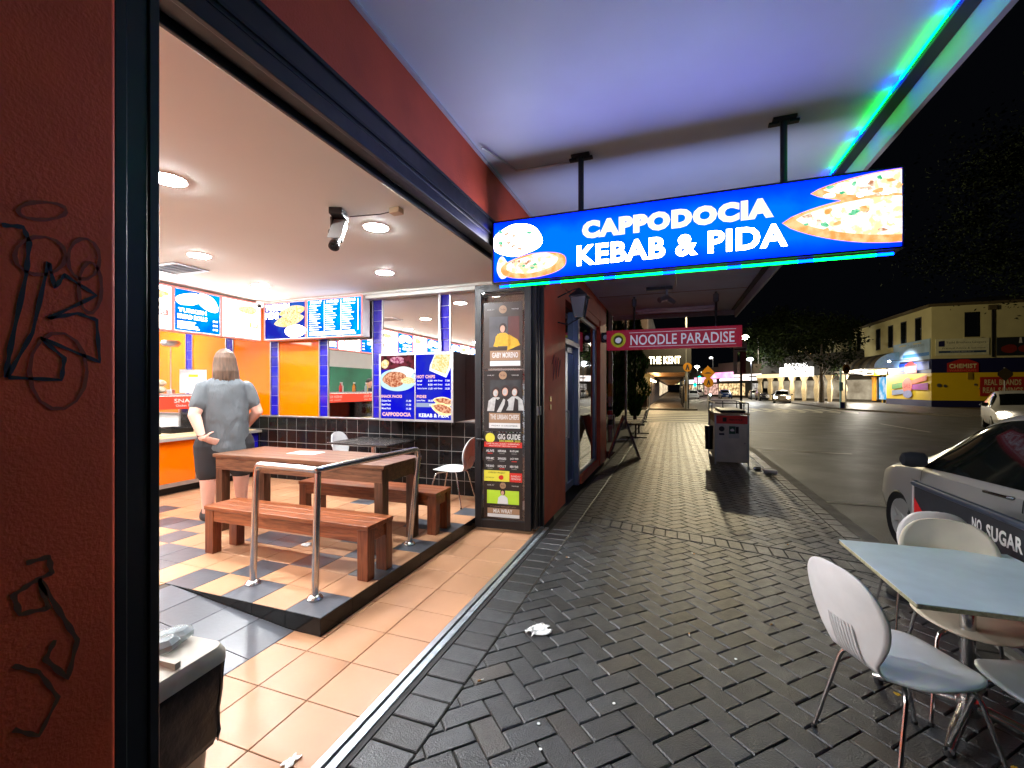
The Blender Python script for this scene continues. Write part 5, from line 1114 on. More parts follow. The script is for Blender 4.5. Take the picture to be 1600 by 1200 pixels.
def car(label, kind, paint, loc, rot, lights=False, group=None, detail=True):
    S_ = CARS[kind]; ns_ = len(S_); t = thing('parked_car' if not lights else 'car', label, 'car', loc, rot, group)
    NV = 18
    def ring(u):
        y, w, zb, zr, wr, z0 = crom(S_, u)
        K = [(0, z0), (w * .75, z0), (w - .06, z0 + .04), (w, z0 + .22), (w + .005, (z0 + zb) / 2 + .03), (w - .012, zb - .05), (w - .035, zb), (wr + (w - wr) * .42, zb + (zr - zb) * .55), (wr + .02, zr - .055 * min(1, (zr - zb) / .3)), (wr * .8, zr), (0, zr + .025)]
        return y, K
    def surf(u, v, off=0.0):
        y, K = ring(u); p = crom(K, v); e = .01
        if off:
            q = crom(K, min(v + .05, 10)); q0 = crom(K, max(v - .05, 0)); dx, dz = q[0] - q0[0], q[1] - q0[1]; L = sqrt(dx * dx + dz * dz) + 1e-9
            p = [p[0] + dz / L * off, p[1] - dx / L * off]
        return (p[0], y, p[1])
    NU = (ns_ - 1) * (5 if detail else 2); NVV = 40 if detail else 20
    vs = []; fs = []
    def cutz(x, y, z): return z
    for i in range(NU + 1):
        u = i / NU * (ns_ - 1); half = [surf(u, 10 * j / (NVV)) for j in range(NVV + 1)]
        for p in half: vs.append(p)
        for p in half[-2:0:-1]: vs.append((-p[0], p[1], p[2]))
    R = 2 * NVV; mb = MB()
    for i in range(NU):
        for j in range(R): fs.append((i * R + j, i * R + (j + 1) % R, (i + 1) * R + (j + 1) % R, (i + 1) * R + j))
    fs.append(tuple(range(R - 1, -1, -1))); fs.append(tuple(NU * R + j for j in range(R))); mb.add(vs, fs)
    body = mb.build('body', paint, t); shade(body, 45)
    wy_ = (1.36, -1.25) if kind == 'hatch' else (1.45, -1.4); wr_ = .305 if kind == 'hatch' else .37; WW = S_[6][1]
    if detail:
        ct_ = MB()
        for yy in wy_: ct_.cyl((-1.2, yy, wr_ + .005), (1.2, yy, wr_ + .005), wr_ + .055, n=36)
        cu = ct_.build('cutter', M_dark); bo = body.modifiers.new('arches', 'BOOLEAN'); bo.operation = 'DIFFERENCE'; bo.object = cu; bo.solver = 'EXACT'
        bpy.context.view_layer.update(); dg = bpy.context.evaluated_depsgraph_get(); me = bpy.data.meshes.new_from_object(body.evaluated_get(dg)); body.modifiers.clear(); body.data = me; bpy.data.objects.remove(cu)
        shade(body, 30)
        MB().box(-WW + .12, WW - .12, -1.9, 1.9, .24, .7).build('underbody', M_dark, t)
    for sx in (-1, 1):
        for yy in wy_:
            tw = MB().lathe((sx * (WW - .095), yy, wr_), [(.005, -.02), (.2, -.02), (.2, -.09), (wr_ - .03, -.1), (wr_, -.07), (wr_, .07), (wr_ - .03, .1), (.2, .09), (.2, -.015), (.005, -.015)], 32, 'X').build('wheel', M_blackrub, t, smooth=1)
            if detail:
                rm = MB().lathe((sx * (WW - .095), yy, wr_), [(.2, -.06 * sx), (.21, .085 * sx), (.19, .088 * sx), (.185, .03 * sx), (.05, .02 * sx), (.001, .02 * sx)], 32, 'X')
                for k in range(7):
                    a = 2 * pi * k / 7; rm.obox(T(sx * (WW - .035), yy, wr_) @ Matrix.Rotation(a, 4, 'X') @ T(0, 0, .105), .012, .024, .09)
                rm.cyl((sx * (WW - .05), yy, wr_), (sx * (WW - .015), yy, wr_), .045, n=16)
                rm.build('rim', mat('rim_alloy', (.6, .59, .56, 1), .35, .3, var=.15), tw, smooth=1)
            else: MB().lathe((sx * (WW - .095), yy, wr_), [(.2, .08 * sx), (.1, .098 * sx), (.001, .1 * sx)], 16, 'X').build('rim', mat('rim_alloy', (.6, .59, .56, 1), .35, .3, var=.15), tw)
    # glass: patches on the body surface
    def patch(name, u0, u1, v0, v1, off, sx, m, nu=16, nv=6, skew=None):
        b = MB(); V = []
        for i in range(nu + 1):
            for j in range(nv + 1):
                fu, fv = i / nu, j / nv; a0, a1 = (skew(fv) if skew else (u0, u1)); p = surf(a0 + (a1 - a0) * fu, v0 + (v1 - v0) * fv, off); V.append((p[0] * sx, p[1], p[2]))
        b.add(V, [(i * (nv + 1) + j, (i + 1) * (nv + 1) + j, (i + 1) * (nv + 1) + j + 1, i * (nv + 1) + j + 1) for i in range(nu) for j in range(nv)])
        o = b.build(name, m, t); shade(o, 60); return o
    if kind == 'hatch':
        segs = [((2.9, 5.25), (3.3, 5.25)), ((5.33, 8.75), (5.33, 7.5))]; wsc = (7.35, 9.75); rear = (1.3, 2.75)
    else: segs = [((2.2, 4.2), (2.3, 4.2)), ((4.28, 7.6), (4.28, 6.6))]; wsc = (6.25, 7.85); rear = (1.1, 1.9)
    for sx in (-1, 1):
        for (lo, hi) in segs: patch('side_window', 0, 0, 6.12, 7.92, .006, sx, M_glasscar, skew=lambda f, lo=lo, hi=hi: (lo[0] + (hi[0] - lo[0]) * f ** 1.5, lo[1] + (hi[1] - lo[1]) * f ** 1.3))
        hu = (11.9, 13.2) if kind == 'hatch' else (10.4, 11.5)
        patch('headlight', hu[0], hu[1], 5.3 if kind == 'hatch' else 4.4, 7.0 if kind == 'hatch' else 5.6, .004, sx, mat('headlamp_lens', (.8, .78, .7, 1), .06, .5, var=.3, scale=30) if not lights else E_head)
        patch('tail_light', .7, 1.7, 5.0, 7.2, .004, sx, mat('tail_lens', (.2, .01, .01, 1), .15))
        mz = S_[8][2] + .1; my = crom(S_, 8.3)[0]
        b = MB().loft([[(sx * (.89 + a), my + .06 * cos(q) * s_ - .02, mz + .075 * sin(q) * s_) for q in [2 * pi * i / 14 for i in range(14)]] for a, s_ in ((.0, .6), (.02, .9), (.12, 1.0), (.18, .8), (.2, .3))]); b.build('wing_mirror', M_bk, t, smooth=1)
        if detail:
            for (ua, ub) in (((5.45, 5.95)), ((3.2, 3.7))):
                pa = surf(ua, 5.1, .03); pb = surf(ub, 5.1, .03); hd_ = MB().tube([(pa[0] * sx - .025 * sx, pa[1], pa[2]), (pa[0] * sx, pa[1] + .02, pa[2]), (pb[0] * sx, pb[1] - .02, pb[2]), (pb[0] * sx - .025 * sx, pb[1], pb[2])], .011, 8).build('door_handle', M_chrome, t, smooth=1)
            for uu in (5.3, 8.6, 3.0):
                ln_ = MB(); V = [surf(uu, v / 10 * 7.7 + .6 if False else 2.9 + v * .31, .0035) for v in range(11)]; V2 = [surf(uu + .022, 2.9 + v * .31, .0035) for v in range(11)]
                ln_.add([(p[0] * sx, p[1], p[2]) for p in V + V2], [(i, i + 1, 12 + i, 11 + i) for i in range(10)]); ln_.build('door_gap', M_dark, t)
            tr_ = MB(); V = [surf(2.2 + k * .35, 4.55, .006) for k in range(26)]; V2 = [surf(2.2 + k * .35, 4.72, .006) for k in range(26)]
            tr_.add([(p[0] * sx, p[1], p[2]) for p in V + V2], [(i, i + 1, 27 + i, 26 + i) for i in range(25)]); tr_.build('side_moulding', paint, t)
    if lights:
        for sx in (-1, 1): MB().sphere((sx * .62, S_[-2][0] - .02, .66), .15, .09, .11, 14, 10).build('headlamp_bulb', E_head, t)
    patch('windscreen', wsc[0], wsc[1], 8.5, 10, .006, 1, M_glasscar); patch('windscreen_half', wsc[0], wsc[1], 8.5, 10, .006, -1, M_glasscar)
    patch('rear_window', rear[0], rear[1], 8.5, 10, .006, 1, M_glasscar); patch('rear_window_half', rear[0], rear[1], 8.5, 10, .006, -1, M_glasscar)
    yf = S_[-1][0]; MB().box(-.26, .26, yf - .02, yf + .012, .42 if kind == 'hatch' else .5, .53 if kind == 'hatch' else .62).build('number_plate', M_pw, t)
    return t
M_silver = mat('silver_paint', rgb(182, 181, 178), .34, .3, var=.06, coat=.6, scale=2, rvar=.04); M_wpaint = mat('white_paint', (.7, .69, .66, 1), .3, var=.03, coat=.5); M_dpaint = mat('dark_paint', (.02, .02, .03, 1), .25, .3, var=.05, coat=.6); M_rpaint = mat('cream_paint', (.45, .38, .3, 1), .3, var=.05, coat=.4); M_bpaint = mat('blue_paint', (.02, .05, .18, 1), .3, .2, coat=.5)
car('silver grey hatchback parked at the kerb behind the cafe barrier', 'hatch', M_silver, (3.2, 4.55, -.12), 0).scale = (1.02, 1.02, 1.03)
car('white car with its headlights on at the right edge of the picture', 'hatch', M_wpaint, (13.25, 23.95, -.12), radians(158), lights=True).scale = (1.05, 1.05, 1.07)
x, y = AT(1222, 52); car('cream car with headlights on driving towards the crossing past the restaurant', 'hatch', M_rpaint, (x, y, -.12), radians(180 - 12), lights=True, detail=False)
for k, (px, d, pt, kd, rt, lb) in enumerate([(1081, 72, M_wpaint, 'hatch', 5, 'white hatchback parked beyond the pub fence'), (1262, 61, M_dpaint, 'hatch', 180, 'dark car parked behind the oncoming cream car'), (1133, 75, M_bpaint, 'hatch', 182, 'dark blue car waiting in front of the pink lit shop'), (1180, 70, M_wpaint, 'hatch', 176, 'white car parked at the far kerb under the street lamp'),
        (1195, 62, M_dpaint, 'wagon4wd', 180, 'dark four wheel drive parked to the left of the oncoming car'), (1090, 90, M_wpaint, 'hatch', 3, 'small white car far down the left side of the street'), (1087, 100, M_silver, 'hatch', 2, 'small silver car far down the left kerb'), (1150, 95, M_silver, 'hatch', 180, 'small grey car far off below the white lit awning')]):
    x, y = AT(px, d); car(lb, kd, pt, (x, y, -.12), radians(rt), group='cars far along the street', detail=False)
# scooter with its lamp on
x, y = AT(1109, 52); t = thing('scooter', 'scooter with a bright cool headlamp coming down the middle of the road', 'scooter', (x, y, -.12), radians(180))
MB().lathe((0, .6, .25), [(.12, -.05), (.25, -.04), (.25, .04), (.12, .05)], 16, 'X').build('wheel', M_blackrub, t); MB().lathe((0, -.6, .25), [(.12, -.05), (.25, -.04), (.25, .04), (.12, .05)], 16, 'X').build('wheel', M_blackrub, t)
MB().loft([[(a * s_, y_, z_ + b_ * s_) for a, b_ in ((.2, 0), (.1, .15), (-.1, .15), (-.2, 0), (-.1, -.12), (.1, -.12))] for y_, z_, s_ in ((-.7, .6, .5), (-.3, .65, 1.1), (.1, .45, .8), (.4, .8, 1.0), (.52, 1.0, .6))]).build('body', M_silver, t, smooth=1)
MB().tube([(-.32, .38, 1.12), (0, .45, 1.05), (.32, .38, 1.12)], .02, 8).build('handlebar', M_black, t); MB().sphere((0, .56, .98), .09).build('headlight', emat('cool_headlamp', (.75, .9, 1, 1), 40.0), t)

# ================================================================== TREES
def crown_mesh(c, r, n, leaf, seed, flat_=1.0, hollow=.55, clumps=26):
    rnd = random.Random(seed); b = MB(); cs = []
    for k in range(clumps):
        a = rnd.uniform(0, 2 * pi); e = rnd.uniform(-.9, 1); q = rnd.uniform(hollow, 1.0); s = sqrt(max(0, 1 - e * e))
        cs.append((c[0] + r[0] * q * s * cos(a), c[1] + r[1] * q * s * sin(a), c[2] + r[2] * q * e, rnd.uniform(.22, .42)))
    for k in range(n):
        cx, cy, cz, cr = cs[rnd.randrange(len(cs))]
        px, py, pz = cx + rnd.gauss(0, cr * r[0] * .5), cy + rnd.gauss(0, cr * r[1] * .5), cz + rnd.gauss(0, cr * r[2] * .45)
        u = Vector((rnd.gauss(0, 1), rnd.gauss(0, 1), rnd.gauss(0, .6))).normalized(); v = u.cross(Vector((rnd.gauss(0, 1), rnd.gauss(0, 1), rnd.gauss(0, 1)))).normalized(); s = leaf * rnd.uniform(.6, 1.4); p = Vector((px, py, pz))
        b.add([p - u * s, p + v * s * .5, p + u * s, p - v * s * .5], [(0, 1, 2, 3)])
    return b
M_bark = mat('bark', (.09, .07, .05, 1), .85, var=.4, scale=8, bump=.8, bscale=30)
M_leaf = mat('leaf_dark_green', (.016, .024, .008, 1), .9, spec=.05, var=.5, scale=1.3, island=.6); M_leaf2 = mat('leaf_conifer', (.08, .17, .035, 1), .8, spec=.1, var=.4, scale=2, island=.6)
def tree(name, label, loc, h, r, n, leaf, seed, m=M_leaf, trunk=.2, group='street trees'):
    t = thing(name, label, 'tree', loc, group=group); rnd = random.Random(seed)
    crown_mesh((0, 0, h), r, n, leaf, seed).build('crown', m, t, recalc=False)
    b = MB(); b.tube([(0, 0, -.1), (.05, 0, h * .3), (-.05, .1, h * .6), (0, 0, h)], [trunk * 1.2, trunk, trunk * .7, trunk * .3], 10)
    for k in range(6):
        a = rnd.uniform(0, 2 * pi); b.tube([(0, 0, h * (.4 + .05 * k)), (r[0] * .3 * cos(a), r[1] * .3 * sin(a), h * (.6 + .04 * k)), (r[0] * .7 * cos(a), r[1] * .7 * sin(a), h * (.8 + .06 * k))], [trunk * .4, trunk * .25, trunk * .08], 6)
    b.build('trunk', M_bark, t, smooth=1); return t
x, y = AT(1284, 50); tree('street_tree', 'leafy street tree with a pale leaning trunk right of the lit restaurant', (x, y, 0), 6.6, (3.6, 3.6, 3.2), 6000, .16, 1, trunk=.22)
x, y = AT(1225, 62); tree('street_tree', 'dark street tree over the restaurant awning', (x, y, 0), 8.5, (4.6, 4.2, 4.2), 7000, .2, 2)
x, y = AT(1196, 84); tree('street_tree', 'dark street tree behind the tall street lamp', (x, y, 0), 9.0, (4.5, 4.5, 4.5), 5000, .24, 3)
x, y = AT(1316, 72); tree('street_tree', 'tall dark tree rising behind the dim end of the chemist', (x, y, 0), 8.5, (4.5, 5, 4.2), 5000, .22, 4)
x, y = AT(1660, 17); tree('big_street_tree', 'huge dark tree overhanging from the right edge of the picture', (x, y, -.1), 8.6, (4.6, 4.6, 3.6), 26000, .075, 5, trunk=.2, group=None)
def conifer(label, loc, h, r, seed):
    t = thing('conifer', label, 'tree', loc, group='narrow dark conifers on the corner'); rnd = random.Random(seed); b = MB()
    for k in range(6500):
        z = h * rnd.random(); rr_ = r * min(1, (z + .25) / 1.0) * (1 - (z / h) ** 2.2) * (.55 + .45 * rnd.random()) * (1 + .25 * sin(z * 5 + seed)); a = rnd.uniform(0, 2 * pi); p = Vector((rr_ * cos(a), rr_ * sin(a), z + .35))
        u = Vector((cos(a) * .5, sin(a) * .5, .9 + rnd.gauss(0, .3))).normalized(); v = u.cross(Vector((rnd.gauss(0, 1), rnd.gauss(0, 1), .1))).normalized(); s = .09 * rnd.uniform(.6, 1.5)
        b.add([p - u * s, p + v * s * .3, p + u * s, p - v * s * .3], [(0, 1, 2, 3)])
    b.build('foliage', M_leaf2, t, recalc=False); MB().cyl((0, 0, 0), (0, 0, h * .8), .09, .03).build('trunk', M_bark, t); return t
x, y = AT(958, 20); conifer('dark conifer nearest the noodle shop pier', (x, y, 0), 6.5, .75, 1)
x, y = AT(992, 21); conifer('dark conifer right of the stickered pole', (x, y, 0), 6.2, .62, 2)
x, y = AT(932, 24); conifer('dark conifer half hidden behind the orange pier', (x, y, 0), 6.0, .8, 3)
# ================================================================== CHEMIST BUILDING
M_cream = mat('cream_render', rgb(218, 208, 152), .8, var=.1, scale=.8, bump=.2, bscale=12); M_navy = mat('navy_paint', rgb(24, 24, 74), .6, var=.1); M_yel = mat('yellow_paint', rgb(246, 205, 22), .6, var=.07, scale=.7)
BX, BY = 20.9, 48.0
cb_ = thing('chemist_building', 'two storey cream and yellow corner chemist with a navy band and red signs', 'building', (BX + 8, BY + 12, 0))
Pb = lambda n, mb, m, par=None, **k: mb.build(n, m, par or cb_, world=True, **k)
Pb('upper_wall', MB().box(BX, 60, BY, 92, 4.131, 8.6), M_cream); Pb('navy_band', MB().box(BX - .02, 60, BY - .02, 56, 2.93, 4.13), M_navy)
Pb('yellow_wall', MB().box(BX, 60, BY, 56.5, .56, 2.929), M_yel); Pb('navy_plinth', MB().box(BX - .02, 60, BY - .02, 56.5, 0, .559), M_navy)
Pb('eave', MB().box(BX - .35, 60, BY - .35, 92, 8.601, 8.8), mat('eave_brown', rgb(95, 82, 55), .7)); rf = MB(); rf.add([(BX - .35, BY - .35, 8.801), (60, BY - .35, 8.801), (60, 92, 8.801), (BX - .35, 92, 8.801), (BX + 8, BY + 8, 10.5), (60, BY + 8, 10.5), (60, 84, 10.5), (BX + 8, 84, 10.5)], [(0, 1, 5, 4), (4, 5, 6, 7), (3, 0, 4, 7), (2, 3, 7, 6)]); Pb('roof', rf, mat('roof_brown', rgb(50, 40, 36), .8, var=.2))
def bwin(x0, x1, y, z0, z1, side):
    if side: f = Pb('window', MB().box(BX - .03, BX + .0, x0, x0 + .1, z0, z1).box(BX - .03, BX, x1 - .1, x1, z0, z1).box(BX - .03, BX, x0 + .1, x1 - .1, z0, z0 + .1).box(BX - .03, BX, x0 + .1, x1 - .1, z1 - .1, z1), M_black); Pb('pane', MB().box(BX - .015, BX - .002, x0 + .1, x1 - .1, z0 + .1, z1 - .1), M_win, f); Pb('sill', MB().box(BX - .12, BX - .031, x0 - .1, x1 + .1, z0 - .1, z0), M_cream, f)
    else: f = Pb('window', MB().box(x0, x0 + .1, BY - .03, BY, z0, z1).box(x1 - .1, x1, BY - .03, BY, z0, z1).box(x0 + .1, x1 - .1, BY - .03, BY, z0, z0 + .1).box(x0 + .1, x1 - .1, BY - .03, BY, z1 - .1, z1), M_black); Pb('pane', MB().box(x0 + .1, x1 - .1, BY - .015, BY - .002, z0 + .1, z1 - .1), M_win, f); Pb('sill', MB().box(x0 - .1, x1 + .1, BY - .12, BY - .031, z0 - .1, z0), M_cream, f)
bwin(23.1, 24.07, 0, 5.9, 8.0, False); bwin(31, 32.2, 0, 5.9, 8.0, False)
for y0 in (49.6, 52.3, 55.0, 57.9, 63.2, 66.0, 72.5, 76, 81, 85): bwin(y0, y0 + 1.1, 0, 5.7, 8.0, True)
Pb('downpipe', MB().cyl((24.87, BY - .08, 4.2), (24.87, BY - .08, 8.5), .07, n=8), M_black); Pb('downpipe_head', MB().box(24.6, 25.1, BY - .2, BY - .02, 8.1, 8.5), mat('eave_brown', None))
TB = Matrix.Identity(4)
s1 = thing('lawyers_sign', 'white hoarding with a small blue logo on the cream wall above the navy band', 'sign', (22.9, BY - .02, 4.4)); MB().box(-1.75, 1.75, -.06, 0, 0, 1.4).build('panel', mat('hoarding_white', rgb(225, 222, 185), .6), s1)
flat('logo', [(-1.55, .75), (-1.15, .75), (-1.15, 1.25), (-1.55, 1.2)], M_navy, s1, y=-.062, t=.01); lettering('words', 'Todd Brothers Lawyers', .25, 1.05, 2.6, .22, mat('olive_ink', rgb(90, 90, 50), .6), s1, y=-.062); lettering('words', 'Practical Advice & Solutions', .1, .6, 2.8, .14, MATS['olive_ink'], s1, y=-.062)
rect('blue_strip', -1.55, 1.55, .2, .38, mat('strip_blue', rgb(50, 75, 105), .6), s1, y=-.062, t=.01); lettering('words', 'PHONE 8362 5111', 0, .29, 1.5, .1, M_pw, s1, y=-.074)
s2 = thing('dark_poster', 'dark hoarding with two red shapes on the cream wall at the right edge', 'sign', (26.9, BY - .02, 4.3)); MB().box(-1.75, 1.75, -.06, 0, 0, 1.5).build('panel', M_bk, s2)
for k in range(2): flat('red_shape', blob(-1.0 + k * 1.1, .55, .52, .33, 24, .1, k), mat('dull_red', rgb(130, 40, 30), .6), s2, y=-.062, t=.01); flat('white_shape', [(-.3 + k * .35 - .1, 1.0), (-.3 + k * .35 + .1, 1.0), (-.3 + k * .35 + .05, 1.45), (-.3 + k * .35 - .05, 1.45)], M_pw, s2, y=-.062, t=.01)
s3 = thing('chemist_sign', 'red sign reading CHEMIST on the navy band of the yellow wall', 'sign', (22.95, BY - .045, 2.96)); M_cr = mat('sign_red', rgb(190, 45, 40), .5)
flat('panel', [(-1.02, 0), (1.02, 0), (1.02, .75), (.75, .9), (.3, 1.1), (-.2, 1.1), (-.8, .85), (-1.02, .78)], M_cr, s3, y=0, t=.05); lettering('words', 'CHEMIST', 0, .52, 1.8, .38, mat('sign_cream_paint', rgb(230, 215, 160), .5), s3, y=-.052, bold=.04); lettering('words', 'WAREHOUSE', 0, .15, 1.8, .18, mat('sign_orange_paint', rgb(230, 110, 80), .5), s3, y=-.052, bold=.02)
s4 = thing('savings_sign', 'red sign reading REAL BRANDS REAL SAVINGS low on the yellow wall', 'sign', (25.5, BY - .02, .95)); MB().box(-1.42, 1.42, -.05, 0, 0, 1.6).build('panel', M_cr, s4); lettering('words', 'REAL BRANDS', 0, 1.15, 2.3, .48, MATS['sign_cream_paint'], s4, y=-.052, bold=.03); lettering('words', 'REAL SAVINGS', 0, .5, 2.5, .48, MATS['sign_cream_paint'], s4, y=-.052, bold=.03)
x0 = thing('crossing_sign', 'dark back of a pedestrian sign on a post before the red savings sign', 'road sign', (24.0, 44.9, 0)); MB().cyl((0, 0, 0), (0, 0, 3.2), .05).build('pole', MATS['galvanised'], x0); flat('plate', [(-.45, 2.6), (0, 2.15), (.45, 2.6), (.45, 2.8), (0, 3.2), (-.45, 2.8)], mat('sign_rear', rgb(70, 60, 35), .6), x0, y=-.06, t=.02)
st5 = thing('wall_vents', 'scatter of small dark service plates on the yellow wall', 'wall fitting', (22.2, BY - .02, 1.4)); b = MB()
for (a, z, r_) in ((-.8, .45, .16), (-.4, .4, .12), (1.6, .5, .1), (1.9, .2, .08)): b.cyl((a, -.04, z), (a, 0, z), r_, n=10)
b.build('plate', M_alu, st5); MB().box(1.1, 1.4, -.06, 0, .95, 1.5).build('box', mat('ochre_box', rgb(150, 120, 30), .6), st5)
# street side of the chemist: rounded awning, poster gable, shop entrance
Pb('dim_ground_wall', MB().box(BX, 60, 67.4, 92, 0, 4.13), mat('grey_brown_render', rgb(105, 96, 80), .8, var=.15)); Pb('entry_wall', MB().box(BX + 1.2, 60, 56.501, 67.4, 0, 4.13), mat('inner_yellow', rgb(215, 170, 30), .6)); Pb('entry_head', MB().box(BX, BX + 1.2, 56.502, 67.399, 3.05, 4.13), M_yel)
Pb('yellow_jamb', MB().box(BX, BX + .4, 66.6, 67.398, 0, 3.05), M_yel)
E_shop = emat('shop_glow', (.75, .62, .42, 1), .22, (.1, .1, .14, 1), 1.2, lo=.4, hi=.6)
Pb('shop_window', MB().box(BX + 1.14, BX + 1.19, 57, 66.4, .3, 2.95), E_shop); Pb('poster_stand', MB().box(BX + .5, BX + .6, 60.6, 62.4, .2, 2.9), mat('stand_orange', rgb(220, 150, 30), .5)); Pb('poster_stand', MB().box(BX + .4, BX + .5, 57.6, 59.4, .4, 2.8), emat('lit_blue_poster', (.1, .5, .9, 1), .8, (.8, .9, 1, 1), 1.2))
Pb('door_frame', MB().box(BX + 1.0, BX + 1.13, 59.8, 60.1, 0, 3.0).box(BX + 1.0, BX + 1.13, 63.3, 63.5, 0, 3.0).box(BX + 1.0, BX + 1.13, 56.6, 56.9, 0, 3), M_black)
aw2 = thing('barrel_awning', 'long rounded awning with brown stripes and a pale blue end on the chemist street side', 'awning', (BX - 1, 60, 3.6))
rings = []; rad = 2.1
for y0, in ((53.6,), (92.0,)): rings.append([(BX - rad * cos(a) if a < pi / 2 else BX, y0, 4.13 + rad * .72 * sin(a) - .5) for a in [pi / 2 * k / 14 for k in range(15)]] + [(BX, y0, 3.62)])
b = MB(); b.loft([rings[0], rings[1]]); b.build('canopy', mat('awning_brown', rgb(110, 95, 66), .7, var=.1), aw2, world=True)
for k in range(18):
    stp = MB()
    yy = 54.6 + k * 2.1
    R2 = [[(BX - (rad + .015) * cos(a), y_, 3.63 + (rad * .72 + .015) * sin(a)) for a in [pi / 2 * q / 14 for q in range(15)]] for y_ in (yy, yy + .9)]
    stp.loft(R2, caps=False, closed=False); stp.build('stripe', mat('awning_dark_stripe', rgb(52, 42, 34), .7), aw2, world=True)
b = MB(); b.add([(x_, 53.58, z_) for x_, _, z_ in rings[0]], [tuple(range(16))]); b.build('end_panel', mat('pale_blue_panel', rgb(150, 195, 225), .6), aw2, world=True)
pb = thing('poster_wall', 'bright poster panel of blue sky over a yellow wall with green, red and purple ribbons', 'billboard', (BX - .03, 52.2, 0), rotz=radians(-90))
w = 3.9
rect('sky_panel', -w / 2 - .6, 4.1, 4.14, 5.9, mat('poster_sky', rgb(170, 200, 225), .6, var=.2, scale=1.2), pb, y=-.0, t=.05); rect('sky_band', -.6, 4.0, 4.45, 4.75, mat('sky_blue', rgb(70, 140, 220), .6), pb, y=-.052, t=.01); lettering('poster_words', 'Gold coast dreams', 1.8, 5.5, 2.8, .3, mat('grey_print', rgb(120, 140, 160), .6), pb, y=-.052)
rect('blue_strip', -3.8, 4.0, 3.25, 3.95, mat('bright_blue', rgb(30, 80, 210), .6), pb, y=-.03, t=.03); flat('red_logo', [(-.2, 3.0), (2.0, 3.0), (2.0, 3.75), (.9, 4.1), (-.2, 3.8)], M_cr, pb, y=-.062, t=.01); lettering('logo_words', 'CHEMIST', .9, 3.45, 1.9, .3, M_pw, pb, y=-.074, bold=.03)
for k, (P, c) in enumerate([([(-2.9, 1.5), (-.6, 1.7), (-.6, 2.2), (-2.9, 2.0)], rgb(90, 170, 50)), ([(.6, 1.9), (3.6, 2.3), (3.6, 2.75), (.6, 2.3)], rgb(240, 110, 60)), ([(.6, 1.5), (3.8, 1.45), (3.8, 2.1), (.6, 1.9)], rgb(170, 40, 150)), ([(-2.9, .9), (-.3, 1.1), (-.3, 1.5), (-2.9, 1.4)], rgb(150, 165, 200))]): flat('ribbon', P, mat('ribbon%d' % k, c, .6), pb, y=-.035, t=.01)
flat('round_badge', blob(.2, 1.85, .95, .75, 20, .04), mat('badge_pink', rgb(230, 110, 90), .6), pb, y=-.047, t=.01); flat('grey_bubble', blob(.3, 1.05, .9, .35, 20, .08), mat('badge_grey', rgb(150, 150, 190), .6), pb, y=-.06, t=.01); lettering('badge_words', 'SALE', .2, 1.85, 1.2, .4, M_cr, pb, y=-.059, bold=.03)
# floodlights over the entrance: lit lamps of the photograph
E_fl = emat('flood_lamp', (1, .93, .8, 1), 40.0)
for (yy, lb) in ((63.0, 'bright floodlight over the chemist entrance, left of the white sign'), (59.3, 'softer floodlight over the chemist entrance beside the poster wall')):
    t = thing('floodlight', lb, 'light', (BX - .9, yy, 3.75)); MB().sphere((0, 0, 0), .22).build('lamp', E_fl, t); MB().box(-.1, .9, -.04, .04, .15, .22).build('arm', M_black, t)
    ld = bpy.data.lights.new('flood_light', 'POINT'); ld.energy = 1800; ld.shadow_soft_size = .25; ld.color = (1, .93, .8); lo = bpy.data.objects.new('lamp_light', ld); COL.objects.link(lo); lo.location = (-.5, 0, -.3); lo.parent = t
t = thing('lit_sign', 'small white lit sign over the chemist doors', 'sign', (BX - .12, 60.8, 3.1), radians(-90)); MB().box(-1.8, 1.2, 0, .1, 0, .75).build('panel', emat('white_lit_sign', (1, .97, .9, 1), 1.6), t); rect('red_patch', -3.2, -1.9, .05, .7, M_cr, t, y=0, t=.05)
ld = bpy.data.lights.new('poster_light', 'SPOT'); ld.energy = 420; ld.spot_size = radians(120); ld.color = (.95, .97, 1); ld.shadow_soft_size = .2
t = thing('poster_lamp', 'small lamp arm shining on the poster wall of the chemist', 'light', (BX - 1.6, 51.6, 4.2)); MB().cyl((0, 0, 0), (1.55, 0, .1), .03).build('arm', M_black, t); MB().sphere((0, 0, -.05), .1).build('lamp', E_fl, t)
lo = bpy.data.objects.new('lamp_light', ld); COL.objects.link(lo); lo.location = (0, 0, -.2); lo.parent = t; lo.rotation_euler = (0, radians(-70), 0)

# ================================================================== THE KENT PUB AND THE LEFT SIDE
M_pub = mat('pub_brick', rgb(58, 42, 32), .8, var=.2, scale=2)
pbx = thing('pub_building', 'dark pub building beyond the side street behind its deep lit awning', 'building', (-6, 48, 0))
Pp = lambda n, mb, m, par=None, **k: mb.build(n, m, par or pbx, world=True, **k)
Pp('wall', MB().box(-14, -2.0, 38, 200, 0, 9), M_pub)
for k in range(8): f = Pp('window', MB().box(-2.06, -2.0, 40 + k * 5, 41.6 + k * 5, .9, 2.5), M_black); Pp('pane', MB().box(-2.075, -2.062, 40.1 + k * 5, 41.5 + k * 5, 1.0, 2.4), emat('pub_window', (1, .55, .2, 1), .5, (.3, .1, .03, 1), 2), f)
Pp('street_windows', MB().box(-1.99, -1.94, 75, 190, .4, 2.6), emat('arcade_glow', (1, .8, .5, 1), 1.2, (.15, .1, .08, 1), .8, lo=.45, hi=.6))
pa = thing('pub_awning', 'dark boarded pub awning with a warm lit timber soffit over the far footpath', 'awning', (-.5, 38, 2.9))
Pa = lambda n, mb, m, **k: mb.build(n, m, pa, world=True, **k)
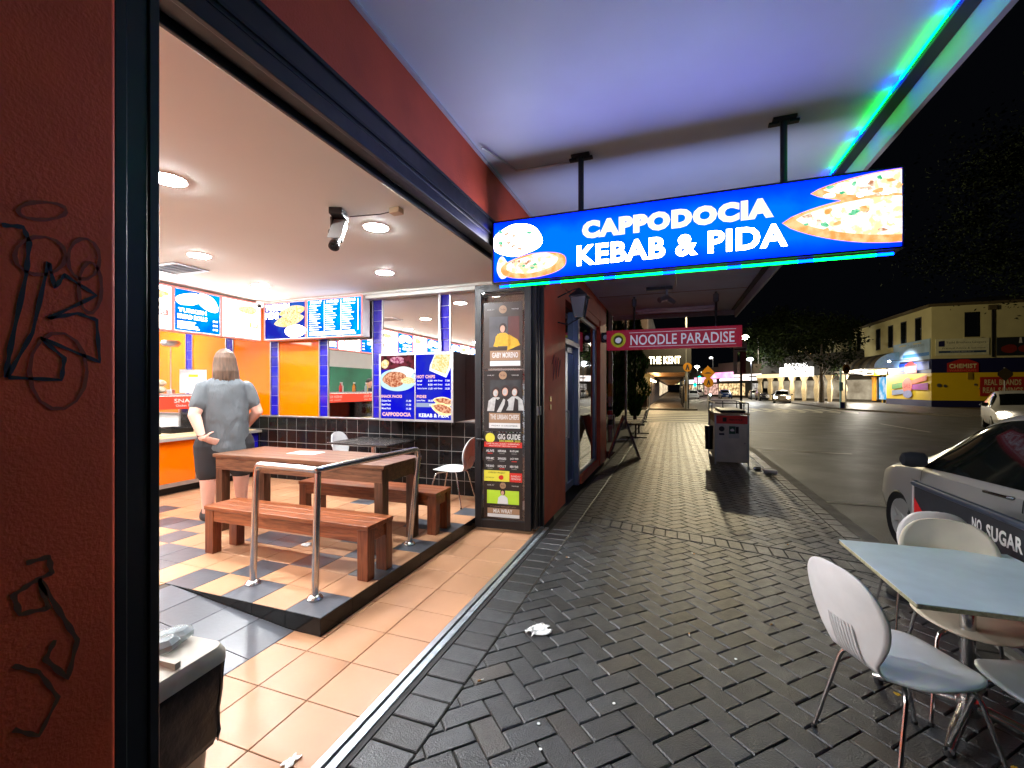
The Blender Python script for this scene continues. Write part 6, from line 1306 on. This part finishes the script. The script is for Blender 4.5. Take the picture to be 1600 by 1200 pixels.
Pa('parapet', MB().box(-3.4, 1.35, 37.0, 37.15, 2.85, 5.6), mat('parapet_dark', rgb(30, 26, 17), .7)); Pa('side_parapet', MB().box(1.2, 1.35, 37.151, 150, 2.85, 4.2), mat('parapet_dark', None)); Pa('soffit', MB().box(-2.0, 1.2, 37.151, 190, 2.95, 3.0), mat('timber_soffit', rgb(190, 135, 70), .5))
for k in range(7): Pa('post', MB().cyl((1.15, 37.5 + k * 7, 0), (1.15, 37.5 + k * 7, 2.949), .06, n=8), M_black)
sk = thing('pub_sign', 'glowing warm white letters THE KENT on the dark pub parapet', 'sign', (-.6, 36.98, 3.45)); lettering('letters', 'THE KENT', 0, .38, 2.35, .58, emat('pub_letters', (1, .84, .5, 1), 6.0), sk, y=-.03, bold=.03, depth=.03); rect('backing', -1.4, 1.4, 0, .8, mat('parapet_dark', None), sk, y=-.001, t=.02)
for k in range(5):
    t = thing('wall_light', ['first', 'second', 'third', 'fourth', 'fifth'][k] + ' warm wall light under the pub awning, counting from the side street', 'light', (-1.86, 39.5 + k * 3.2, 2.35), group='warm wall lights along the pub'); MB().sphere((0, 0, 0), .11).build('globe', emat('warm_globe', (1, .78, .45, 1), 14.0), t); MB().box(-.13, -.0, -.03, .03, -.02, .02).build('arm', M_black, t)
    ld = bpy.data.lights.new('wall_glow', 'POINT'); ld.energy = 90; ld.color = (1, .7, .36); ld.shadow_soft_size = .1; lo = bpy.data.objects.new('lamp_light', ld); COL.objects.link(lo); lo.parent = t; lo.location = (.3, 0, -.05)
mc = thing('menu_case', 'pale menu display case on two posts at the corner of the pub', 'display case', (-2.25, 36.2, 0)); MB().box(-.6, .6, 0, .12, 1.05, 2.75).build('case', mat('case_wood', rgb(190, 160, 105), .6), mc); MB().cyl((-.5, .06, 0), (-.5, .06, 1.05), .04).cyl((.5, .06, 0), (.5, .06, 1.05), .04).build('post', M_alu, mc); rect('sheet', -.45, .45, 1.3, 2.5, mat('sheet_cream', rgb(215, 195, 150), .6), mc, y=-.001)
fn = thing('pub_fence', 'black slatted fence panels along the pub footpath edge', 'fence', (.6, 40, 0))
for k in range(4):
    pnl = MB()
    for q in range(14): pnl.box(.75, .8, 37.3 + k * 2.5 + q * .17, 37.38 + k * 2.5 + q * .17, .1, 1.75)
    pnl.box(.74, .81, 37.3 + k * 2.5, 39.6 + k * 2.5, 1.7, 1.76).build('panel', M_black, fn, world=True)
# ================================================================== LIT SHOPS FURTHER ALONG
def shop(label, px, d, w, h, sign_c, sign_s, win_c, win_s, wall=rgb(70, 62, 50), aw=True, words=None, zs=2.9, hs=1.0):
    x, y = AT(px, d); t = thing('shop_building', label, 'building', (x, y, 0), radians(-60), group='lit shops further along the street')
    MB().box(-w / 2, w / 2, 0, 8, 0, h).build('wall', mat('shopwall%d' % int(px), wall, .8, var=.15, scale=1), t)
    MB().box(-w / 2 + .3, w / 2 - .3, -.05, 0, .3, 2.5).build('window', emat('shopwin%d' % int(px), win_c, win_s, (win_c[0] * .1, win_c[1] * .08, win_c[2] * .06, 1), 1.7, lo=.35, hi=.65), t)
    if aw: MB().box(-w / 2, w / 2, -2.4, -.051, zs - .15, zs).build('canopy', M_dark, t)
    MB().box(-w / 2 + .2, w / 2 - .2, -2.45, -2.405, zs - .1, zs + hs).build('fascia', emat('shopsign%d' % int(px), sign_c, sign_s, (min(1, sign_c[0] * 1.3), min(1, sign_c[1] * 1.6 + .1), min(1, sign_c[2] * 1.5 + .1), 1), .7), t)
    return t
shop('pink lit shop left of the parked blue car', 1118, 92, 8, 6, (1, .45, .6, 1), 1.3, (1, .6, .5, 1), 1.2)
shop('shop with a glowing magenta oval fascia behind the bus stop pole', 1143, 84, 8, 6.5, (1, .25, .5, 1), 1.8, (1, .7, .35, 1), 1.6, zs=3.6)
shop('shop with a long white lit awning under the street lamp', 1178, 80, 13, 6, (1, .72, .6, 1), 2.2, (.9, .85, .8, 1), .9, zs=3.1)
shop('small shop with a cool white lit panel far down the street', 1095, 120, 9, 7, (.8, .9, 1, 1), 1.6, (1, .85, .6, 1), 1.5)
shop('dim brick shop with an orange window at the far end of the street', 1078, 135, 9, 7, (1, .6, .25, 1), 1.2, (1, .6, .3, 1), 1.2)
# restaurant with lit marquee and pale drapes
x, y = AT(1254, 58); rs_ = thing('restaurant', 'restaurant with a glowing white marquee sign and pale draped columns', 'building', (x, y, 0), radians(-48))
MB().box(-6, 9, 0, 9, 0, 6.0).build('wall', mat('rest_wall', rgb(60, 55, 45), .8), rs_); MB().box(-6, 9, -2.6, -.01, 3.2, 3.35).build('canopy', M_dark, rs_)
MB().box(-1.2, 3.2, -2.75, -2.605, 3.1, 4.3).build('marquee', emat('marquee', (1, .96, .9, 1), 2.6), rs_); lettering('letters', 'BARONS', 1.0, 4.55, 3.0, .5, emat('marquee', None), rs_, y=-2.7, bold=.05)
MB().box(-4.6, -1.3, -2.75, -2.605, 3.0, 3.5).build('gold_sign', emat('gold_sign', (1, .72, .35, 1), 1.6), rs_)
E_warmw = emat('rest_window', (1, .85, .6, 1), .5, (.25, .18, .1, 1), .7, lo=.3, hi=.7); MB().box(-5.6, 8.6, -.05, -.001, .3, 2.6).build('window', E_warmw, rs_)
M_drape = mat('drape', rgb(225, 205, 165), .8, var=.15)
for k in range(8):
    xx = -4.4 + k * 1.55; b = MB(); b.loft([[(xx + s_ * a, -2.3 + b2 * s_ * .3, z_) for a, b2 in ((-.5, -1), (.5, -1), (.5, 1), (-.5, 1))] for z_, s_ in ((0, .35), (1.5, .55), (2.4, .35), (3.19, .9))]); b.build('draped_column', M_drape, rs_)
ld = bpy.data.lights.new('rest_light', 'POINT'); ld.energy = 700; ld.color = (1, .86, .62); ld.shadow_soft_size = .5; lo = bpy.data.objects.new('lamp_light', ld); COL.objects.link(lo); lo.parent = rs_; lo.location = (.5, -4.2, 3.6)
x, y = AT(1303, 56); t = thing('white_kiosk', 'small pale lit building with white posts between the tree and the chemist', 'building', (x, y, 0), radians(-45)); MB().box(-1.8, 2.6, 0, 4, 0, 3.4).build('wall', mat('kiosk_wall', rgb(150, 150, 140), .7), t); MB().box(-1.8, 2.6, -1.6, -.01, 2.9, 3.6).build('canopy', mat('kiosk_white', (.7, .72, .7, 1), .6), t)
for k in range(3): MB().box(-1.7 + k * 1.6, -1.3 + k * 1.6, -1.5, -1.1, 0, 2.899).build('post', M_drape, t)
ld = bpy.data.lights.new('kiosk_light', 'POINT'); ld.energy = 160; ld.color = (1, .95, .85); lo = bpy.data.objects.new('lamp_light', ld); COL.objects.link(lo); lo.parent = t; lo.location = (0, -2.6, 2.4); MB().sphere((-.9, -2.0, 2.5), .22).build('globe_lamp', emat('soft_globe', (1, .9, .65, 1), 3.0), t)
# street lamps
E_lamp = emat('street_lamp_glow', (1, .9, .7, 1), 120.0)
def lamp(label, px, py, d, ppx, energy, col=(1, .86, .6), r=.28, glow=None, arm=True, name='street_lamp'):
    x, y = AT(px, d); z = ZZ(py, d); bx, by = AT(ppx, d); t = thing(name, label, 'street lamp', (bx, by, 0), group='street lamps')
    dx, dy = x - bx, y - by
    MB().tube([(0, 0, 0), (0, 0, z * .9), (dx * .1, dy * .1, z * .985), (dx * .5, dy * .5, z + .12), (dx, dy, z + .05)] if arm else [(0, 0, 0), (0, 0, z)], [.1, .07, .06, .05, .05] if arm else [.09, .06], 10).build('pole', M_black if not arm else MATS['galvanised'], t, smooth=1)
    MB().sphere((dx, dy, z - .05), r, r, r * .55).build('lamp', glow or E_lamp, t)
    if energy:
        ld = bpy.data.lights.new('lamp', 'POINT'); ld.energy = energy; ld.color = col; ld.shadow_soft_size = .12; lo = bpy.data.objects.new('lamp_light', ld); COL.objects.link(lo); lo.parent = t; lo.location = (dx, dy, z - .5)
    return t
lamp('bright street lamp on a curved arm to the right of the noodle shop sign', 1163, 527, 80, 1185, 3500, glow=emat('far_lamp', (1, .92, .72, 1), 60.0), r=.8)
lamp('elongated white lantern below the bright street lamp', 1172, 561, 62, 1174, 1200, col=(.9, .95, 1), r=.45, glow=emat('white_lantern', (.9, .96, 1, 1), 6.0), arm=False)
lamp('small white globe lamp over the middle of the far street', 1089, 573, 78, 1090, 600, r=.42, glow=emat('far_globe', (1, .95, .85, 1), 12.0), arm=False)
lamp('tiny high lamp far down the street', 1111, 559, 100, 1114, 0, r=.35, glow=MATS['far_globe'], arm=True)
lamp('tiny lamp beside the green traffic light', 1098, 582, 100, 1099, 0, r=.35, glow=MATS['far_globe'], arm=False)
for (px, py, lb) in ((1093, 590, 'upper green traffic light far down the street'), (1086, 602, 'lower green traffic light far down the street')):
    x, y = AT(px, 110); z = ZZ(py, 110); t = thing('traffic_light', lb, 'traffic light', (x, y, 0)); MB().cyl((0, 0, 0), (0, 0, z), .08).build('pole', M_black, t); MB().box(-.25, .25, 0, .3, z - .4, z + 1.0).build('housing', M_black, t); MB().sphere((0, -.05, z), .34).build('green_lamp', emat('traffic_green', (.0, 1, .35, 1), 5.0), t)
# the lamp that throws the long footpath shadows, hidden above the far end of the awning
hl = thing('street_lamp', 'tall street lamp past the side street, its head hidden above the awning', 'street lamp', (AT(1072, 34.5)[0] + .25, AT(1072, 34.5)[1], 0), group='street lamps'); hl.location.x -= .25
MB().tube([(0, 0, 0), (0, 0, 7.6), (.15, -.3, 8.1), (.9, -1.6, 8.3)], [.09, .07, .05, .05], 10).build('pole', mat('pole_cream', (.2, .19, .16, 1), .6, var=.3), hl, smooth=1); MB().cyl((0, 0, .6), (0, 0, 2.2), .105, n=12).build('notices', mat('pole_paper', rgb(150, 120, 80), .7, var=.7, scale=6), hl)
MB().lathe((1.1, -1.9, 8.15), [(.001, .12), (.2, .1), (.28, 0), (.001, -.02)]).build('lamp', E_lamp, hl, smooth=1)
ld = bpy.data.lights.new('lamp', 'POINT'); ld.energy = 3600; ld.color = (1, .84, .52); ld.shadow_soft_size = .14; lo = bpy.data.objects.new('lamp_light', ld); COL.objects.link(lo); lo.parent = hl; lo.location = (1.1, -1.9, 7.95)
# ================================================================== PEOPLE
M_skin = mat('skin', rgb(228, 176, 156), .5, var=.08, scale=8)
def limb(b, pts, rs, n=18):
    q = []; r = []
    for i in range(len(pts) - 1):
        for k in range(5): u = k / 5; q.append(Vector(pts[i]).lerp(Vector(pts[i + 1]), u)); r.append(rs[i] * (1 - u) + rs[i + 1] * u)
    q.append(Vector(pts[-1])); r.append(rs[-1]); b.tube(q, r, n)
    b.sphere(tuple(pts[0]), rs[0] * .98, n=14, m=8); b.sphere(tuple(pts[-1]), rs[-1] * .98, n=14, m=8)
    for i in range(1, len(pts) - 1): b.sphere(tuple(pts[i]), rs[i] * 1.0, n=14, m=8)
def ell(z, cx, cy, rx, ry, n=32, p=2.3):
    P = []
    for k in range(n):
        a = 2 * pi * k / n; c_, s_ = cos(a), sin(a); P.append((cx + rx * abs(c_) ** (2 / p) * (1 if c_ > 0 else -1), cy + ry * abs(s_) ** (2 / p) * (1 if s_ > 0 else -1), z))
    return P
def remesh(o, vox, it=4, disp=None):
    m = o.modifiers.new('weld', 'REMESH'); m.mode = 'VOXEL'; m.voxel_size = vox; m.use_smooth_shade = True
    s = o.modifiers.new('soft', 'SMOOTH'); s.iterations = it; s.factor = .5
def fingers(b, wrist, d, side, nrm, curl, s=1.0):
    """palm and five separate curled fingers; d = palm direction, side = towards the thumb, nrm = away from the palm"""
    d, side, nrm = Vector(d).normalized(), Vector(side).normalized(), Vector(nrm).normalized(); wrist = Vector(wrist)
    b.loft([[wrist + d * l + side * (w * cos(a)) + nrm * (h * sin(a)) for a in [2 * pi * k / 14 for k in range(14)]] for l, w, h in ((-.01, .026, .02), (.03, .036, .017), (.065, .041, .015), (.09, .038, .012))])
    for k, (off, L) in enumerate(((.029, .072), (.010, .08), (-.010, .075), (-.028, .058))):
        p = wrist + d * .085 + side * off; dd = (d + side * off * .9).normalized(); pts = [p]
        for j, f in enumerate((.45, .32, .25)):
            ang = curl * (j + .6) * .5; v = dd * cos(ang) - nrm * sin(ang); p = p + v * (L * f); pts.append(p)
        b.tube(pts, [.0095, .009, .0082, .0068], 10); b.sphere(tuple(pts[-1]), .0066, n=8, m=6)
    p = wrist + d * .025 + side * .03; v = (d * .55 + side * .8 - nrm * .15).normalized(); q = p + v * .04; r_ = q + (v + d * .5).normalized() * .035
    b.tube([p, q, r_], [.0125, .0105, .008], 10); b.sphere(tuple(r_), .008, n=8, m=6)
# ---- the customer, seen from behind, local +y = the way he faces
pr = thing('person', 'person with long brown hair in grey t-shirt and black shorts facing the counter', 'person', (-4.86, 3.66, .12), rotz=radians(66)); SCL = 1.075; pr.scale = (SCL,) * 3
b = MB()
limb(b, [(-.14, 0, .80), (-.15, -.01, .48), (-.155, .0, .12)], [.13, .085, .052]); limb(b, [(.14, 0, .80), (.15, .0, .48), (.155, -.01, .12)], [.13, .085, .052])
limb(b, [(-.155, .0, .1), (-.16, .04, .05), (-.165, .15, .035)], [.05, .045, .03]); limb(b, [(.155, -.01, .1), (.16, .04, .05), (.17, .15, .035)], [.05, .045, .03])
b.loft([ell(.78, 0, 0, .2, .15), ell(.9, 0, .01, .22, .17), ell(1.1, 0, .02, .22, .18), ell(1.3, 0, .0, .21, .14), ell(1.43, 0, -.01, .2, .1), ell(1.48, 0, -.01, .09, .07)])
limb(b, [(0, -.01, 1.44), (0, .02, 1.56)], [.068, .062])
b.sphere((0, .035, 1.655), .078, .098, .115, 22, 16)                       # skull
b.sphere((0, .125, 1.615), .045, .03, .04); b.loft([[(x_ * s_, .13 + dy, 1.64 + dz) for x_ in (-.018, 0, .018, 0)] if False else [(.016 * s_ * cos(a), .128 + dy + .012 * s_ * sin(a), 1.64 + dz) for a in [2 * pi * k / 8 for k in range(8)]] for s_, dy, dz in ((.5, -.005, .04), (.8, .012, .0), (1.0, .016, -.015), (.5, .0, -.022))])
b.sphere((-.08, .03, 1.64), .012, .022, .032); b.sphere((.08, .03, 1.64), .012, .022, .032)
# left arm hangs down and tucks the back of the hand on the hip; right hand on the front of the hip
sl, el, wl_ = (-.195, -.01, 1.385), (-.285, -.07, 1.10), (-.235, -.165, .875)
limb(b, [sl, el, wl_], [.075, .057, .034]); sr, er, wr2 = (.195, -.01, 1.385), (.30, -.04, 1.12), (.235, .12, .95)
limb(b, [sr, er, wr2], [.075, .057, .034])
fingers(b, (-.23, -.17, .87), (.85, -.02, -.35), (0, -.35, .93), (-.1, -1, -.1), .5); fingers(b, (.23, .125, .945), (-.5, .75, -.25), (.1, .2, 1), (.7, .5, 0), .5)
o = b.build('body', M_skin, pr); remesh(o, .0055, 3)
for sx in (-1, 1):
    MB().sphere((sx * .03, .122, 1.665), .011, .008, .008, 10, 8).build('eye', M_white, o)
MB().sphere((0, .148, 1.585), .022, .006, .006, 10, 6).build('mouth', mat('lip', rgb(180, 100, 95), .5), o)
# hair: shoulder length with strands
b = MB(); b.sphere((0, .008, 1.685), .094, .106, .115, 26, 16)
b.loft([ell(1.70, 0, -.012, .098, .088, 32, 2), ell(1.62, 0, -.03, .108, .082, 32, 2), ell(1.55, 0, -.042, .115, .075, 32, 2), ell(1.49, 0, -.05, .112, .066, 32, 2), ell(1.455, 0, -.055, .10, .052, 32, 2)])
rnd = random.Random(3)
for k in range(64):
    a = pi + (k + .5) / 64 * pi + rnd.uniform(-.03, .03); x_, y_ = cos(a), sin(a)
    if k % 16 in (0,): pass
    pts = [(.01 * x_, .01 + .012 * y_, 1.803), (.045 * x_, .01 + .05 * y_, 1.79), (.078 * x_, .008 + .088 * y_, 1.752), (.096 * x_, .004 + .1 * y_, 1.70), (.105 * x_, .0 + .1 * y_, 1.64), (.115 * x_, -.03 + .082 * y_, 1.56), (.118 * x_ + rnd.uniform(-.012, .012), -.045 + .07 * y_ + rnd.uniform(-.01, .01), 1.47 + rnd.uniform(-.03, .015))]
    b.tube(pts, [.003, .005, .007, .009, .0095, .0095, .003], 6)
M_hair = mat('hair_brown', rgb(84, 62, 46), .55, var=.7, scale=3, island=0)
hm = M_hair.node_tree; nzn = [n for n in hm.nodes if n.type == 'TEX_NOISE'][0]; mpn = nd(hm, 'ShaderNodeMapping'); mpn.inputs['Scale'].default_value = (22, 22, 1.2); hm.links.new([n for n in hm.nodes if n.type == 'TEX_COORD'][0].outputs['Object'], mpn.inputs[0]); hm.links.new(mpn.outputs[0], nzn.inputs['Vector'])
h_ = b.build('hair', M_hair, pr); remesh(h_, .0036, 0)
# t-shirt
b = MB()
b.loft([ell(.70, .0, .02, .222, .2, 40), ell(.76, 0, .02, .228, .208, 40), ell(.9, 0, .03, .226, .212, 40), ell(1.05, 0, .03, .226, .212, 40), ell(1.2, 0, .015, .222, .185, 40), ell(1.33, 0, -.005, .218, .15, 40), ell(1.42, 0, -.012, .2, .122, 40), ell(1.475, 0, -.012, .15, .095, 40), ell(1.505, 0, -.008, .085, .078, 40)])
def sleeve(s, e, k=.62):
    s, e = Vector(s), Vector(e); m_ = s.lerp(e, k); limb(b, [s + (s - e) * -.02, s.lerp(e, .3), m_], [.083, .082, .08])
sleeve(sl, el); sleeve(sr, er)
def pull(dx0, s0, n_=9):
    return
M_shirt = mat('grey_jersey', rgb(90, 96, 100), .85, var=.06, scale=5)
nt = M_shirt.node_tree; bs = nt.nodes['Principled BSDF']; tc = nd(nt, 'ShaderNodeTexCoord'); mp = nd(nt, 'ShaderNodeMapping'); mp.inputs['Scale'].default_value = (5.5, 5.5, 1.6); mp.inputs['Rotation'].default_value = (0, .35, 0); nn = nd(nt, 'ShaderNodeTexNoise'); nn.inputs['Scale'].default_value = 1.6; nn.inputs['Detail'].default_value = 4; nn.inputs['Distortion'].default_value = .8; bp = nd(nt, 'ShaderNodeBump'); bp.inputs['Distance'].default_value = .05; bp.inputs['Strength'].default_value = .7
nt.links.new(tc.outputs['Object'], mp.inputs[0]); nt.links.new(mp.outputs[0], nn.inputs['Vector']); nt.links.new(nn.outputs[0], bp.inputs['Height']); nt.links.new(bp.outputs[0], bs.inputs['Normal'])
s_ = b.build('t_shirt', M_shirt, pr); remesh(s_, .009, 5)
tx = bpy.data.textures.new('folds', 'CLOUDS'); tx.noise_scale = .16; dm_ = s_.modifiers.new('folds', 'DISPLACE'); dm_.texture = tx; dm_.strength = .022; dm_.mid_level = .5
b = MB(); b.loft([ell(.86, 0, 0, .225, .175), ell(.7, 0, 0, .235, .175), ell(.64, 0, 0, .235, .15)])
limb(b, [(-.14, 0, .78), (-.15, -.005, .50)], [.145, .115]); limb(b, [(.14, 0, .78), (.15, 0, .50)], [.145, .115])
o = b.build('shorts', mat('black_shorts', (.015, .015, .018, 1), .8), pr); remesh(o, .012, 3)
for sx in (-1, 1):
    MB().loft([[(sx * .162 + w_ * cos(a), .05 + l_ * sin(a), z_) for a in [2 * pi * k / 20 for k in range(20)]] for z_, w_, l_ in ((.0, .05, .14), (.02, .054, .145), (.05, .052, .13), (.08, .045, .07), (.1, .04, .05))]).build('shoe', mat('shoe_black', (.02, .02, .02, 1), .6), pr, smooth=1)
MB().lathe((0, 0, 0), [(.036, -.012), (.040, -.012), (.040, .012), (.036, .012)], 20).build('watch_band', M_black, pr).matrix_local = T(-.241, -.152, .905) @ Vector((-.06, -.09, .225)).to_track_quat('Z', 'Y').to_matrix().to_4x4()
# ---- staff member behind the display cabinet, seen in the mirror
p2 = thing('person', 'person with short black hair behind the display cabinet, seen in the mirror', 'person', (-8.15, .55, .12), rotz=radians(-80)); p2.scale = (1.0,) * 3
b = MB()
limb(b, [(-.1, 0, .85), (-.11, .02, .48), (-.11, .0, .1)], [.1, .065, .045]); limb(b, [(.1, 0, .85), (.11, .02, .48), (.11, .0, .1)], [.1, .065, .045])
limb(b, [(-.11, .0, .08), (-.11, .12, .035)], [.045, .03]); limb(b, [(.11, .0, .08), (.11, .12, .035)], [.045, .03])
b.loft([ell(.82, 0, 0, .16, .11), ell(1.1, 0, 0, .15, .11), ell(1.35, 0, 0, .19, .11), ell(1.45, 0, 0, .15, .08), ell(1.48, 0, 0, .07, .06)]); limb(b, [(0, 0, 1.45), (0, .02, 1.56)], [.055, .05]); b.sphere((0, .03, 1.63), .075, .092, .11, 20, 14); b.sphere((0, .12, 1.61), .012, .02, .022); b.sphere((-.075, .02, 1.62), .01, .02, .03); b.sphere((.075, .02, 1.62), .01, .02, .03)
limb(b, [(-.2, 0, 1.38), (-.25, .05, 1.1), (-.16, .28, 1.05)], [.055, .042, .03]); limb(b, [(.2, 0, 1.38), (.25, .05, 1.1), (.16, .28, 1.05)], [.055, .042, .03])
fingers(b, (-.15, .3, 1.05), (.2, 1, -.1), (1, -.2, 0), (0, 0, 1), .6); fingers(b, (.15, .3, 1.05), (-.2, 1, -.1), (-1, -.2, 0), (0, 0, 1), .6)
o = b.build('body', M_skin, p2); remesh(o, .008, 3)
for sx in (-1, 1): MB().sphere((sx * .028, .112, 1.645), .011, .008, .008, 10, 8).build('eye', M_white, o)
MB().sphere((0, .117, 1.575), .022, .006, .006, 10, 6).build('mouth', MATS['lip'], o)
b = MB(); b.sphere((0, .01, 1.675), .085, .1, .095, 20, 12); b.build('hair', mat('hair_black', (.01, .009, .008, 1), .5), p2, smooth=1)
b = MB(); b.loft([ell(.78, 0, 0, .18, .13), ell(1.1, 0, 0, .175, .135), ell(1.35, 0, 0, .205, .125), ell(1.44, 0, 0, .16, .095), ell(1.49, 0, 0, .075, .068)]); limb(b, [(-.2, 0, 1.38), (-.235, .03, 1.22)], [.072, .065]); limb(b, [(.2, 0, 1.38), (.235, .03, 1.22)], [.072, .065]); o = b.build('t_shirt', mat('dark_shirt', rgb(40, 42, 50), .8), p2); remesh(o, .012, 3)
b = MB(); limb(b, [(-.1, 0, .82), (-.11, .01, .12)], [.115, .07]); limb(b, [(.1, 0, .82), (.11, .01, .12)], [.115, .07]); o = b.build('trousers', M_bk, p2); remesh(o, .014, 3)
